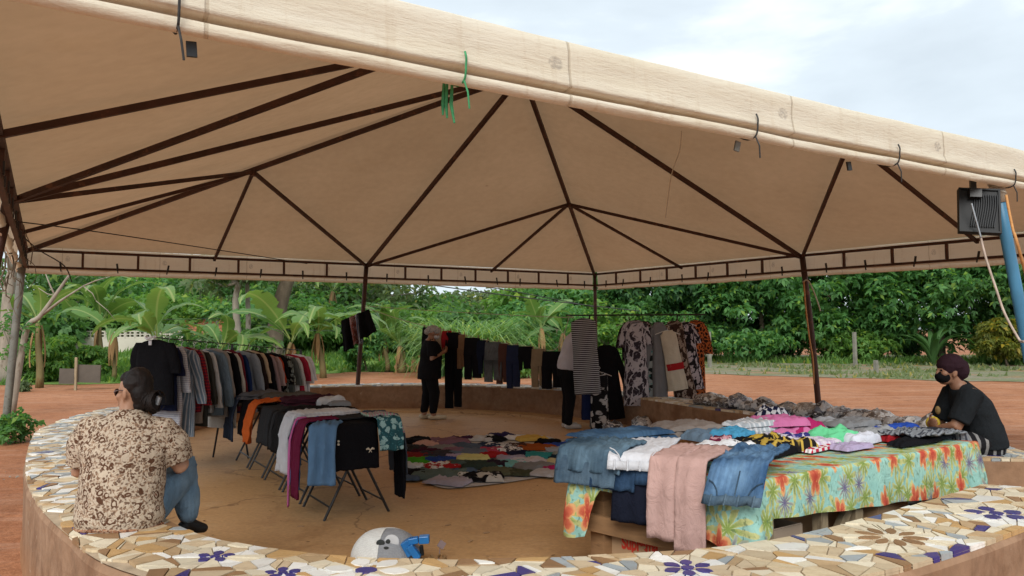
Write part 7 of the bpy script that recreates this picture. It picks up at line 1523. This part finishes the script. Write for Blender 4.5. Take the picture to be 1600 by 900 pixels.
fuse('trousers', [ring_loft([((0, .0, .0), .195, .15), ((0, .0, .07), .205, .165), ((0, .01, .13), .19, .15)])] + [caps([(sx * .105, .04, .09), legK[i] + Vector((0, 0, .01)), (sx * .12, .43, -.36)], [.112, .09, .065]) for i, sx in enumerate((-1, 1))], .0105, fabric((.016, .016, .018), 'vstripe', (.24, .235, .23), None, .42, 'Object'), p4, X, 3, .006, 8.0, 12)
for sx in (-1, 1): fuse('shoe', [caps([(sx * .12, .40, -.445), (sx * .125, .50, -.45), (sx * .13, .58, -.452)], [.042, .040, .034])], .008, M_BLACKP, p4, X, 3)
fuse('cap', [ell(hc + hR @ Vector((0, -.022, .045)), (.098, .114, .100), hR), ell(hc + hR @ Vector((0, -.085, .012)), (.086, .075, .088), hR), ell(hc + hR @ Vector((0, -.075, -.05)), (.05, .04, .04), hR)], .007, fabric((.032, .016, .022), 'plain', (.6, .6, .6), None, 1.0, 'Object'), p4, X, 2, .006, 16.0, 6)
MASKB = fabric((.010, .010, .011), 'plain', (.6, .6, .6), None, 1.0, 'Object')
FM4 = fuse('face_mask', [ell(hc + hR @ Vector((0, .048, -.050)), (.066, .062, .056), hR)], .006, MASKB, p4, X, 3)
mb = MB(); mb.tube([X @ (hc + hR @ Vector((.05, .06, -.035))), X @ (hc + hR @ Vector((.078, .01, -.015)))], .003, 5); mb.build('mask_strap', MASKB, FM4)
eyes(X @ hc, (X.to_3x3() @ hR).normalized(), B4)
wb = Vector((eA[1] * .2 + wA[1] * .8)); d_ = (wA[1] - eA[1]).normalized(); a_ = d_.orthogonal().normalized(); b_ = d_.cross(a_)
mb = MB(); mb.tube([X @ (wb + (a_ * cos(q) + b_ * sin(q)) * .043) for q in np.linspace(0, 2 * pi, 16)], .014, 6); mb.build('bracelet', simple('yellow_band', (.55, .40, .03), .5), p4, smooth=True)
pr = MB(); pr.add(*ell(X @ Vector((.10, .295, .33)), (.018, .03, .035))); pr.build('shirt_print', simple('mustard_print', (.30, .2, .08), .8), p4)
# ---------------------------------------------------------------- floodlight and cords at the blue pole
R_ = Matrix.Rotation(-.28, 3, 'Z') @ Matrix.Rotation(.10, 3, 'Y') @ Matrix.Rotation(-.30, 3, 'X')
fc = WY(1529, 331, 4.93); fl_ = thing('floodlight', 'black finned floodlight tied to the top of the blue pole', 'floodlight', fc)
fw, fh = 58 / F * 4.93, 76 / F * 4.93
def fb(name, c, sz, m, par=None, extra=None):
    mb = MB(); mb.box(fc + R_ @ Vector(c), sz, R_ @ extra if extra is not None else R_); return mb.build(name, m, par or fl_)
hs_ = fb('housing', (0, 0, 0), (fw, .035, fh), M_BLACKP)
for e_, c, sz in (('rim', (0, -.02, fh / 2 - .006), (fw, .02, .012)), ('rim', (0, -.02, -fh / 2 + .006), (fw, .02, .012)), ('rim', (-fw / 2 + .006, -.02, 0), (.012, .02, fh - .026)), ('rim', (fw / 2 - .006, -.02, 0), (.012, .02, fh - .026))): fb(e_, c, sz, M_BLACKP, hs_)
for k in range(11):
    x = -fw * .18 + fw * .055 * k; mb = MB(); mb.tube([fc + R_ @ Vector((x + .014 * sin(f * 3.1 + 1), -.027, fh * (.36 - .74 * f))) for f in np.linspace(0, 1, 9)], .0042, 5); mb.build('fin', simple('dark_fin', (.022, .024, .026), .5, .3) if k == 0 else bpy.data.materials['dark_fin'], hs_)
fb('driver_box', (-.03, -.045, fh * .34), (.07, .035, .06), M_BLACKM)
fb('bracket', (-.035, -.02, fh / 2 + .04), (.035, .03, .09), M_BLACKM); fb('glass', (0, .0195, 0), (fw * .9, .004, fh * .9), M_GLASSY)
def cord(name, lab, pts, r, m, cat='cord', par=None, n=8):
    mb = MB(); mb.tube([Vector(v) for v in crom(pts, n)], r, 6); o = mb.build(name, m, par, smooth=True)
    return tag(o, lab, cat) if par is None else o
Yb = 4.88
cord('cable', None, [WY(1518, 318, 4.85), WY(1524, 340, 4.84), WY(1533, 372, 4.83)], .006, M_GLASSY, par=fl_)
cord('power_cable', 'pale cable dangling from the floodlight past the blue pole', [WY(1532, 370, 4.85), WY(1541, 405, 4.83), WY(1556, 450, 4.8), WY(1570, 490, 4.78), WY(1592, 530, 4.74), WY(1612, 560, 4.7), WZ(1650, 700, .4), WZ(1690, 830, 0)], .0075, simple('old_white_cable', (.44, .36, .30), .7, .3, 20.0, .3))
cord('guy_rope', 'orange guy rope slanting away to the right of the blue pole', [WY(1572, 305, 4.9), WY(1583, 360, 4.82), WY(1603, 430, 4.72), WZ(1700, 800, G0)], .009, M_ORANGE)
cord('loose_string', 'thin pale string hanging from the canvas roof in the middle', [WY(1065, 205, 6.0), WY(1062, 235, 6.0), WY(1050, 270, 6.0), WY(1044, 310, 6.0), WY(1040, 340, 6.0)], .0035, M_ROPE, 'string')
cord('hanging_rope', 'pale rope tied round the upper part of the right brown pole', [WY(1254, 441, 12.6), WY(1262, 438, 12.55), WY(1270, 452, 12.5), WY(1277, 470, 12.5), WY(1282, 486, 12.5)], .012, M_ROPE, 'rope')
cord('hanging_rope', 'long rope hanging down alongside the right brown pole', [WY(1256, 440, 12.55), WY(1259, 480, 12.55), WY(1265, 530, 12.5), WY(1270, 560, 12.5), WY(1272, 600, 12.5)], .012, M_ORANGE, 'rope')
cord('ceiling_cable', 'thin dark cable running under the canvas at the left', [WY(25, 346, 8.2), WY(150, 362, 9.0), WY(350, 392, 11.5), WY(480, 412, 13.0)], .007, M_WIRE, 'cable')
cord('ceiling_cable', 'dark cable drooping from the left corner across the far valance', [WY(32, 366, 9.5), WY(60, 390, 10), WY(100, 415, 10.2), WY(112, 440, 10.4)], .008, M_WIRE, 'cable')
# scraps stuck on the canvas
for i, (px, py) in enumerate(((238, 326), (196, 392), (651, 210), (697, 266))):
    pass
# ---------------------------------------------------------------- toys on the floor behind the near bench
yb = 5.05; c = WY(604, 868, yb); c.z = 0.0; plush = thing('plush_toy', 'half white half grey knitted plush toy with an animal face, on the floor', 'plush toy', c)
def dome(name, u0, u1, m, rx, ry, rz, nx=18, ny=14, amp=.03):
    G = []
    for j in range(ny + 1):
        row = []
        for i in range(nx + 1):
            a = u0 + (u1 - u0) * i / nx; th = (j / ny) * pi / 2
            p = Vector((-cos(a) * cos(th) * rx, -sin(a) * cos(th) * ry, sin(th) ** .8 * rz)); p *= 1 + amp * N3(p, 9, 1); row.append(c + p)
        G.append(row)
    mb = MB(); mb.grid(G); return mb.build(name, m, plush, smooth=True)
def knit(name, col):
    def fn(t, p):
        v = coord(t); w = vor(t, v, 110.0, 'F1', .25).outputs[0]; cc = vary(t, (*col, 1), v, 20.0, .1); cc = mix(t, mth(t, 'MULTIPLY', step(t, w, .25, .55), .25), cc, tuple(x * .5 for x in col)); setp(t, p, col=cc, rough=.9, spec=.1, nor=bump(t, w, .8, -.006))
    return mat(name, fn)
K1, K2 = knit('white_knit', (.86, .88, .86)), knit('grey_knit', (.34, .36, .39)); rx, ry, rz = .235, .20, .215
dome('white_half', -.35, pi * .46, K1, rx, ry, rz); dome('grey_half', pi * .46, pi + .35, K2, rx * .96, ry, rz * .98); dome('back', pi - .35 + .7, 2 * pi - .35, K1, rx * .97, ry, rz * .97)
def blobp(name, px, py, r, m, sx=1.0, dy=0.0):
    # find the dome surface under the pixel
    y = yb - ry; best = None
    for k in range(60):
        Y = yb - ry + k * .01; q = WY(px, py, Y) - c; v_ = (q.x / rx) ** 2 + (q.y / ry) ** 2 + (max(q.z, 0) / rz) ** 2
        if v_ <= 1.04: best = q + c; break
    best = best if best is not None else WY(px, py, yb - ry * .6); mb = MB(); mb.add(*ell(best + Vector((0, dy, 0)), (r * sx, r * .22, r))); mb.build(name, m, plush, smooth=True)
blobp('muzzle', 612, 848, .052, simple('white_felt', (.62, .64, .66), .8), 1.0); blobp('nose', 595, 848, .024, simple('dark_felt', (.035, .042, .042), .7), 1.15, -.012); blobp('eye', 607, 845, .015, bpy.data.materials['dark_felt'], 1.0, -.016); blobp('mouth', 604, 855, .009, bpy.data.materials['dark_felt'], 1.8, -.014)
# blue toy
b0 = WY(648, 868, 4.95); b0.z = 0; toy = thing('toy', 'bright blue plastic toy with ridged arms lying beside the plush toy', 'toy', b0); MB_ = simple('blue_plastic', (.015, .17, .48), .3, .5, 20.0, .15); MBD = simple('deep_blue_plastic', (.012, .05, .22), .3, .5)
def seg(name, pts, w, m=MB_):
    mb = MB(); P = [WY(px, py, 4.93 + dz) for px, py, dz in pts]
    for a, b in zip(P[:-1], P[1:]): mb.bar(a, b, w * .8, w, up=(0, 1, 0))
    o = mb.build(name, m, toy); bv = o.modifiers.new('bevel', 'BEVEL'); bv.width = .006; bv.segments = 2; return o
seg('torso', [(632, 845, 0), (644, 866, 0)], .07); seg('arm', [(638, 846, -.02), (654, 843, -.02)], .05); seg('hand', [(655, 843, -.02), (671, 842, -.02)], .06); seg('leg', [(640, 852, -.03), (654, 872, -.03)], .055); seg('back_plate', [(628, 846, .02), (634, 868, .02)], .03, MBD)
for k in range(4): seg('ridge', [(641 + k * 3.5, 839, -.03), (642 + k * 3.5, 848, -.03)], .007, MBD)
for k in range(3): seg('ridge', [(636 + k * 4.0, 858 + k * 3.2, -.052), (646 + k * 3.6, 853 + k * 3.0, -.052)], .006, MBD)
seg('joint', [(658, 852, 0), (660, 868, 0)], .03, M_BLACKP)
b1 = WY(678, 868, 4.95); b1.z = 0; mb = MB(); r_ = random.Random(4)
for k in range(26):
    q = b1 + Vector((r_.uniform(-.075, .075), r_.uniform(-.05, .05), r_.uniform(.0, .05))); mb.box(q, (.035, .012, .01), Matrix.Rotation(r_.uniform(0, 3), 3, 'Z') @ Matrix.Rotation(r_.uniform(-.9, .9), 3, 'Y'))
tag(mb.build('dry_leaves', M_DRY), 'little heap of dry brown scraps right of the blue toy', 'dry leaves')
mb = MB(); q = WY(690, 851, 5.0); mb.box(q, (.045, .012, .045), Matrix.Rotation(.6, 3, 'Y') @ Matrix.Rotation(-.4, 3, 'X')); mb.bar(Vector((q.x - .02, q.y, .002)), q - Vector((.01, 0, .02)), .006, .006)
tag(mb.build('tag', simple('mauve_card', (.21, .155, .155), .7)), 'small mauve square tag standing right of the dry scraps', 'tag')
rl_ = np.random.default_rng(12); V = []
for k in range(420):
    q = np.array([rl_.uniform(-4.2, 3.4), rl_.uniform(3.9, 13.5), .004]); s = rl_.uniform(.006, .022); a = rl_.uniform(0, 6.28); e1 = np.array([cos(a), sin(a), rl_.uniform(-.1, .3)]) * s; e2 = np.array([-sin(a), cos(a), rl_.uniform(-.1, .3)]) * s * .5
    if (q[0] + .6) ** 2 / 13 + (q[1] - 9) ** 2 / 25 < 1: V += [q - e1, q + e2, q + e1 + np.array([0, 0, .004]), q - e2]
tag(link('fallen_leaves', fast('fallen_leaves', np.array(V), 4, M_DRY)), kind='stuff')
# black bag by the seated woman's hip, scraps on the floor
mb = MB()
for (px, py) in ((470, 822), (905, 766), (700, 820), (760, 832), (735, 845), (830, 735)): q = WZ(px, py, .004); mb.box(q, (.05, .02, .004), Matrix.Rotation(px * .1, 3, 'Z'))
tag(mb.build('litter', M_CARD), kind='stuff')
